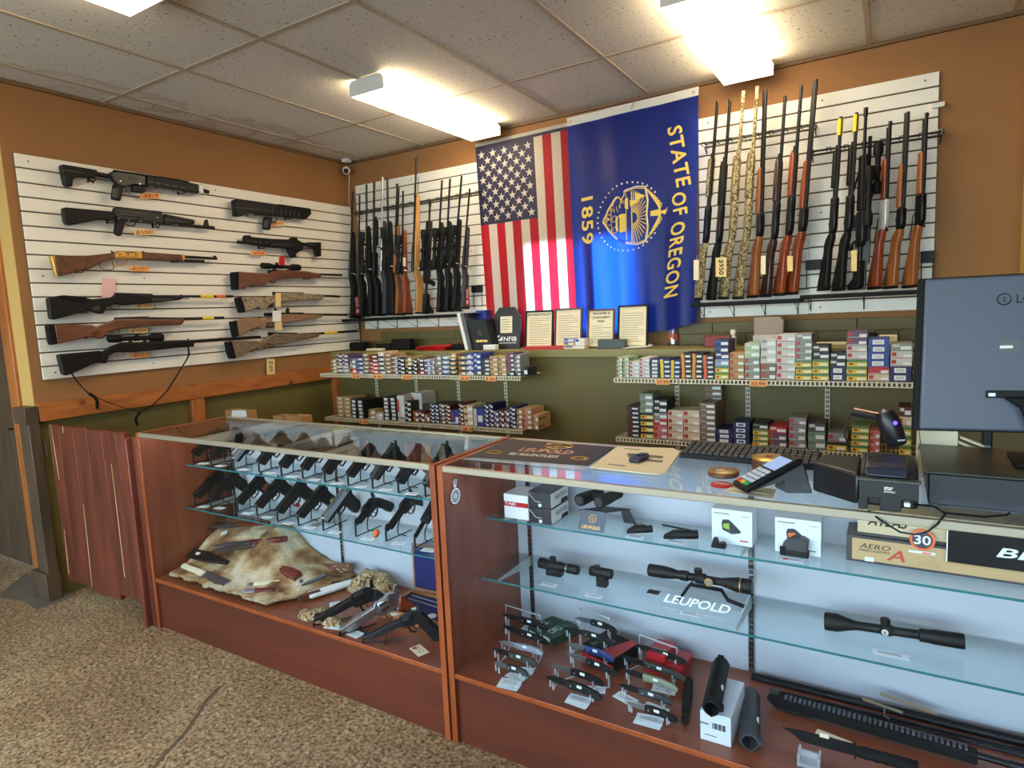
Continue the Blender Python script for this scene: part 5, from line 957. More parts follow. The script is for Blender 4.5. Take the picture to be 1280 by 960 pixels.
# ================================================================== HANDGUNS
def acrylic(name):
    m = mat(name, (225, 236, 242), .12); nt, N, b, L = nodes(m); t_ = N('ShaderNodeBsdfTransparent'); mx = N('ShaderNodeMixShader'); mx.inputs[0].default_value = .34; L(t_.outputs[0], mx.inputs[1]); L(b.outputs[0], mx.inputs[2]); L(mx.outputs[0], nt.nodes['Material Output'].inputs[0]); return m
def fr(M, Rr, tiltw=0.0, up=V((0, 0, 1))):
    D = (Rr-M).normalized(); Vv = (up-D*up.dot(D)).normalized(); W_ = D.cross(Vv); c, s = math.cos(tiltw), math.sin(tiltw); return D, Vv*c+W_*s, W_*c-Vv*s
def pistol(lab, M, D, Vv, W_, k=1.0, slide='gun', frame_='black', grip='black', group=None, style='auto', hammer=False, extra=None, name='pistol'):
    """semi-automatic pistol; M muzzle, D towards the rear, Vv top"""
    t = thing(name, lab, 'handgun', M, group); P = lambda u, v, w=0: M+D*(u*k)+Vv*(v*k)+W_*(w*k)
    def pr(nm, mt, th, pts, bev=.002, par=t): return MB().prism([P(u, v, -th/2) for u, v in pts], W_*th*k).build(nm, mt, par, bev=bev)
    sl_ = [(.0, .012), (.003, .016), (.178, .016), (.184, .012), (.184, -.010), (.0, -.010)]
    s = pr('slide', slide, .026, sl_, .0025)
    m = MB()
    for i in range(6): u = .158+.004*i; m.prism([P(u, .010, -.0136), P(u+.002, .010, -.0136), P(u+.002, -.006, -.0136), P(u, -.006, -.0136)], W_*.0272*k)
    m.build('grip_serrations', 'matte', s)
    pr('ejection_port', 'steel' if slide == 'steel' else 'matte', .0266, [(.088, .0165), (.118, .0165), (.118, .007), (.088, .007)], 0, s)
    MB().tube([P(-.002, .001), P(.01, .001)], .0068*k, 12).build('barrel', 'gun', t)
    for u in (.006, .172): pr('sight', 'matte', .006 if u < .1 else .018, [(u, .016), (u, .0205), (u+.006, .0205), (u+.007, .016)], 0, s)
    pr('frame', frame_, .024, [(.008, -.010), (.008, -.026), (.07, -.027), (.075, -.034), (.13, -.034), (.182, -.022), (.190, -.014), (.184, -.010)], .002)
    if style == 'auto': g_ = [(.122, -.03), (.128, -.05), (.142, -.118), (.146, -.124), (.194, -.118), (.196, -.108), (.184, -.055), (.180, -.028), (.188, -.018)]
    else: g_ = [(.12, -.03), (.125, -.05), (.128, -.112), (.175, -.115), (.178, -.05), (.188, -.02)]
    pr('grip', grip, .03, g_, .004)
    MB().tube([P(.078, -.03), P(.076, -.048), (P(.082, -.058)), P(.112, -.059), P(.122, -.05), P(.126, -.038)], .0028*k, 6, flat=(1, 1.6)).build('trigger_guard', frame_, t)
    MB().tube([P(.108, -.034), P(.102, -.042), P(.105, -.053)], .0022*k, 6).build('trigger', 'gun', t)
    if hammer: pr('hammer', 'gun', .008, [(.184, .0), (.194, .012), (.2, .014), (.194, -.004)], .001)
    if extra == 'yellowtag': MB().obox(P(.150, -.07, .017), D*.018*k, -Vv*.045*k, W_*.001).build('yellow_tag', 'yellow', t, smooth=False); MB().obox(P(.150, -.07, -.018), D*.018*k, -Vv*.045*k, W_*.001).build('yellow_tag', 'yellow', t, smooth=False)
    if extra == 'redtag': MB().lathe(P(.09, -.062, -.006), P(.09, -.062, .006), [(0, .011), (1, .011)], 14).build('red_trigger_lock', 'red', t)
    if extra == 'wood':
        for w in (-.0162, .0152): MB().prism([P(.132, -.045, w), P(.146, -.108, w), (P(.186, -.104, w)), P(.178, -.045, w)], W_*.001).build('grip_panel', 'cherry', t)
    return t
def revolver(lab, M, D, Vv, W_, k=1.0, bl=.10, mt='gun', grip='black', group=None, big=False, name='revolver'):
    t = thing(name, lab, 'handgun', M, group); P = lambda u, v, w=0: M+D*(u*k)+Vv*(v*k)+W_*(w*k); b = bl
    def pr(nm, m_, th, pts, bev=.002, par=t): return MB().prism([P(u, v, -th/2) for u, v in pts], W_*th*k).build(nm, m_, par, bev=bev)
    MB().tube([P(0, 0), P(b+.01, 0)], .0085*k, 14).build('barrel', mt, t); pr('barrel_rib', mt, .008, [(0, .006), (0, .0115), (b+.01, .0125), (b+.01, .006)], .001); pr('ejector_shroud', mt, .013, [(.012 if b > .08 else .006, -.005), (.02, -.019), (b+.004, -.021), (b+.004, -.003)], .003)
    pr('front_sight', mt, .004, [(.004, .010), (.008, .019), (.02, .019), (.026, .010)], 0)
    pr('frame', mt, .016, [(b, -.026), (b, .012), (b+.008, .018), (b+.062, .018), (b+.078, .008), (b+.086, -.012), (b+.09, -.034), (b+.06, -.038), (b+.03, -.034), (b+.012, -.034)], .003)
    c = MB(); c.lathe(P(b+.012, -.003), P(b+.052, -.003), [(0, .0175*k), (.06, .0195*k), (.94, .0195*k), (1, .018*k)], 24); cy = c.build('cylinder', mt, t)
    for j in range(6): a = j*PI/3+.5; o = V((0, 0, 0)); MB().tube([P(b+.014, -.003+.0195*math.sin(a), .0195*math.cos(a)), P(b+.04, -.003+.0195*math.sin(a), .0195*math.cos(a))], .003*k, 8).build('flute', 'matte', cy)
    pr('hammer', mt, .008, [(b+.074, .008), (b+.082, .03), (b+.096, .032), (b+.092, .024), (b+.088, .0)], .001)
    MB().tube([P(b+.022, -.033), P(b+.022, -.052), P(b+.034, -.062), P(b+.052, -.06), P(b+.066, -.046), P(b+.07, -.036)], .0026*k, 6, flat=(1, 1.8)).build('trigger_guard', mt, t); MB().tube([P(b+.045, -.034), P(b+.04, -.044), P(b+.045, -.054)], .002*k, 6).build('trigger', mt, t)
    g_ = [(b+.07, -.03), (b+.066, -.048), (b+.082, -.07), (b+.092, -.108), (b+.098, -.118), (b+.130, -.112), (b+.134, -.1), (b+.118, -.06), (b+.104, -.03), (b+.094, -.012), (b+.084, -.008)]
    if big: g_ = [(b+.06, -.034), (b+.062, -.05), (b+.075, -.08), (b+.088, -.125), (b+.094, -.134), (b+.134, -.126), (b+.136, -.112), (b+.116, -.065), (b+.104, -.03), (b+.092, -.0), (b+.084, -.006)]
    pr('grip', grip, .03, g_, .006); return t
def wstand(lab, M, D, foot_z, group, k=1.0):
    """black coated wire pistol stand: front hook, base rods, rear prop"""
    y = M.y; x = M.x; t = thing('pistol_stand', lab, 'stand', (x, y, foot_z), group); z = foot_z+.004; hx = .004
    d = V((D.x, D.y, 0)).normalized(); s_ = V((d.y, -d.x, 0))*.0
    A_ = V((x, y, 0))-d*.004
    MB().tube([V((A_.x, A_.y, M.z-.002)), V((A_.x, A_.y, M.z-.03)), V((A_.x, A_.y, z))], .0042, 8).build('front_hook', 'wire', t)
    MB().tube([V((A_.x, A_.y, M.z-.004)), V((A_.x, A_.y, M.z+.004))+d*.006-V((0, 0, 0)), M+D*.012+V((0, 0, 0))], .0036, 8).build('muzzle_peg', 'wire', t)
    w = V((-d.y, d.x, 0))*.03
    e0 = A_+d*.15; MB().tube([V((A_.x, A_.y, z)), V((e0.x-w.x*0, e0.y, z))], .0026, 8).build('base_rod', 'wire', t)
    c = A_+d*.085; top = M.z+.085*D.z/max(.2, math.hypot(D.x, D.y))-.034; q0 = c-w; q1 = c+w*.6
    MB().tube([V((q0.x, q0.y, z)), V((q1.x, q1.y, z)), V((q1.x, q1.y, z+.01)), V((c.x+w.x*.5, c.y+w.y*.5, (z+top)/2)), V((c.x, c.y, top))], .0026, 8).build('rear_prop', 'wire', t)
    return t
def card(lab, c, w, d, z, rot, group, col='white', mark=None):
    u = V((math.cos(rot), math.sin(rot), 0)); v = V((-u.y, u.x, 0)); c = V((c[0], c[1], z)); m = MB(); m.obox(c-u*w/2-v*d/2, u*w, v*d, (0, 0, .0008))
    for k in range(2): m.obox(c-u*w*.35-v*d*(.1-.25*k)+V((0, 0, .0008)), u*w*.65, v*.0022, (0, 0, .0002), 1)
    if mark: m.obox(c-u*w*.42-v*d*.3+V((0, 0, .0008)), u*w*.2, v*d*.35, (0, 0, .0003), 2)
    return tag(m.build('price_card', [pcard if col == 'white' else K[col], 'grey', 'red'], smooth=False), lab, 'price card', group)
pcard = mat('pale price card', (232, 244, 248), .6)
R.seed(21)
TOPR = [(.916, -2.205, 'gun'), (1.10, -2.205, 'gun'), (1.29, -2.212, 'steel'), (1.478, -2.21, 'gun'), (1.640, -2.213, 'gun'), (1.782, -2.213, 'gun'), (1.93, -2.22, 'gun'), (2.07, -2.22, 'gun'), (2.203, -2.214, 'dgrey'), (2.345, -2.218, 'gun'), (2.484, -2.22, 'dgrey'), (2.625, -2.22, 'gun')]
desc = {'gun': 'black semi automatic pistol', 'steel': 'black pistol with bright stainless slide', 'dgrey': 'dark grey pistol'}
for i, (x, y, sm) in enumerate(TOPR):
    if i == 0: x += .035
    th = math.radians(37+R.uniform(-3, 3)); M = V((x, y, .784+.047)); D = V((R.uniform(-.05, .05), math.cos(th), math.sin(th))).normalized(); D, Vv, W_ = fr(M, M+D)
    k = R.uniform(.95, 1.08); where = '%s from left, upper shelf of left case' % ORD[i]; hv = i in (8, 10, 6)
    pistol('%s, %s' % (desc[sm], where), M, D, Vv, W_, k, sm, 'black' if sm != 'steel' else 'gun', 'tan' if i in (6, 7, 10) else 'cherry' if i == 9 else 'black', 'handguns on the upper shelf', 'auto', hv, None)
    wstand('black wire stand under the %s pistol of the upper shelf' % ORD[i], M, D, .784, 'wire stands on the upper shelf')
    card('pale price card in front of the %s pistol, upper shelf' % ORD[i], (x+.055, y+.012), .055, .034, .7842, .15+R.uniform(-.1, .1), 'price cards on the upper shelf')
LOWR = [(.925, 'auto', 'gun', 'black'), (1.06, 'auto', 'gun', 'black'), (1.277, 'auto', 'gun', 'wood'), (1.424, 'auto', 'gun', 'black'), (1.595, 'auto', 'gun', 'redtag'), (1.738, 'auto', 'gun', 'yellowtag'), (1.895, 'auto', 'steel', 'black'), (2.09, 'snub', 'gun', 'black'), (2.248, 'rev', 'gun', 'black'), (2.408, 'long', 'gun', 'black'), (2.56, 'auto', 'gun', 'black')]
LD = ['black pistol beside the wooden end wall', 'black pistol, second from the left', 'black pistol with wooden grip panels', 'black pistol, fourth from the left', 'black pistol with a red lock on its trigger guard', 'black pistol with a yellow tag on its grip', 'pistol with bright silver slide and black grip',
      'short barrelled black snub revolver', 'polished long barrelled black revolver', 'long slim barrelled black pistol', 'black pistol at the divider end']
for i, (x, kd, sm, ex) in enumerate(LOWR):
    if i == 0: x += .03
    y = -2.215+R.uniform(-.012, .012); th = math.radians(35+R.uniform(-3, 3)); M = V((x, y, .564+.047)); D = V((R.uniform(-.05, .05), math.cos(th), math.sin(th))).normalized(); D, Vv, W_ = fr(M, M+D)
    lab = LD[i]+', lower shelf of the left case'; g_ = 'handguns on the lower shelf'
    if kd == 'snub': M.z += .008; revolver(lab, M, D, Vv, W_, 1.05, .055, 'gun', 'black', g_)
    elif kd == 'rev': revolver(lab, M, D, Vv, W_, 1.05, .105, 'gun', 'black', g_)
    elif kd == 'long':
        o = pistol(lab, M+D*.07, D, Vv, W_, .95, 'gun', 'gun', 'black', g_, 'x'); ORG[o.name] = V(o.location); MB().tube([M, M+D*.08], .009, 14).build('long_barrel', 'gun', o)
    else: pistol(lab, M, D, Vv, W_, R.uniform(.97, 1.07), sm, 'gun' if sm == 'steel' else 'black', 'black', g_, 'auto', ex == 'wood', ex)
    wstand('black wire stand under the %s handgun of the lower shelf' % ORD[i], M, D, .564, 'wire stands on the lower shelf')
    card('pale price card in front of the %s handgun, lower shelf' % ORD[i], (x+.06, y+.005), .058, .034, .5642, .15+R.uniform(-.1, .1), 'price cards on the lower shelf')
tag(MB().lathe((2.175, -2.20, .566), (2.18, -2.185, .60), [(0, .002), (.3, .012), (.8, .014), (1, .004)], 14).build('orange_price_burst', 'orange', smooth=False), 'orange round price burst between the two revolvers of the lower shelf', 'price tag')
# revolvers on the deck
def px3(a, za, b_, zb): return at('z', za, *a), at('z', zb, *b_)
for lab, a, za, b_, zb, mt, gr, bl, big in (
    ('black revolver on the deck nearest the pale leather, partly shaded', (393, 775), .283, (467, 735), .365, 'gun', 'black', .13, False),
    ('stainless revolver with reddish wooden grip on the deck', (425.5, 789), .275, (497, 742), .36, 'steel', 'cherry', .12, False),
    ('large black revolver with rubber grip at the right end of the left deck', (455, 797), .28, (525, 765), .365, 'gun', 'rub', .15, True)):
    M, E_ = px3(a, za, b_, zb); D, Vv, W_ = fr(M, E_, -.1); L_ = (E_-M).length; k = L_/(bl+.085); revolver(lab, M, D, Vv, W_, k, bl, mt, gr, 'revolvers on the left deck', big)
    wstand('black wire stand under the %s' % lab.split(' on ')[0].split(' at ')[0], M, D, HD, 'wire stands on the left deck')
for i, (px, py, mk) in enumerate(((418, 783, 1), (443, 792, 1), (524, 813, 1), (419, 757, 0))):
    c = at('z', HD+.001, px, py); card('white card with %s on the left deck, %s' % (('red mark', 'near the stainless revolver muzzle') if i == 0 else ('red mark', 'below the middle revolver') if i == 1 else ('red mark and cream paper', 'below the large revolver') if i == 2 else ('blue tint', 'beside the crumpled leather')), (c.x, c.y), .075, .045, HD+.001, .2-.3*i, 'price cards on the left deck', 'white' if i != 2 else 'cream', mk)
# ---- animal hide with knives
hide_m = mat('cream tan fur hide', (202, 170, 124), .9); nt, N, b, L = nodes(hide_m); tc = N('ShaderNodeTexCoord'); n1 = N('ShaderNodeTexNoise', _Scale=7, _Detail=8); n2 = N('ShaderNodeTexNoise', _Scale=220, _Detail=4); L(tc.outputs['Object'], n1.inputs[0]); mp = N('ShaderNodeMapping'); mp.inputs['Scale'].default_value = (1, .25, 1); L(tc.outputs['Object'], mp.inputs[0]); L(mp.outputs[0], n2.inputs[0])
rr = ramp(N, [(.36, (124, 86, 52)), (.47, (188, 148, 98)), (.56, (226, 204, 164)), (.7, (240, 228, 200))]); L(n1.outputs['Fac'], rr.inputs[0]); L(rr.outputs[0], b.inputs['Base Color']); bp = N('ShaderNodeBump', _Strength=1.0, _Distance=.012); L(n2.outputs['Fac'], bp.inputs['Height']); L(bp.outputs[0], b.inputs['Normal'])
from mathutils import noise as NZ
def sm_(t): t = max(0, min(1, t)); return t*t*(3-2*t)
def hz(x, y):
    base = .016+.150*sm_((y+2.36)/.30)*(1-sm_((x-1.32)/.32))+.022*sm_((x-1.3)/.1)*(1-sm_((x-1.62)/.15))*sm_((y+2.4)/.25)*2
    return HD+max(.003, base+.012*NZ.noise(V((x*9, y*9, 3)))+.006*NZ.noise(V((x*25, y*25, 1))))
nx_, ny_ = 110, 60; hx0, hx1, hy0, hy1 = .94, 1.86, -2.432, -2.005
m = MB(); vs = []; keep = []
for j in range(ny_+1):
    for i in range(nx_+1):
        x = hx0+(hx1-hx0)*i/nx_; y = hy0+(hy1-hy0)*j/ny_; vs.append(V((x, y, hz(x, y))))
def inhide(x, y):
    u = (x-hx0)/(hx1-hx0); e = .02*NZ.noise(V((x*14, y*14, 7)))
    front = hy0+.012+.018*NZ.noise(V((x*11, 0, 5)))+(.05 if u > .88 else 0); left = hx0+.02+.03*NZ.noise(V((0, y*9, 2)))+max(0, -(y+2.20))*.12
    right = hx1-.02-.10*sm_((-2.2-y)/.2)+.05*NZ.noise(V((1, y*10, 2))); return y > front and x > left+e and x < right+e
f_ = []
for j in range(ny_):
    for i in range(nx_):
        c = (vs[j*(nx_+1)+i]+vs[(j+1)*(nx_+1)+i+1])/2
        if inhide(c.x, c.y): f_.append((j*(nx_+1)+i, j*(nx_+1)+i+1, (j+1)*(nx_+1)+i+1, (j+1)*(nx_+1)+i))
m.add(vs, f_); o = m.build('animal_hide', hide_m, ang=180); 
bm = bmesh.new(); bm.from_mesh(o.data); bmesh.ops.delete(bm, geom=[v for v in bm.verts if not v.link_faces], context='VERTS'); bm.to_mesh(o.data); bm.free()
md = o.modifiers.new('thick', 'SOLIDIFY'); md.thickness = .009; md.offset = 1; tag(o, 'large cream and tan fur hide spread over the deck under the hunting knives', 'animal hide')
# second, darker fur
def blob(name, lab, cat, cx, cy, rx, ry, h, mt, seed, z=HD):
    m = MB(); nr, na = 14, 40; vs = [V((cx, cy, z+h))]
    for i in range(1, nr+1):
        for k in range(na):
            a = 2*PI*k/na; r = i/nr*(1+.22*NZ.noise(V((math.cos(a)*1.6, math.sin(a)*1.6, seed)))); x, y = cx+rx*r*math.cos(a), cy+ry*r*math.sin(a)
            vs.append(V((x, min(y, -2.004), z+.002+max(0, h*(1-(i/nr)**2.2)*(1+.5*NZ.noise(V((x*16, y*16, seed))))))))
    fs = [(0, 1+k, 1+(k+1) % na) for k in range(na)]+[(1+i*na+k, 1+(i+1)*na+k, 1+(i+1)*na+(k+1) % na, 1+i*na+(k+1) % na) for i in range(nr-1) for k in range(na)]
    m.add(vs, fs); return tag(m.build(name, mt, ang=180), lab, cat)
fur2 = camo('coyote fur', [(90, 66, 44), (150, 118, 78), (196, 170, 124), (122, 92, 60), (214, 196, 160)], 18); fur2.node_tree.nodes['Principled BSDF'].inputs['Roughness'].default_value = .95
p = at('z', HD+.04, 479, 728); blob('fur_pelt', 'crumpled brown grey fur pelt at the back beside the wooden box', 'fur pelt', p.x-.06, -2.075, .15, .08, .085, fur2, 4)
p = at('z', HD+.02, 398, 767); blob('leather_scrap', 'crumpled pale spotted leather near the muzzle of the first revolver', 'leather', p.x, p.y, .12, .05, .035, fur2, 9)
def onhide(px, py, dz=0):
    d = _ray(px, py); t0 = (-2.45-CAM.y)/d.y; t1 = (-2.003-CAM.y)/d.y
    for i in range(400):
        p = CAM+d*(t0+(t1-t0)*i/400); zz = hz(p.x, p.y) if inhide(p.x, p.y) else HD+.002
        if p.z <= zz+dz+.003: return p+V((0, 0, .002))
    return p
def blade(name, lab, cat, a, b_, w, parts, th=.004, dz=.008, up=None):
    """long flat object from pixel a (tip) to pixel b_ (butt); parts: (name, mat, u0, u1, w0, w1, thickness)"""
    A_, B_ = onhide(*a, dz), onhide(*b_, dz); up_ = max(0, *[hz(q_.x, q_.y)-q_.z for q_ in (A_*(1-k/8)+B_*k/8 for k in range(9))])*.8; A_ = A_+V((0, -up_*.3, up_)); B_ = B_+V((0, -up_*.3, up_)); D = (B_-A_); L_ = D.length; D.normalize(); n = V((0, -.45, 1)) if up is None else up; n = (n-D*n.dot(D)).normalized(); s = n.cross(D); t = thing(name, lab, cat, A_, 'knives on the hide')
    for nm, mt, u0, u1, w0, w1, tk in parts:
        P = lambda u, v: A_+D*(L_*u)+s*v*w
        if w0 < .2: pts = [P(u0, 0), P(u0+(u1-u0)*.18, .34*w1), P(u0+(u1-u0)*.4, .5*w1), P(u1, .5*w1), P(u1, -.5*w1), P(u0+(u1-u0)*.3, -.5*w1)]
        elif tk > .01: pts = [P(u0, .5*w0), P((u0*2+u1)/3, .42*w1), P((u0+u1)/2, .5*w1), P(u1-.02, .5*w1), P(u1, .3*w1), P(u1, -.4*w1), P(u1-.03, -.5*w1), P((u0+2*u1)/3, -.42*w1), P((u0+u1)/2, -.5*w1), P(u0, -.5*w0)]
        else: pts = [P(u0, .5*w0), P(u1, .5*w1), P(u1, -.5*w1), P(u0, -.5*w0)]
        MB().prism([q_-n*tk/2 for q_ in pts], n*tk).build(nm, mt, t, bev=min(.003, tk*.3))
    return t
shm = mat('dark sheath leather', (58, 48, 42), .55); dkr = wood('dark red handle', (84, 28, 22), (124, 48, 36), .3, (8, 1, 1), 8); bone = mat('bone handle', (232, 220, 188), .4, vary=.08, vscale=60); bl_ = mat('dull blade steel', (120, 122, 126), .35, .8)
blade('hunting_knife', 'sheathed knife with dark brown handle, topmost on the hide', 'knife', (255, 671), (337, 676), .032, [('sheath', shm, 0, .52, .1, 1, .014), ('handle', 'walnut', .52, 1, .8, .75, .018)])
blade('hunting_knife', 'knife with dark blade and short red handle, second on the hide', 'knife', (249, 683), (347, 679), .03, [('sheath', shm, 0, .62, .1, 1, .014), ('handle', dkr, .62, 1, .7, .7, .018)])
blade('hunting_knife', 'long knife with grey blade and red brown handle, third on the hide', 'knife', (266, 691), (356, 682), .03, [('sheath', bl_, 0, .56, .1, 1, .006), ('handle', dkr, .56, 1, .8, .7, .018)])
blade('hunting_knife', 'long knife with grey sheath and carved dark red handle, fourth on the hide', 'knife', (267, 699), (363, 683), .034, [('sheath', shm, 0, .58, .1, 1, .012), ('guard', 'steel', .57, .6, 1.2, 1.2, .014), ('handle', dkr, .6, 1, .8, .8, .02)])
blade('leather_sheath', 'wide black leather sheath with white thread on the left of the hide', 'sheath', (289, 713), (235, 698), .06, [('sheath', 'black', 0, 1, .3, 1, .016), ('thread', 'white', .62, .7, .3, .3, .018)])
blade('cleaver', 'broad grey cleaver with curved bone handle at the left end', 'cleaver', (283, 730), (229, 708), .05, [('blade', bl_, 0, .52, .9, 1, .004), ('handle', bone, .5, 1, .6, .55, .022)])
blade('folding_knife', 'knife with bone handle and steel bolsters in the middle of the hide', 'knife', (309, 731), (380, 727), .024, [('blade', bl_, 0, .14, .2, .9, .005), ('handle', bone, .12, .58, 1, .9, .016), ('bolster', bl_, .58, .98, .9, .8, .006)])
blade('skinning_knife', 'small knife with bright blade and dark red handle near the front', 'knife', (301, 739), (343, 738), .024, [('blade', 'steel', 0, .42, .1, 1, .004), ('handle', dkr, .42, 1, .9, .9, .014)])
blade('machete', 'grey long blade pointing at the studded belt', 'blade', (376, 733), (406, 719), .03, [('blade', bl_, 0, 1, .1, 1, .006)])
blade('sheath_knife', 'long white scabbard with brown handle lying at the hide edge', 'knife', (446, 727), (368, 751), .045, [('scabbard', 'white', .02, .78, .8, 1, .014), ('handle', 'walnut', .6, .95, .4, .4, .024)], dz=.012)
blade('leather_pouch', 'small dark red leather pouch right of the furry fold', 'pouch', (352, 712), (373, 722), .05, [('pouch', dkr, 0, 1, .5, 1, .03)], dz=.014)
belt = mat('brown tooled leather', (104, 68, 48), .5, bump=.5, bscale=120)
pts = [onhide(355, 697, .03), onhide(376, 703, .03), onhide(398, 710, .02), onhide(420, 716, .01), onhide(438, 714, .02)]; pts = [V((p.x, min(p.y, -2.03), HD+.07+.012*i)) if 0 else V((at('y', -2.04-.004*i, *q_))) for i, (p, q_) in enumerate(zip(pts, ((353, 699), (375, 706), (397, 710), (418, 711), (440, 710))))]
t = thing('studded_belt', 'brown leather belt with pale studs lying against the case back', 'belt', pts[0]); MB().tube(pts, [.018, .024, .026, .026, .024], 10, flat=(1, .25)).build('strap', belt, t)
m = MB(); R.seed(2)
for i in range(26): u = 1.9+2.0*i/26; k_ = int(u); p = pts[k_]*(1-(u-k_))+pts[min(k_+1, 4)]*(u-k_)+V((0, -.0075, R.uniform(-.015, .017))); m.lathe(p, p+V((0, -.002, 0)), [(0, .0028), (1, .001)], 8)
st_ = m.build('studs', 'cream', t); st_['kind'] = 'stuff'
blade('paper_tag', 'white folded paper under the knife handles at the top of the hide', 'paper', (276, 668), (284, 665), .03, [('sheet', 'white', 0, 1, 1, 1, .002)], dz=.012)
# ---- wooden case with blue lining
bx0, by0 = 2.28, -2.30; a = at('z', HD, 478, 772); c = at('z', .30, 517, 741)
t = thing('velvet_lined_case', 'open wooden case lined with blue velvet holding revolver tools', 'case', (2.3, -2.15, HD)); vel = mat('blue velvet', (22, 28, 92), .9); wb = wood('light brown case wood', (150, 92, 48), (190, 126, 70), .4, (8, 1, 1), 8)
x0, x1, y0_, y1_, zt = a.x, 2.66, a.y, -2.06, HD+.042
for nm, p0, p1 in (('side_wall', (x0, y0_, HD+.001), (x1, y0_+.012, zt)), ('side_wall', (x0, y1_-.012, HD+.001), (x1, y1_, zt)), ('side_wall', (x0, y0_+.012, HD+.001), (x0+.012, y1_-.012, zt)), ('side_wall', (x1-.012, y0_+.012, HD+.001), (x1, y1_-.012, zt))): MB().box(p0, p1).build(nm, wb, t, bev=.001)
MB().box((x0+.012, y0_+.012, HD+.002), (x1-.012, y1_-.012, zt-.012)).build('lining', vel, t)
lx0 = at('y', -2.045, 518.5, 720).x
MB().box((lx0, -2.055, zt), (x1, -2.043, zt+.205)).build('lid', wb, t, bev=.001); MB().box((lx0+.012, -2.058, zt+.012), (x1-.01, -2.0552, zt+.195)).build('lid_lining', vel, t)
zl = zt-.010
for lab, q_, r_, mt in (('long grey cleaning rod in the velvet lined case', ((511, 748), (553, 761)), .004, 'grey'), ('dark rod parallel to the grey one in the velvet lined case', ((515, 744), (552, 755)), .003, 'steel')):
    p, e = at('z', zl, *q_[0]), at('z', zl, *q_[1]); tag(MB().tube([p, e], r_, 8).build('cleaning_rod', mt), lab, 'rod', 'tools in the velvet lined case')
for lab, q_ in (('round white plastic ring tool in the blue lined case', (494, 767)), ('white oval disc in the blue lined case', (540, 771)), ('small white cap in the blue lined case', (519, 760))):
    c = at('z', zl, *q_); tag(MB().lathe(c, c+V((0, 0, .006)), [(0, .018), (.5, .02), (1, .016)], 20).build('cleaning_patch', 'plasw'), lab, 'tool', 'tools in the velvet lined case')

# ================================================================== RIGHT CASE: UPPER GLASS SHELF
S1, S2 = .7402, .5302
t = thing('flashlight_box', 'white carton with red band behind the stacked black boxes', 'box', (2.86, -2.17, S1)); a = at('y', -2.19, 631, 650); b_ = at('y', -2.19, 652, 650); zt = at('y', -2.19, 640, 618).z; MB().box((a.x, -2.19, S1), (b_.x+.03, -2.08, zt)).build('carton', 'white', t, bev=.001)
m = MB(); m.box((a.x, -2.1905, S1+.045), (b_.x+.03, -2.19, S1+.062)); m.build('red_band', 'red', t); m = MB(); letter(m, 'TAJK', (a.x+.004, -2.1907, S1+.047), (.05, 0, 0), (0, 0, .013)); m.build('white_print', 'white', t, smooth=False)
for k, nm in enumerate(('lower', 'upper')):
    z0 = S1+.001+.0575*k; z1 = z0+.056; x0, x1 = 2.932, 3.022; y0_, y1_ = -2.205, -2.075; t = thing('light_box', '%s of two stacked black and white boxes lettered NIGHTSTICK' % nm, 'box', (x0, y0_, z0), 'black and white stacked boxes'); MB().box((x0, y0_, z0), (x1, y1_, z1)).build('carton', mat('satin black carton', (38, 38, 42), .35), t, bev=.001)
    MB().prism([(x1, y0_+.0, z0+.004), (x1, y1_, z0+.004), (x1, y1_, z1-.002), (x1, y0_, z1-.002)], (.0008, 0, 0)).build('white_side', 'white', t, smooth=False)
    m = MB(); letter(m, 'NIGHTSTICK', (x1+.001, y0_+.03, z0+.026), (0, .09, 0), (0, 0, .016), bold=.01); m.prism([(x1+.001, y0_+.07, z0+.004), (x1+.001, y1_, z0+.004), (x1+.001, y1_-.01, z0+.018), (x1+.001, y0_+.078, z0+.018)], (.0004, 0, 0)); m.build('black_print', 'ink', t, smooth=False)
    m = MB(); y = y0_-.0005
    for q_, w_ in (((x0+.003, y, z1-.008), (x0+.028, y, z0+.022)), ((x0+.028, y, z0+.022), (x0+.05, y, z0+.022))): m.tube([q_, w_], .0009, 6)
    m.box((x0+.04, y, z0+.004), (x0+.052, y+.0006, z0+.015)); m.build('silver_line', 'white', t, smooth=False)
# binoculars on a dark bracket with gold lettered plate
t = thing('binoculars', 'black binoculars resting on the dark stand with gold emblem', 'binoculars', (3.09, -2.16, S1+.05)); f = lambda px, py, y: at('y', y, px, py)
for px, nm in ((724, 'left'), (748, 'right')):
    c = f(px, 625.5 if px == 724 else 628, -2.165); d = V((.25, 1, .02)).normalized(); MB().lathe(c, c+d*.12, [(0, .017), (.01, .021), (.12, .0225), (.14, .021), (.3, .021), (.6, .019), (.75, .015), (.78, .017), (1, .016)], 24).build('barrel', 'rub', t); MB().lathe(c-d*.001, c+d*.001, [(0, .015), (1, .0155)], 24).build('lens_cap', 'dgrey', t)
c1, c2 = f(724, 625.5, -2.165), f(748, 628, -2.165); MB().tube([c1+V((.02, .05, .004)), c2+V((.0, .05, .004))], .01, 10).build('bridge', 'black', t)
t = thing('binocular_stand', 'dark folded stand with gold LEUPOLD lettering under the binoculars', 'stand', (3.09, -2.19, S1))
bl, br_ = f(722, 660, -2.2), f(754, 664, -2.2); tl_, tr_ = f(727, 637, -2.175), f(755, 640, -2.175); bl.z = br_.z = S1+.001; U = br_-bl; W_ = tl_-bl; nn = U.cross(W_).normalized(); smt = mat('blue grey stand', (62, 70, 86), .4); MB().obox(bl, U, W_, -nn*.003).build('front_plate', smt, t)
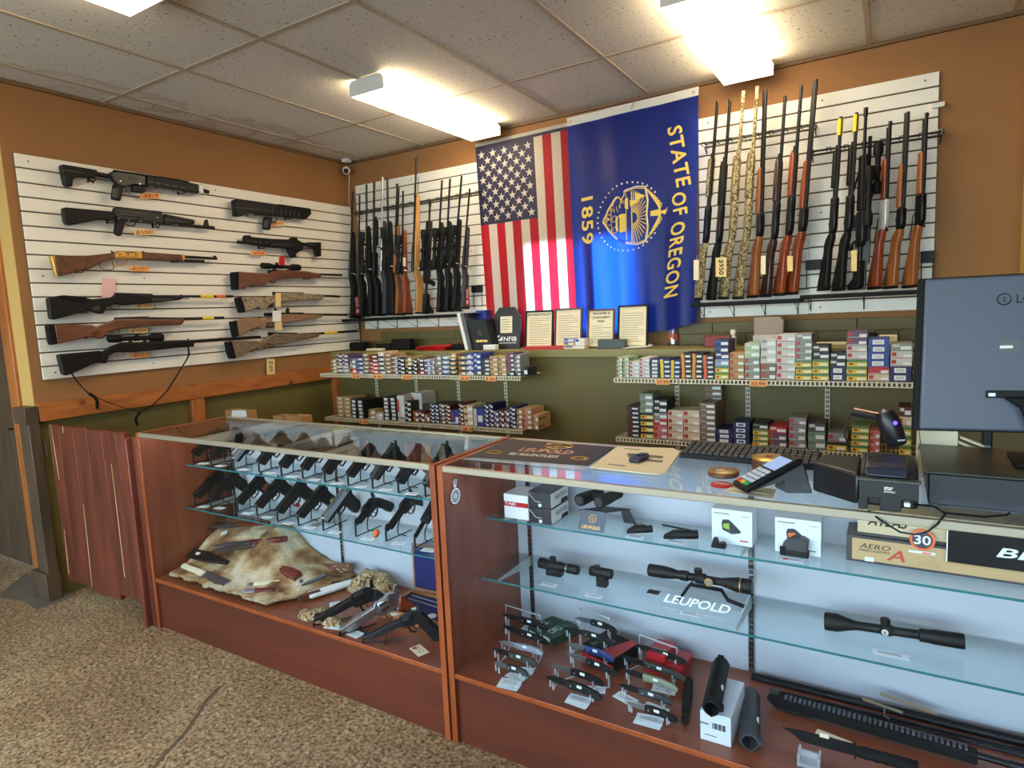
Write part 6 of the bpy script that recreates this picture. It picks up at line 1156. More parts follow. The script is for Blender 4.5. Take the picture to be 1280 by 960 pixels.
MB().prism([tl_+V((-.01, 0, 0)), tr_, tr_+V((.055, .1, -.012)), tl_+V((.045, .1, -.012))], (0, 0, -.004)).build('cradle', 'dgrey', t); MB().prism([tr_+V((.05, .095, -.012)), tr_+V((.02, .095, -.012)), tr_+V((.03, .1, S1-tr_.z)), tr_+V((.075, .1, S1-tr_.z))], (0, .004, 0)).build('rear_leg', 'dgrey', t)
m = MB(); c = bl+U*.5+W_*.62+nn*.001; uu, ww = U.normalized(), W_.normalized(); m.tube([c+uu*.013*math.cos(k*PI/12)+ww*.013*math.sin(k*PI/12) for k in range(24)], .0013, 6, close=True); m.tube([c+ww*.008-uu*.002, c-ww*.006-uu*.002, c-ww*.006+uu*.006], .0012, 6); m.tube([c-uu*.01, c+uu*.01], .0008, 6); letter(m, 'LEUPOLD', bl+U*.15+W_*.1+nn*.0006, U*.7, W_*.16, bold=.04); m.build('gold_print', 'gold', t, smooth=False)
def zt_(px, py, z): return at('z', z, px, py)
def wlight(lab, a, b_, r, kind):
    A_, B_ = zt_(*a, S1+r+.004), zt_(*b_, S1+r+.004); B_.z = A_.z; D = (B_-A_).normalized(); L_ = (B_-A_).length; t = thing('weapon_light', lab, 'light', A_, 'weapon lights on the glass shelf')
    MB().lathe(A_+D*L_*.25, B_, [(0, r*.7), (.1, r*.9), (.5, r*.9), (.6, r*1.1), (1, r*1.1)], 18).build('head', 'black', t); MB().lathe(B_-D*.002, B_+D*.0006, [(0, r*.9), (1, r*.88)], 18).build('lens', 'steel', t)
    n = V((0, 0, 1)); s = D.cross(n); MB().prism([A_-s*.008+D*0-n*r*.8, A_+D*L_*.3-s*.008-n*r*.9, A_+D*L_*.75-s*.008-n*r*.9, A_+D*L_*.75-s*.008+n*r*1.3, A_+D*L_*.3-s*.008+n*r*1.2, A_+D*L_*.04-s*.008+n*r*.1], s*.016).build('body', 'black', t, bev=.002)
    if kind: 
        for j in range(3): c = A_+D*L_*(.32+.12*j)+n*r*1.25; MB().obox(c-s*.009, D*.004, s*.018, n*.004).build('rail_lug', 'black', t)
wlight('black compact weapon light with clamp, left of the laser light', (783, 663), (815, 661), .011, True)
wlight('black weapon light with pointed body left of the first white box', (829, 669), (872, 668), .013, False)
card('pale card before the compact weapon light', zt_(794, 671, S1)[:2], .058, .03, S1+.0003, .0, 'price cards in the right case'); card('pale card before the pointed weapon light', zt_(847, 678, S1)[:2], .058, .03, S1+.0003, .0, 'price cards in the right case')
tag(MB().tube([zt_(828, 656, S1+.004), zt_(868, 664, S1+.004)], .0035, 8).build('stylus_light', 'black'), 'slim black pen light behind the pointed weapon light', 'pen light')
# white optic boxes
blob_w = mat('bluish white carton', (226, 232, 236), .5)
for k, (x0, x1, zt2, y, colr, nm) in enumerate(((3.548, 3.668, .850, -2.135, 'green', 'green'), (3.732, 3.855, .846, -2.135, 'orange', 'orange'))):
    z0 = S1+.001; t = thing('optic_box', 'white carton with picture of a sight with %s lens' % nm, 'box', (x0, y, z0), 'white optic cartons'); MB().box((x0, y, z0), (x1, y+.075, zt2)).build('carton', blob_w, t, bev=.001); h = zt2-z0; w = x1-x0
    m = MB(); yy = y-.0004; Q = lambda u, v: V((x0+w*u, yy, z0+h*v))
    m.add([Q(.25, .60), Q(.28, .70), Q(.42, .72), (Q(.5, .66)), Q(.72, .42), Q(.72, .36), Q(.5, .30), Q(.27, .40)], [list(range(8))], 0); m.add([V(q_)+V((0, -.0003, 0)) for q_ in (Q(.29, .58), Q(.44, .61), Q(.44, .42), Q(.30, .46))], [(0, 1, 2, 3)], 1)
    letter(m, 'HOLOSUN', Q(.06, .85), V((w*.38, 0, 0)), V((0, 0, h*.055)), 0, bold=.02); m.add([Q(.7, .12), Q(.9, .12), Q(.9, .16), Q(.7, .16)], [(0, 1, 2, 3)], 2); m.add([Q(.75, .84), Q(.93, .84), Q(.93, .855), Q(.75, .855)], [(0, 1, 2, 3)], 3)
    m.build('printed_picture', ['dgrey', cm((150, 190, 60)) if k == 0 else 'orange', 'red' if k == 0 else cm((60, 150, 130)), 'grey'], t, smooth=False)
def optic(lab, c, s_, cat='sight'):
    """small open reflex sight"""
    t = thing('reflex_sight', lab, cat, c); c = V(c); MB().box(c+V((-.022, -.012, 0))*s_, c+V((.022, .012, .012))*s_).build('base', 'black', t, bev=.002); MB().prism([c+V((-.02, -.011, .012))*s_, c+V((.0, -.011, .012))*s_, c+V((-.004, -.011, .03))*s_, c+V((-.016, -.011, .03))*s_], V((0, .022, 0))*s_).build('window_frame', 'black', t, bev=.001); MB().box(c+V((.004, -.011, .012))*s_, c+V((.02, .011, .018))*s_).build('housing', 'black', t, bev=.001); return t
c = zt_(899, 684, S1); optic('tiny black reflex sight in front of the first white carton', (c.x, c.y-.004, S1+.001), .95)
c = zt_(993, 693, S1); t = thing('holographic_sight', 'chunky black holographic sight in front of the second white carton', 'sight', (c.x, c.y, S1)); x, y, z = c.x, c.y-.01, S1+.001
MB().box((x-.036, y-.016, z), (x+.04, y+.016, z+.018)).build('base', 'black', t, bev=.003); MB().prism([(x-.022, y-.017, z+.017), (x+.036, y-.017, z+.017), (x+.04, y-.017, z+.05), (x+.026, y-.017, z+.058), (x-.004, y-.017, z+.056), (x-.03, y-.017, z+.034)], (0, .034, 0)).build('hood', mat('dark grey housing', (58, 58, 62), .45), t, bev=.003); MB().box((x-.036, y-.0185, z+.004), (x-.02, y-.016, z+.03)).build('mount_screw', 'gun', t, bev=.002)
card('pale card with pink mark in front of the holographic sight', zt_(991, 700, S1)[:2], .062, .028, S1+.0002, .0, 'price cards in the right case', 'white', 1)
# long cartons with printed fronts
kraft = mat('kraft carton', (196, 164, 116), .6); dk = mat('charcoal carton edge', (66, 62, 62), .5)
y = -2.125; z0 = S1+.001; x0 = at('y', y, 1058, 680).x; zt2 = at('y', y, 1060, 668).z; t = thing('parts_carton', 'long kraft carton lettered AERO PRECISION on the upper glass shelf', 'box', (x0, y, z0)); MB().box((x0, y, z0), (4.5, -2.01, zt2)).build('carton', dk, t, bev=.001); xf = at('y', y, 1065, 690).x; MB().box((xf, y-.0008, z0+.007), (4.49, y, zt2-.007)).build('kraft_face', kraft, t, smooth=False)
h = zt2-z0; m = MB(); a = at('y', y, 1074, 692); letter(m, 'AERO', (a.x, y-.001, z0+h*.56), (.075, 0, 0), (0, 0, h*.19), 0, bold=.0, italic=.2); letter(m, 'PRECISION', (a.x, y-.001, z0+h*.45), (.072, 0, 0), (0, 0, h*.07), 0); a = at('y', y, 1108, 690); letter(m, 'A', (a.x, y-.001, z0+h*.22), (.044, 0, 0), (0, 0, h*.42), 1, bold=.08, italic=.25)
a = at('y', y, 1146, 700); 
for k in range(4): m.box((a.x+.01*k, y-.0012, z0+h*(.2+.1*k)), (a.x+.055-.005*k, y-.001, z0+h*(.215+.1*k)), 2)
m.build('print', ['ink', mat('rust red print', (188, 78, 50), .6), mat('brown print', (150, 120, 80), .6)], t, smooth=False); p = at('y', y, 1081, 698); MB().box((p.x, y-.0025, p.z-.006), (p.x+.022, y-.001, p.z+.006)).build('price_sticker', pcard, t, smooth=False)
z1 = zt2+.001; y2 = -2.115; x2 = at('y', y2, 1072, 655).x; zt3 = at('y', y2, 1080, 641).z; zt3 = min(zt3+.01, .955); t = thing('parts_carton', 'pale kraft carton lettered ATLAS stacked on the long kraft carton', 'box', (x2, y2, z1)); MB().box((x2, y2, z1), (4.5, -2.01, zt3)).build('carton', mat('pale kraft carton', (206, 186, 148), .6), t, bev=.001); m = MB(); letter(m, 'ATLAS', (at('y', y2, 1084, 655).x, y2-.0012, z1+(zt3-z1)*.42), (.098, 0, 0), (0, 0, (zt3-z1)*.36), 0, bold=.03, italic=.35); m.box((x2, y2-.001, z1), (4.5, y2, z1+.008), 1); m.build('print', ['ink', dk], t, smooth=False)
# round anniversary emblem and black banner card
c = at('y', -2.132, 1153, 675); t = thing('round_sign', 'round orange rimmed sign with white number 30 on the long cartons', 'sign', c); rr_ = .029; m = MB()
def ringy(r1, r2, mi, dy): 
    m.add([c+V((r1*math.cos(2*PI*k/32), dy, r1*math.sin(2*PI*k/32))) for k in range(32)]+[c+V((r2*math.cos(2*PI*k/32), dy, r2*math.sin(2*PI*k/32))) for k in range(32)], [(k, (k+1) % 32, (k+1) % 32+32, k+32) for k in range(32)], mi)
m.lathe(c+V((0, .003, 0)), c, [(0, rr_), (1, rr_)], 32, 0); ringy(0, rr_*.8, 1, -.0004); letter(m, '30', c+V((-.019, -.001, -.013)), (.038, 0, 0), (0, 0, .026), 2, bold=.06); m.box(c+V((-.03, -.001, -.038)), c+V((.03, .001, -.031)), 2); m.box(c+V((-.0, -.0015, -.037)), c+V((.02, -.001, -.033)), 0); m.build('disc', ['orange', mat('brown navy disc', (70, 60, 74), .5), 'white'], t, smooth=False)
a, b_ = at('y', -2.14, 1184, 700), at('y', -2.14, 1184, 663); t = thing('banner_card', 'black banner card with white brush lettering BE in front of cartons', 'sign', (a.x, -2.14, a.z-.01)); zb_ = at('y', -2.14, 1184, 702).z; MB().box((a.x, -2.14, zb_), (4.5, -2.137, b_.z)).build('card', 'matte', t); MB().box((a.x-.0025, -2.1405, zb_), (a.x, -2.137, b_.z)).build('white_edge', 'white', t); m = MB(); q_ = at('y', -2.14, 1245, 695); letter(m, 'BEST', (q_.x, -2.1406, q_.z-.002), (.17, 0, 0), (0, 0, .026), bold=.05, italic=.25); m.build('lettering', 'white', t, smooth=False)
# ================================================================== RIGHT CASE: LOWER GLASS SHELF
def tubeopt(nm, lab, a, b_, y, prof, extra=(), rs=1.0):
    A_, B_ = at('y', y, *a), at('y', y, *b_); t = thing(nm, lab, 'scope' if nm == 'rifle_scope' else 'sight', A_, 'optics on the lower glass shelf'); MB().lathe(A_, B_, [(u, r*rs) for u, r in prof], 28).build('tube', 'black', t); D = (B_-A_); n = V((0, 0, 1))
    for e in extra:
        if e[0] == 'turret': c = A_+D*e[1]; MB().lathe(c+n*.008, c+n*e[2], [(0, .011), (.6, .012), (.65, .013), (1, .012)], 20).build('turret', 'black', t)
        if e[0] == 'side': c = A_+D*e[1]-V((0, .012, 0)); MB().lathe(c, c-V((0, .014, 0)), [(0, .011), (.5, .012), (1, .011)], 20).build('side_turret', 'black', t)
        if e[0] == 'ring': c = A_+D*e[1]; MB().lathe(c-D.normalized()*.0014, c+D.normalized()*.0014, [(0, e[2]), (1, e[2])], 28).build('gold_ring' if e[3] == 'gold' else 'ring', e[3], t)
        if e[0] == 'base': c = A_+D*e[1]; MB().box((c.x-e[2], c.y-.014, S2+.001), (c.x+e[2], c.y+.014, c.z-.01)).build('mount_base', 'black', t, bev=.002)
    return t, A_, B_
t, A_, B_ = tubeopt('prism_sight', 'black prism sight with big turret above the left knives', (674, 703), (723, 713), -2.14, [(0, .015), (.02, .019), (.2, .019), (.22, .0165), (.6, .0165), (.64, .0145), (.7, .0145), (.72, .017), (.98, .017), (1, .015)], (('turret', .36, .031), ('base', .4, .03), ('ring', .73, .0175, 'steel')))
t, A_, B_ = tubeopt('red_dot_sight', 'short black red dot sight on riser right of the prism sight', (738, 713), (765, 718), -2.15, [(0, .015), (.05, .017), (.95, .017), (1, .015)], (('turret', .3, .021), ('base', .55, .018)))
SC2 = [(0, .018), (.01, .0205), (.16, .0205), (.24, .0175), (.3, .0135), (.34, .0165), (.4, .0165), (.41, .0125), (.47, .0125), (.48, .017), (.57, .017), (.58, .0125), (.72, .0125), (.84, .021), (.86, .0225), (.99, .0235), (1, .022)]
t, A_, B_ = tubeopt('rifle_scope', 'black rifle scope with gold ring resting on the clear lettered stand', (811, 712), (940, 734), -2.15, SC2, (('turret', .5, .03), ('side', .6), ('ring', .90, .0232, 'gold')))
c = A_+(B_-A_)*.62+V((0, -.027, .004)); MB().lathe(c, c-V((0, .002, 0)), [(0, .0135), (1, .013)], 24).build('gold_badge', 'gold', t); MB().lathe(c-V((0, .002, 0)), c-V((0, .003, 0)), [(0, .009), (1, .008)], 20).build('badge_centre', 'steel', t)
t2 = thing('scope_display_stand', 'clear and black display stand lettered LEUPOLD under the scope', 'stand', (3.5, -2.15, S2)); acr = acrylic('clear acrylic')
f0, f1 = zt_(812, 748, S2+.002), zt_(938, 772, S2+.002); D = (B_-A_).normalized(); mid = (A_+B_)/2
MB().tube([A_+(B_-A_)*.44+V((0, 0, -.02)), A_+(B_-A_)*.44+V((-.012, 0, -.034)), A_+(B_-A_)*.36+V((-.016, -.002, S2+.006-A_.z))], .005, 8, flat=(1, 2)).build('left_arm', 'matte', t2); MB().tube([A_+(B_-A_)*.44+V((0, 0, -.026)), A_+(B_-A_)*.72+V((0, 0, -.026)), A_+(B_-A_)*.78+V((0, 0, -.055)), A_+(B_-A_)*.93+V((0, -.0, -.066))], .005, 8, flat=(1, 2)).build('right_arm', 'matte', t2)
q0 = zt_(812, 738, S2+.003); MB().box((q0.x-.004, q0.y-.02, S2+.001), (q0.x+.036, q0.y+.006, S2+.005)).build('black_plate', 'matte', t2, bev=.001); MB().box((q0.x+.0, q0.y-.03, S2+.0008), (q0.x+.30, q0.y+.04, S2+.0034)).build('clear_base', acr, t2, smooth=False); MB().prism([V((q0.x+.30, q0.y-.03, S2+.001)), V((q0.x+.303, q0.y-.03, S2+.001)), V((q0.x+.33, q0.y+.03, S2+.075)), V((q0.x+.327, q0.y+.03, S2+.075))], (0, .004, 0)).build('clear_upright', acr, t2)
lp, le = zt_(829, 752, S2+.006), zt_(910, 768, S2+.006); m = MB(); U = le-lp; letter(m, 'LEUPOLD', lp, U, V((.010, .020, .020)), bold=.02); lp = zt_(826, 758, S2+.004); letter(m, 'PERFORMANCE OPTICS', lp+V((.01, -.004, 0)), U*.9, V((.004, .006, 0)), bold=.03); m.build('white_lettering', 'white', t2, smooth=False)
SC3 = [(0, .024), (.01, .0255), (.1, .0255), (.22, .014), (.25, .0125), (.42, .0125), (.43, .016), (.5, .016), (.51, .0125), (.69, .0125), (.70, .0175), (.76, .0175), (.78, .019), (.99, .0205), (1, .019)]
t, A_, B_ = tubeopt('rifle_scope', 'long black rifle scope lying alone at the right of the lower glass shelf', (1031, 776), (1206, 802), -2.13, SC3, (('turret', .455, .032),)); c = A_+(B_-A_)*.455+V((0, -.0165, 0)); MB().lathe(c, c-V((0, .003, 0)), [(0, .0085), (1, .008)], 20).build('round_badge', 'plasw', t); m = MB(); letter(m, 'B', c+V((-.003, -.0035, -.0045)), (.006, 0, 0), (0, 0, .009)); m.build('badge_letter', 'ink', t, smooth=False)
for i, (px, py, w, lab) in enumerate(((686, 731, .06, 'pale card below the prism sight'), (743, 745, .06, 'pale card below the short red dot sight'), (863, 767, .06, 'pale card below the clear lettered stand'), (1113, 818, .085, 'pale strip card below the lone long scope'))): c = zt_(px, py, S2+.0005); card(lab, (c.x, max(c.y, -2.25)), w, .028, S2+.0005, .02, 'price cards in the right case')
# ================================================================== RIGHT CASE: DECK
Z = HD+.001
def foldknife(lab, a, b_, y, hm, bm, wd=.024, u=.42, curve=.006, flipb=False):
    A_, B_ = at('y', y, 560+a[0]/4, 730+a[1]/4), at('y', y, 560+b_[0]/4, 730+b_[1]/4); D = B_-A_; L_ = D.length; D.normalize(); n = V((0, 1, 0)); s = n.cross(D).normalized()
    if s.z < 0: s = -s
    t = thing('folding_knife', lab, 'knife', A_, 'folding knives on clear risers'); cv = lambda q_: s*curve*4*q_*(1-q_)
    P = lambda q_, v: A_+D*(L_*q_)+cv(q_)+s*v*wd
    MB().prism([P(0, .05), P(.1, .35), P(u*.6, .42), P(u+.03, .38), P(u+.03, -.35), P(u*.5, -.38), P(.08, -.15)], n*.003).build('blade', bm, t, bev=.0006)
    hh = [P(u-.03, .40), P((u+1)/2, .52), P(.92, .42), P(1, .1), P(.995, -.25), P(.9, -.38), P((u+1)/2, -.36), P(u-.02, -.48)]
    MB().prism([q_-n*.005 for q_ in hh], n*.013).build('handle', hm, t, bev=.0025); c = P(u+.05, 0)-n*.0055; MB().lathe(c, c-n*.001, [(0, .0035), (1, .003)], 12).build('pivot', 'steel', t); c = P(.62, .1)-n*.0055; MB().obox(c-D*.008-s*.0, D*.016, s*.009, -n*.0008).build('price_sticker', 'white', t, smooth=False)
    return A_, B_, D
kdk = mat('dark olive handle', (54, 54, 46), .5); kgr = mat('pale olive handle', (140, 146, 118), .5); kbl = mat('blue handle', (30, 62, 130), .4); kwh = mat('mottled grey handle', (150, 156, 166), .4)
RS = [[('black knife at the back of the left riser', (268, 155), (498, 225), -2.17, 'black', 'matte'), ('black knife on the second step of the left riser', (268, 212), (500, 298), -2.24, 'black', 'matte'), ('mottled silver grey knife on the left riser', (250, 290), (475, 348), -2.30, kwh, 'steel'),
  ('dark olive handled knife with black blade on the left riser', (215, 325), (445, 405), -2.35, kdk, 'matte'), ('slim grey folding knife on the front step, left riser', (225, 395), (400, 455), -2.395, 'dgrey', bl_)],
 [('carved black knife at the back of the middle riser', (630, 172), (845, 240), -2.12, 'black', bl_), ('black knife with leaf shaped blade on the middle riser', (570, 222), (835, 305), -2.18, 'black', 'matte'), ('blue handled knife on the middle riser', (590, 302), (830, 382), -2.235, kbl, bl_),
  ('closed looking black knife on the middle riser', (590, 350), (845, 460), -2.30, 'black', bl_), ('black knife with grey blade, second step from front of middle riser', (510, 410), (780, 505), -2.35, 'black', bl_), ('large black curved knife on the front step of the middle riser', (485, 468), (770, 575), -2.395, 'black', 'matte')],
 [('straight black knife at the back of the right riser', (930, 308), (1190, 395), -2.13, 'black', 'matte'), ('dark grey knife on the second step of the right riser', (850, 360), (1190, 480), -2.19, kdk, 'matte'), ('pale olive handled knife on the right riser', (865, 432), (1150, 530), -2.26, kgr, 'matte'),
  ('grey handled knife with black blade on the right riser', (845, 505), (1125, 600), -2.33, 'dgrey', 'matte'), ('silver and black knife on the front step of the right riser', (880, 590), (1150, 685), -2.39, 'black', 'steel')]]
for j, rs in enumerate(RS):
    nm = ('left', 'middle', 'right')[j]; t = thing('acrylic_riser', 'clear acrylic stepped knife riser, %s of the three' % nm, 'stand', at('y', rs[-1][3], 560+rs[-1][1][0]/4, 730+rs[-1][1][1]/4), 'clear knife risers'); feet = []
    for i, (lab, a, b_, y, hm, bm) in enumerate(rs):
        A_, B_, D = foldknife(lab+' in the right case', a, b_, y, hm, bm, wd=.03 if i == len(rs)-1 and j == 1 else .024, curve=.008 if j == 1 else .004); L_ = (B_-A_)
        for q_ in (.12, .82):
            p = A_+L_*q_; MB().tube([V((p.x, y+.010, Z+.002)), V((p.x, y+.010, p.z-.016)), V((p.x, y-.009, p.z-.016)), V((p.x, y-.009, p.z+.004))], .0028, 8).build('knife_post', acr, t); feet.append((q_, V((p.x, y+.010, Z+.004))))
    for q_ in (.12, .82): MB().tube([p for qq, p in feet if qq == q_], .0028, 8).build('side_strip', acr, t)
    y = rs[0][3]+.03; A_ = at('y', y, 560+rs[0][1][0]/4, 730+rs[0][1][1]/4); B_ = at('y', y, 560+rs[0][2][0]/4, 730+rs[0][2][1]/4); MB().tube([V((A_.x+.02, y, Z)), V((A_.x+.02, y, A_.z+.045)), V((B_.x-.03, y, B_.z+.045)), V((B_.x-.03, y, Z))], .0028, 8).build('back_arch', acr, t)
    pA = at('z', Z+.004, 560+rs[-1][1][0]/4+8, 730+rs[-1][1][1]/4+26)
R.seed(9)
for i, (px, py, rt, w, where) in enumerate(((636, 857, .1, .075, 'under the front of the left riser'), (645, 846, -.2, .07, 'crooked, left riser'), (653, 838, .3, .08, 'behind the crooked one of the left riser'), (722, 878, -.05, .075, 'under the front of the middle riser'), (745, 862, .4, .06, 'right side of the middle riser'), (782, 873, -.3, .075, 'between the middle and right risers'),
                              (810, 903, .05, .08, 'under the front of the right riser'), (820, 886, -.1, .075, 'second row of the right riser'), (830, 862, .1, .075, 'third row of the right riser'), (660, 786, .0, .05, 'at the back of the left riser'))):
    for k in range(2 if i in (0, 3, 6) else 1):
        c = at('z', Z+.001+.0015*k, px+2*k, py-4*k); card('pale price card %s%s' % ('on top, ' if k else '', where), (c.x, max(c.y, -2.43)), w, .04, Z+.0006+.0012*k, rt+.1*k, 'price cards on the right deck')
def boxat(name, lab, x0, x1, y0_, y1_, z0, z1, mt, fn=None, rot=0, grp=None):
    c = V(((x0+x1)/2, (y0_+y1_)/2, 0)); m = MB(); m.box((x0, y0_, z0), (x1, y1_, z1)); ro = Matrix.Rotation(rot, 3, 'Z')
    m.v = [ro @ (v-c)+c for v in m.v]; t = thing(name, lab, 'box', (c.x, c.y, z0), grp); m.build('carton', mt, t, bev=.001)
    if fn: m = MB(); fn(m, x0, x1, y0_, y1_, z0, z1); m.v = [ro @ (v-c)+c for v in m.v]; return t, m
    return t, None
dgn = mat('dark green carton', (30, 74, 52), .45)
for i, (px, py, lab) in enumerate(((672, 789, 'dark green knife carton with white star, leftmost'), (690, 796, 'dark green knife carton with white lettering, right one'))):
    p = at('z', Z, px, py+10); t, m = boxat('knife_carton', lab, p.x-.03, p.x+.035, p.y, p.y+.13, Z, Z+.03, dgn, lambda m, x0, x1, y0, y1, z0, z1: (letter(m, 'KNIFE' if 0 else 'CRKT', (x0+.006, y0+.02, z1+.0006), (.0, .06, 0), (-.0, 0, 0) if 0 else (.03, 0, 0), off=0), m.box((x0+.01, y0-.0006, z0+.008), (x0+.045, y0, z0+.022))), -.35, 'cartons behind the knives'); m.build('white_print', 'white', t, smooth=False)
p = at('z', Z, 780, 806); t, m = boxat('knife_carton', 'black and red carton with green print behind the middle riser', p.x-.08, p.x+.06, -2.20, -2.06, Z, Z+.055, 'matte', lambda m, x0, x1, y0, y1, z0, z1: (m.add([(x1-.07, y0, z1+.0006), (x1, y0, z1+.0006), (x1, y1, z1+.0006), (x1-.03, y1, z1+.0006)], [(0, 1, 2, 3)], 0), m.add([(x0+.01, y0+.03, z1+.0006), (x0+.04, y0+.02, z1+.0006), (x0+.035, y0+.06, z1+.0006)], [(0, 1, 2)], 1), m.add([(x0+.05, y0+.07, z1+.0006), (x0+.075, y0+.06, z1+.0006), (x0+.07, y0+.10, z1+.0006)], [(0, 1, 2)], 2), m.box((x0, y0-.0006, z0+.012), (x1, y0, z0+.03), 0)), -.3, 'cartons behind the knives'); m.build('red_print', ['red', 'green', 'orange'], t, smooth=False)
p = at('z', Z+.03, 845, 815)
for k in range(3):
    for q_ in range(2 if k < 2 else 1):
        t, m = boxat('knife_box', 'red knife box, %s row, %s' % (('bottom', 'middle', 'top')[k], ('left one', 'right one')[q_]), p.x-.075+.066*q_+.006*k, p.x-.012+.066*q_+.006*k, -2.15, -2.05, Z+.024*k, Z+.024*k+.023, mat('glossy red carton', (176, 24, 34), .3), lambda m, x0, x1, y0, y1, z0, z1: letter(m, 'SPYDERCO', (x0+.008, y0+.02, z1+.0006), (x1-x0-.016, 0, 0), (0, .018, 0), off=.0001), -.1+.03*k, 'red boxes behind the right riser'); m.build('white_print', 'white', t, smooth=False)
a, b_ = at('z', Z+.014, 861, 850), at('z', Z+.012, 856, 902); t = thing('expandable_baton', 'black ribbed baton lying beside the right knife riser', 'baton', a); MB().lathe(a, b_, [(0, .012), (.04, .014), (.45, .015), (.5, .013), (.55, .014), (.78, .012), (.8, .009), (.9, .009), (.92, .011), (1, .010)], 20).build('grip', 'rub', t)
# white box with handguard, second handguard
xa, xb = at('z', Z, 875, 924).x, at('z', Z, 914, 934).x; ya = at('z', Z, 895, 929).y; zt2 = at('y', ya, 895, 893).z
t, m = boxat('parts_box', 'white carton with barcode under the black handguard', xa, xb, ya, ya+.19, Z, zt2, blob_w, lambda m, x0, x1, y0, y1, z0, z1: (letter(m, 'SPORT', (x0+.0, y0-.0006, z0+(z1-z0)*.55), ((x1-x0)*.3, 0, 0), (0, 0, .007), italic=.2), [m.box((x0+(x1-x0)*(.40+.045*k), y0-.0008, z0+(z1-z0)*.48), (x0+(x1-x0)*(.40+.045*k+.02+.01*(k % 3)), y0, z0+(z1-z0)*.68)) for k in range(10)], m.box((x0+.012, y0-.0006, z0+.018), (x0+.045, y0, z0+.0195))), 0.0); m.build('black_print', 'ink', t, smooth=False)
def hguard(lab, f0, f1, r, mt, slots=True):
    D = (f1-f0).normalized(); n = (V((0, 0, 1))-D*D.z).normalized(); s = D.cross(n); L_ = (f1-f0).length; t = thing('handguard', lab, 'rifle handguard', f0, 'rifle handguards on the right deck')
    m = MB(); N8 = 20; o_ = [(r*(1.15 if k % 5 == 0 else 1)*math.cos(2*PI*k/N8), r*(1.15 if k % 5 == 0 else 1)*math.sin(2*PI*k/N8)) for k in range(N8)]
    vs = [f0+s*a+n*b for a, b in o_]+[f1+s*a+n*b for a, b in o_]+[f0+s*a*.8+n*b*.8 for a, b in o_]+[f0+D*.05+s*a*.78+n*b*.78 for a, b in o_]
    fs = [(k, (k+1) % N8, (k+1) % N8+N8, k+N8) for k in range(N8)]+[(k, (k+1) % N8, (k+1) % N8+2*N8, k+2*N8) for k in range(N8)]+[(k+2*N8, (k+1) % N8+2*N8, (k+1) % N8+3*N8, k+3*N8) for k in range(N8)]+[[k+N8 for k in range(N8)], [k+3*N8 for k in range(N8)]]
    m.add(vs, fs); m.build('tube', mt, t); k = 0.02
    while k < .97 and slots: MB().obox(f0+D*L_*k-s*.009+n*r*.96, D*L_*.028, s*.018, n*.008).build('rail_tooth', mt, t); k += .055
    MB().obox(f0+D*.002+s*r*.9-n*.006, D*.02, s*.012, n*.014).build('clamp', mt, t, bev=.002); MB().obox(f0+D*L_*.35+s*r*.75+n*.006, D*.012, s*.006, n*.012).build('sticker', 'white', t, smooth=False); return t
a = at('z', zt2+.026, 889, 886); b_ = at('z', zt2+.026, 902, 828); b_.y = min(b_.y, a.y+.24); hguard('black handguard with toothed rail lying on the white carton', a, b_, .022, 'matte')
a = at('z', Z+.026, 937, 928); b_ = at('z', Z+.026, 938, 868); hguard('smooth dark grey handguard lying right of the white carton', a, V((b_.x, min(b_.y, a.y+.25), b_.z)), .024, mat('anodised grey', (62, 64, 70), .5), False)
# barrels, flat top upper, fixed blade
def lbar(lab, a, b_, y, r, grp='long barrels at the back of the right deck', z=None):
    A_, B_ = at('y', y, *a), at('y', y, *b_); t = thing('shotgun_barrel', lab, 'gun barrel', A_, grp); B_ = A_+(B_-A_)*1.3; MB().lathe(A_, B_, [(0, r*1.05), (.03, r*1.05), (.031, r*.95), (1, r*1.15)], 18).build('barrel', 'gun', t); D = (B_-A_).normalized()
    MB().obox(A_+V((0, -.003, r*.9)), (B_-A_), (0, .006, 0), (0, 0, .004)).build('rib', 'gun', t); return t, A_, B_
t, A_, B_ = lbar('long black barrel against the case back, rearmost', (940, 846), (1280, 928), -2.03, .012)
t, A_, B_ = lbar('long black barrel with pale tag, in front of the rearmost', (962, 866), (1280, 943), -2.075, .0125); 
p = at('y', -2.095, 1103, 886); MB().obox(p+V((-.05, 0, .012)), (.1, 0, -.012), (0, -.002, .0), (0, -.006, .012)).build('paper_wrap', mat('brown paper strip', (150, 132, 104), .8), t); MB().tube([p+V((.005, -.01, .008)), p+V((.005, -.014, -.012)), p+V((.018, -.014, -.016))], .002, 6).build('clip', 'steel', t)
p = at('y', -2.045, 1130, 876); tag(MB().obox(p+V((-.06, 0, .0)), (.14, 0, -.02), (0, -.002, 0), (0, -.003, .012)).build('paper_strip', mat('brown paper strip', (150, 132, 104), .8)), 'brown paper strip lying on the rearmost barrel', 'paper')
a, b_ = at('z', Z+.03, 968, 872), at('z', Z+.03, 1222, 944); t = thing('upper_receiver', 'black flat top rifle upper with toothed rail on the right deck', 'rifle upper', a); D = (b_-a).normalized(); L_ = (b_-a).length; s = V((0, 0, 1)).cross(D); n = V((0, 0, 1)); MB().obox(a-s*.016-n*.02, D*L_, s*.032, n*.03).build('handguard', 'matte', t, bev=.003); k = .06
i_ = 0
while k < .96: MB().obox(a+D*L_*k-s*.010+n*.010, D*L_*.013, s*.020, n*.006).build('rail_tooth', mat('grey worn rail', (84, 86, 96), .45), t); k += .026
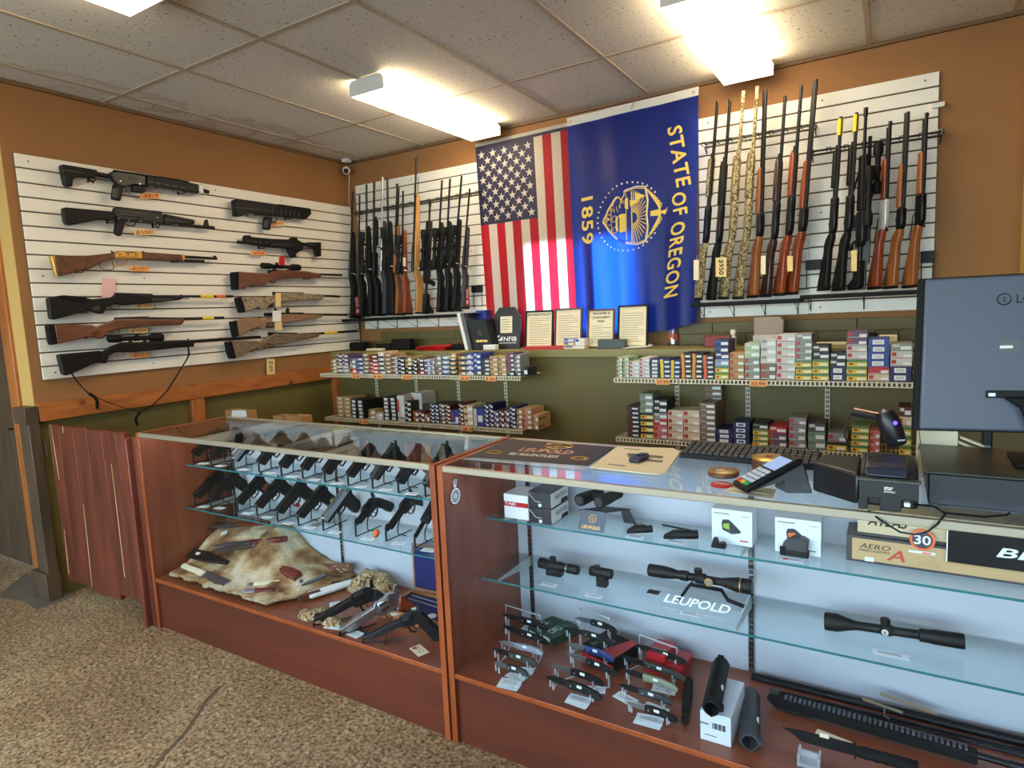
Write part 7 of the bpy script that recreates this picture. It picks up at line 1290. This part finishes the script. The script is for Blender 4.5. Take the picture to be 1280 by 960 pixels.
MB().lathe(a+D*L_, a+D*(L_+.12), [(0, .009), (.5, .009), (.52, .011), (1, .011)], 14).build('barrel', 'gun', t); MB().prism([a-s*.016-n*.02, a-s*.016-D*.02-n*.0, a-s*.016-D*.012+n*.02, a-s*.016+D*.014+n*.022, a-s*.016+D*.02-n*.024], s*.032).build('receiver_end', 'gun', t, bev=.003); MB().tube([a+D*.01-s*.018-n*.02, a+D*.06-s*.02-n*.022, a+D*.13-s*.018-n*.012], .003, 6).build('sling_wire', 'gun', t)
a, b_ = at('y', -2.36, 977, 913), at('y', -2.36, 1148, 958); t = thing('fixed_blade_knife', 'large black fixed blade knife with ringed handle on clear stand', 'knife', a); D = (b_-a).normalized(); L_ = (b_-a).length; s = V((0, -1, 0)).cross(D); s = -s if s.z < 0 else s
P = lambda q_, v: a+D*(L_*q_)+s*v; MB().prism([P(0, .008), P(.08, .0), P(.16, -.018), P(.56, -.018), P(.56, .014), P(.14, .014)], (0, .004, 0)).build('blade', 'matte', t, bev=.001); MB().obox(P(.555, -.026), D*.004, s*.044, V((0, .006, 0))).build('guard', 'gun', t); MB().lathe(P(.57, -.002), P(1.0, -.002), [(0, .013)]+[(.08+.085*k, (.0155 if k % 2 else .0135)) for k in range(10)]+[(.94, .012), (.95, .015), (1, .015)], 18).build('handle', 'rub', t); p = P(.3, .012); MB().obox(p-V((0, .002, 0)), D*.022, s*.012, V((0, -.001, 0))).build('price_sticker', 'cream', t, smooth=False)
p = at('y', -2.37, 1012, 940); t = thing('acrylic_stand', 'small clear acrylic block stand under the fixed blade knife', 'stand', p); 
for dx in (-.028, .02): MB().box((p.x+dx, p.y-.02, Z), (p.x+dx+.006, p.y+.02, p.z+.0)).build('side', acr, t)
MB().box((p.x-.022, p.y-.018, Z), (p.x+.02, p.y+.02, Z+.01)).build('cross_bar', acr, t); MB().box((p.x-.022, p.y+.014, Z+.011), (p.x+.02, p.y+.02, p.z-.01)).build('back_plate', acr, t)
c = at('z', Z+.001, 1040, 925); card('cream card under the fixed blade knife', (c.x, c.y), .09, .05, Z+.0006, -.2, 'price cards on the right deck', 'cream')

# ================================================================== COUNTER TOP
T = HC+.0006
def zq(l, z=T): return [at('z', z, *p) for p in l]
mp_ = zq([(586, 572), (735, 583), (768, 560), (634, 550)]); t = thing('counter_mat', 'black counter mat with gold LEUPOLD emblem on the glass top', 'mat', mp_[0]); MB().prism(mp_, (0, 0, .004)).build('mat', mat('black counter mat', (26, 24, 24), .55), t, bev=.001)
MB().prism([p+V((0, 0, -.0002)) for p in zq([(578, 574), (735, 587), (735, 583), (586, 572)])], (0, 0, .0015)).build('clear_edge', acr, t)
O, U, W_ = mp_[0], mp_[1]-mp_[0], mp_[3]-mp_[0]; zz = V((0, 0, .0045)); m = MB(); letter(m, 'LEUPOLD', O+U*.30+W_*.40+zz, U*.46, W_*.18, 0, bold=.05); letter(m, 'BE RELENTLESS', O+U*.28+W_*.20+zz, U*.42, W_*.11, 1, bold=.03)
c = O+U*.56+W_*.78+zz; uu, ww = U.normalized(), W_.normalized()
def ell(c, a, b_, r, mi): m.tube([c+uu*a*math.cos(k*PI/16)+ww*b_*math.sin(k*PI/16) for k in range(32)], r, 6, mi, close=True)
ell(c, .052, .042, .0022, 0); m.tube([c+ww*.024-uu*.006, c-ww*.022-uu*.006, c-ww*.022+uu*.018], .002, 6, 0); m.tube([c-uu*.036, c+uu*.036], .0012, 6, 0); m.tube([c-ww*.034, c+ww*.034], .0012, 6, 0)
ell(O+U*.13+W_*.28+zz, .03, .022, .0009, 0); ell(O+U*.87+W_*.26+zz, .03, .022, .0009, 0); ell(O+U*.13+W_*.28+zz, .022, .015, .0007, 0); ell(O+U*.87+W_*.26+zz, .022, .015, .0007, 0); m.build('gold_print', ['gold', 'white'], t, smooth=False)
pp = zq([(737, 585), (822, 594), (832, 592), (850, 566), (842, 561), (772, 559)]); t = thing('paper_mat', 'cream and grey paper mat on the glass top right of the black mat', 'mat', pp[0]); MB().prism(pp, (0, 0, .003)).build('sheet', 'cream', t, bev=.0006); O = V(pp[0]); U = V(pp[1])-O; W_ = V(pp[5])-O; m = MB(); zz = V((0, 0, .0035))
for u, v, a, b_ in ((.3, .62, .62, .1), (.35, .55, .3, .1), (.6, .45, .35, .08), (.2, .16, .3, .03), (.15, .9, .3, .03)): m.obox(O+U*u+W_*v+zz, U*a*.9, W_*b_, (0, 0, .0003))
letter(m, 'NOTE', O+U*.62+W_*.14+zz, U*.25, W_*.1, bold=.02, italic=.2) if 0 else None; m.build('grey_print', mat('grey print', (120, 112, 104), .6), t, smooth=False)
a = zq([(798, 577)])[0]; t = thing('knife_sharpener', 'small dark violet handheld gadget lying on the cream paper mat', 'gadget', a); MB().prism([a+V((-.02, -.035, .004)), a+V((.016, -.037, .004)), a+V((.022, .0, .004)), a+V((.018, .055, .004)), a+V((-.012, .055, .004)), a+V((-.022, 0, .004))], (0, 0, .014)).build('body', mat('dark violet plastic', (44, 40, 62), .35), t, bev=.004); MB().box(a+V((-.010, .005, .018)), a+V((.012, .03, .0205))).build('screen', 'gun', t, bev=.001)
for k in range(4): c = a+V((-.009+.006*k, -.02, .018)); MB().lathe(c, c+V((0, 0, .002)), [(0, .0022), (1, .002)], 10).build('button', 'grey', t)
# keyboard
kp = zq([(850, 573), (1022, 590), (1010, 575), (862, 562)]); O = kp[0]; U = kp[1]-O; W_ = V((0, .135, .012)); t = thing('keyboard', 'black computer keyboard at the back of the counter', 'keyboard', O); MB().obox(O+V((0, 0, .002)), U, W_, (0, 0, .016)).build('case', 'black', t, bev=.003)
m = MB(); nk = 20
for r_ in range(5):
    for c_ in range(nk): m.obox(O+U*((c_+.12)/nk*.98+.01)+W_*((r_+.1)/5*.94+.03)+V((0, 0, .018)), U*(.8/nk), W_*.14, (0, 0, .006))
kk = m.build('keys', 'dgrey', t, bev=.0008, seg=1); kk['kind'] = 'stuff'
MB().tube([O+U*.02+V((0, .03, -.002)), O+U*.02+V((0, .03, .004))], .004, 8).build('foot', 'black', t)
# tins, puck, red tag, papers
c = zq([(961, 586)])[0]; t = thing('tin', 'stack high round tin with gold lid behind the card terminal', 'tin', c)
rr_ = .047; MB().lathe(c, c+V((0, 0, .032)), [(0, rr_), (.1, rr_*1.02), (.3, rr_), (.5, rr_*1.02), (.7, rr_), (1, rr_)], 36).build('body', 'brownS', t); MB().lathe(c+V((0, 0, .032)), c+V((0, 0, .037)), [(0, rr_*1.03), (.7, rr_*1.03), (1, rr_*.95)], 36).build('lid', 'gold', t)
m = MB(); letter(m, 'S', c+V((-.01, -.012, .0375)), (.02, 0, 0), (0, .024, 0), bold=.02); m.build('lid_mark', 'brownS', t, smooth=False)
c = zq([(904, 594)])[0]; t = thing('tin', 'flat round dull gold tin left of the card terminal', 'tin', c); MB().lathe(c, c+V((0, 0, .014)), [(0, .042), (.2, .044), (.8, .044), (1, .041)], 36).build('body', 'brownS', t); MB().lathe(c+V((0, 0, .0138)), c+V((0, 0, .016)), [(0, .0435), (1, .040)], 36).build('lid', mat('dull gold lid', (160, 136, 84), .4, .5), t); MB().obox(c+V((-.018, -.01, .0163)), (.022, .003, 0), (0, .008, 0), (0, 0, .0006)).build('white_label', 'white', t, smooth=False)
c = zq([(902, 607)])[0]; t = thing('bottle_opener', 'flat red oval tag with white script beside the card terminal', 'tag', c); MB().lathe(c, c+V((0, 0, .005)), [(0, .028), (.5, .030), (1, .027)], 30).build('disc', 'red', t, bev=0); m = MB(); letter(m, 'Deal', c+V((-.018, -.006, .0054)), (.036, 0, 0), (0, .014, 0), italic=.3); m.build('white_script', 'white', t, smooth=False)
for k, pts in enumerate(([(904, 614), (966, 624), (970, 612), (918, 606)], [(914, 611), (960, 618), (962, 610), (925, 606)])): tag(MB().prism(zq(pts, T+.001+.001*k), (0, 0, .0006)).build('receipt', 'cream'), ('lower' if k == 0 else 'upper')+' cream receipt slip under the card terminal', 'paper', 'receipts under the terminal')
# card terminal
a, b_, c, d = at('z', T+.02, 914, 602), at('z', T+.02, 932, 616), at('z', T+.075, 994, 583), at('z', T+.075, 967, 573); t = thing('card_terminal', 'black card payment terminal with colour keys tilted on its stand', 'card terminal', a)
O = a; U = (b_-a); W_ = (d-a); W_ = W_.normalized()*.165; U = U.normalized()*.078; U = U-W_.normalized()*U.dot(W_.normalized()); U = U.normalized()*.078; nn = U.cross(W_).normalized(); nn = nn if nn.z > 0 else -nn
MB().obox(O-nn*.018, U, W_, nn*.018).build('body', 'black', t, bev=.006, seg=3); MB().obox(O+U*.1+W_*.56, U*.8, W_*.32, nn*.0012).build('screen', mat('lit terminal screen', (150, 170, 210), .3, emis=((150, 175, 220), .35)), t, smooth=False)
kc = ['red', 'orange', 'green']
for r_ in range(5):
    for q_ in range(3 if r_ else 3):
        mt = kc[q_] if r_ == 0 else mat('pale key', (200, 206, 220), .5); MB().obox(O+U*(.1+.28*q_)+W_*(.07+.092*r_), U*.23, W_*.07, nn*.003).build('key', mt if r_ else mat('key '+kc[q_], ((220, 60, 50), (240, 190, 60), (40, 170, 90))[q_], .4), t, bev=.001)
q0 = O+W_; MB().prism([O+U+W_*.1-nn*.018, O+U+W_-nn*.018, q0+U+V((.03, .0, T+.002-q0.z-U.z)), O+U+W_*.75+V((0, 0, T+.002-(O+U+W_*.75).z)), O+U+W_*.62-nn*.034], -U.normalized()*.06).build('stand', mat('graphite stand', (66, 68, 72), .45), t, bev=.004)
MB().tube([q0+U*.6-nn*.02, q0+U*.6+V((.02, .02, -.03)), V((q0.x+.05, q0.y+.05, T+.004))], .003, 8).build('cable', 'wire', t)
# receipt printer
pm = mat('printer black', (26, 27, 32), .35, bump=.05, bscale=600); y = -2.41
x0, x1 = at('y', y, 1076, 640).x, at('y', y, 1150, 640).x; zb_ = T+.001; zt2 = at('y', y, 1080, 598).z; zt4 = at('y', y, 1080, 570).z
t = thing('receipt_printer', 'black receipt printer at the counter edge with cable cut-outs', 'printer', ((x0+x1)/2, y, zb_)); y = -2.435
x0, x1 = at('y', y, 1073, 640).x, at('y', y, 1148, 640).x; zt2 = at('y', y, 1080, 598).z; dpt = .20
MB().prism([(x0, y+.02, zb_+.004), (x0, y+dpt, zb_+.004), (x0, y+dpt, zt2+.018), (x0, y+.09, zt2+.022), (x0, y+.03, zt2+.004), (x0, y+.02, zt2-.01)], (x1-x0, 0, 0)).build('housing', pm, t, bev=.006, seg=3)
MB().prism([(x0-.106, y+.085, zb_+.006), (x0-.001, y+.002, zb_+.006), (x0-.001, y+dpt-.01, zb_+.006), (x0-.09, y+dpt-.01, zb_+.006)], (0, 0, zt2-zb_+.004)).build('paper_hood', pm, t, bev=.008, seg=3)
m = MB(); w_ = x1-x0
m.prism([(x0, y, zb_), (x0+w_*.16, y, zb_), (x0+w_*.16, y, zb_+.028), (x0+w_*.36, y, zb_+.028), (x0+w_*.36, y, zb_), (x0+w_*.72, y, zb_), (x0+w_*.72, y, zb_+.03), (x0+w_*.94, y, zb_+.03), (x0+w_, y, zb_+.022), (x0+w_, y, zt2-.004), (x0, y, zt2-.004)], (0, .019, 0)); m.build('rear_panel', pm, t, bev=.0015)
MB().box((x0-.004, y-.003, zt2-.004), (x1+.004, y+.02, zt2+.001)).build('trim_lip', mat('grey green lip', (74, 80, 74), .4), t, bev=.001); MB().prism([(x0+.01, y+.015, zt2+.002), (x0+.01, y+.03, zt2+.022), (x0+.01, y+.11, zt2+.034), (x0+.01, y+.14, zt2+.02)], (w_-.03, 0, 0)).build('lid', mat('printer lid', (44, 48, 62), .3), t, bev=.006, seg=3)
m = MB(); p = at('y', y, 1105, 609); letter(m, 'star', (p.x, y-.0006, p.z-.006), (.018, 0, 0), (0, 0, .009), bold=.04); letter(m, 'MICRONICS', (p.x, y-.0006, p.z-.012), (.022, 0, 0), (0, 0, .004)); m.build('white_logo', 'white', t, smooth=False)
for lab, pts in (('black cable looping from the left port of the receipt printer', [(1086, 638), (1100, 650), (1125, 665), (1145, 668), (1160, 664), (1172, 655), (1181, 643), (1170, 634), (1140, 630)]), ('black cable running right from the printer over the glass', [(1140, 631), (1165, 632), (1180, 641), (1200, 643), (1230, 646), (1258, 644), (1262, 641)])):
    pp = []
    for i, q_ in enumerate(pts):
        p = at('y', YF-.012, *q_) if at('y', YF-.012, *q_).z < HC+.004 else at('z', T+.006, *q_)
        if i == 0: p = at('y', y-.004, *q_)
        pp.append(p)
    tag(MB().tube(pp, .0024, 8).build('cable', 'wire'), lab, 'cable', 'printer cables')
p = at('y', y-.002, 1134, 632); tag(MB().box(p+V((-.006, 0, -.004)), p+V((.006, .03, .006))).build('cable_plug', 'plasw', bev=.001), 'white cable plug in the right port of the printer', 'plug')
# cash drawer
yc = -2.36; x0, x1 = at('y', yc, 1160, 620).x, 4.52; zt2 = at('y', yc, 1160, 592).z; t = thing('cash_drawer', 'wide black metal cash drawer under the monitor', 'cash drawer', ((x0+x1)/2, -2.2, T)); MB().box((x0, yc, T+.006), (x1, -2.06, zt2)).build('case', mat('black powder coat', (30, 32, 40), .38), t, bev=.003)
MB().box((x0-.01, yc-.0, zt2), (x1, -2.05, zt2+.006)).build('top_sheet', mat('dark green grey sheet', (44, 52, 48), .35), t, bev=.002)
for q_ in ((x0+.02, yc+.02), (x1-.03, yc+.02)): MB().box((q_[0], q_[1], T), (q_[0]+.02, q_[1]+.02, T+.006)).build('foot', 'rub', t)
CT = zt2+.0065
# monitor seen from behind
mm = mat('monitor back shell', (84, 90, 106), .42, bump=.05, bscale=300); t = thing('monitor', 'large computer monitor seen from behind with grey maker emblem', 'monitor', (4.3, -2.2, CT))
bl, tl_, tr_, br_ = at('y', -2.19, 1140, 536), at('y', -2.19, 1166, 347), at('y', -2.19, 1280, 344), at('y', -2.19, 1280, 561)
U = V((math.cos(.10), -math.sin(.10)*-1, 0)); U = V((1, .16, 0)).normalized(); zlo, zhi = (bl.z)-.004, tl_.z; W_ = V((-.0, .0, zhi-zlo)); O = V(((bl.x+tl_.x)/2, -2.19, zlo)); LN_ = .55; nb = U.cross(V((0, 0, 1))).normalized()
sk_ = (tl_.x-bl.x)*.5; O = V((bl.x+ .002, -2.19, zlo)); W_ = V((0.006, .05, zhi-zlo)); nb = U.cross(W_).normalized(); nb = nb if nb.y < 0 else -nb
MB().obox(O, U*LN_, W_, -nb*.022).build('screen_frame', 'matte', t, bev=.002); MB().prism([O+U*.012+W_*.01, O+U*(LN_-.012)+W_*.01, O+U*(LN_-.012)+W_*.99, O+U*.012+W_*.99], nb*.012).build('back_shell', mm, t, bev=.006, seg=3)
0 and MB().prism([O+U*.10+W_*-.0+nb*.012, O+U*.45+W_*-.0+nb*.012, O+U*.42+W_*.35+nb*.012, O+U*.13+W_*.35+nb*.012], nb*.02).build('rear_bulge', mm, t, bev=.014, seg=3)
lg = at('y', -2.22, 1264, 375); fx = (lg-O).dot(U); fz = (lg-O).z/W_.z; c = O+U*fx+W_*fz+nb*.0125; wn = W_.normalized(); m = MB(); m.tube([c+U*.0135*math.cos(k*PI/12)+wn*.0135*math.sin(k*PI/12) for k in range(24)], .0014, 6, close=True); m.tube([c+wn*.006, c-wn*.006, c-wn*.006+U*.005], .0012, 6); letter(m, 'LG', c+U*.024-wn*.011, U*.03, wn*.022, bold=.03); m.build('emblem', mat('dark chrome emblem', (34, 38, 48), .3, .3), t, smooth=False)
c = O+U*(fx-.005)+W_*(fz-.34)+nb*.0125; MB().obox(c, U*.04, wn*.034, nb*.0006).build('rating_label', 'grey', t, smooth=False); MB().obox(c+wn*.012+nb*.0006, U*.026, wn*.007, nb*.0004).build('barcode_sticker', 'white', t, smooth=False)
c = O+U*(fx-.03)+W_*(fz-.62)+nb*.0125; MB().obox(c, U*.09, wn*.018, nb*.004).build('port_recess', 'black', t, bev=.002); MB().obox(c+U*.004+wn*.004+nb*.004, U*.014, wn*.008, nb*.006).build('screw_plug', 'steel', t)
s0 = O+U*(fx+.0)+W_*.22+nb*.032; MB().prism([s0, s0+U*.12, s0+U*.12+wn*-.03, s0+U*.04-wn*.03], nb*.02).build('stand_bracket', 'matte', t, bev=.003); s1 = s0+U*.05-wn*.02+nb*.004; MB().prism([s1-U*.02, s1+U*.035, V((s1.x+.075, s1.y-.005, CT+.006)), V((s1.x+.025, s1.y-.005, CT+.006))], nb*.018).build('stand_neck', 'matte', t, bev=.003)
MB().box((s1.x-.03, s1.y-.08, CT), (s1.x+.19, s1.y+.06, CT+.008)).build('stand_foot', 'matte', t, bev=.003)
# scanner on its stand, white box, tape strips behind
zs_ = at('y', -2.15, 1118, 562).z
t = thing('barcode_scanner', 'black handheld barcode scanner with violet light leaning on its cradle', 'scanner', at('y', -2.15, 1110, 560)); f = lambda px, py, y=-2.15: at('y', y, px, py)
MB().lathe(f(1066, 514, -2.10), f(1108, 523), [(0, .010), (.06, .015), (.3, .014), (.8, .012), (1, .014)], 18).build('handle', pm, t); MB().tube([f(1068, 511, -2.115), f(1104, 518, -2.165)], .0022, 8).build('copper_stripe', mat('copper stripe', (186, 140, 120), .3, .6), t)
c0 = f(1104, 514); c1 = f(1122, 556); MB().lathe(c0+V((0, 0, .006)), c1, [(0, .006), (.08, .02), (.25, .027), (.55, .028), (.85, .026), (1, .022)], 24).build('head', pm, t); c = f(1119, 529, -2.178); MB().lathe(c+V((0, .004, 0)), c, [(0, .0055), (1, .004)], 16).build('violet_light', mat('violet lamp', (90, 60, 255), .3, emis=((80, 50, 255), 3)), t); m = MB(); letter(m, 'NETUM', f(1122, 552, -2.182), (.016, 0, .003), (0, 0, .0045)); m.build('white_logo', 'white', t, smooth=False)
MB().tube([f(1066, 514, -2.10), f(1058, 525, -2.10), f(1056, 545, -2.10), f(1062, 560, -2.10)], .0025, 8).build('cord', 'wire', t)
t = thing('scanner_cradle', 'dark round cradle under the barcode scanner on the printer', 'stand', f(1104, 572)); c = f(1104, 572); zc = max(CT if 0 else c.z, T+.04); MB().lathe(V((c.x, c.y, T)), V((c.x, c.y, c.z+.004)), [(0, .05), (.1, .05), (.3, .03), (.85, .03), (.9, .045), (1, .05)], 28).build('cup', pm, t)
a, b_ = at('y', -2.03, 1146, 566), at('y', -2.03, 1198, 533); t = thing('paper_carton', 'plain white carton standing behind the cash drawer', 'box', (a.x, -2.03, T)); MB().box((a.x, -2.03, T), (b_.x, -1.975, b_.z+.02)).build('carton', 'cream', t, bev=.001); MB().tube([(a.x+.002, -2.032, b_.z-.01), (a.x+.008, -2.032, a.z+.03), (a.x+.002, -2.032, a.z+.01)], .0012, 6).build('torn_edge', 'brownS', t)
t = thing('label_maker', 'small black upright gadget behind the cash drawer', 'gadget', at('y', -2.02, 1236, 560)); a, b_ = at('y', -2.02, 1228, 562), at('y', -2.02, 1242, 528); MB().box((a.x, -2.02, T), (b_.x, -1.98, b_.z)).build('body', 'black', t, bev=.004); MB().box((a.x+.004, -2.0215, a.z+.002), (b_.x-.004, -2.02, a.z+.012)).build('metal_plate', 'steel', t)
for k, q_ in enumerate((((1200, 548), (1236, 562)), ((1198, 554), (1222, 564)))): p, e = at('y', -2.02-.01*k, *q_[0]), at('y', -2.02-.01*k, *q_[1]); tag(MB().obox(p, e-p, (0, .02, .0), (0, 0, .006)).build('paper_strip', 'cream'), ('upper' if k == 0 else 'lower')+' cream paper strip beside the white carton', 'paper', 'paper strips behind the cash drawer')
# ================================================================== LIGHT
W = bpy.data.worlds.new('sky'); SC.world = W; W.use_nodes = True
nt = W.node_tree; bg = nt.nodes['Background']; sk = nt.nodes.new('ShaderNodeTexSky'); sk.sky_type = 'NISHITA'; sk.sun_elevation = math.radians(38); sk.sun_rotation = math.radians(-100); sk.sun_disc = False
nt.links.new(sk.outputs[0], bg.inputs['Color']); bg.inputs['Strength'].default_value = SKYS
def area(name, loc, rot, sx, sy, power, col, spread=180):
    l = bpy.data.lights.new(name, 'AREA'); l.shape = 'RECTANGLE'; l.size = sx; l.size_y = sy; l.energy = power; l.color = col
    l.spread = math.radians(spread); o = bpy.data.objects.new(name, l); COL.objects.link(o); o.location = loc; o.rotation_euler = rot; return o
area('shop_front_daylight', (2.4, -7.12, 1.45), (PI/2, 0, 0), 7.8, 2.0, DAY, (.72, .86, 1))
area('window_daylight', (2.14, .3, 1.63), (-PI/2, 0, 0), .95, .8, WDAY, (.75, .88, 1), 55)
vs_ = SC.view_settings; vs_.view_transform = 'Standard'; vs_.look = 'None'; vs_.gamma = 1; vs_.use_curve_mapping = False; vs_.exposure = EXPO
SC.cycles.use_denoising = True; SC.cycles.max_bounces = 8; SC.cycles.transparent_max_bounces = 24; SC.cycles.diffuse_bounces = 4; SC.cycles.glossy_bounces = 4
SC.cycles.caustics_reflective = False; SC.cycles.caustics_refractive = False; SC.cycles.sample_clamp_indirect = 4
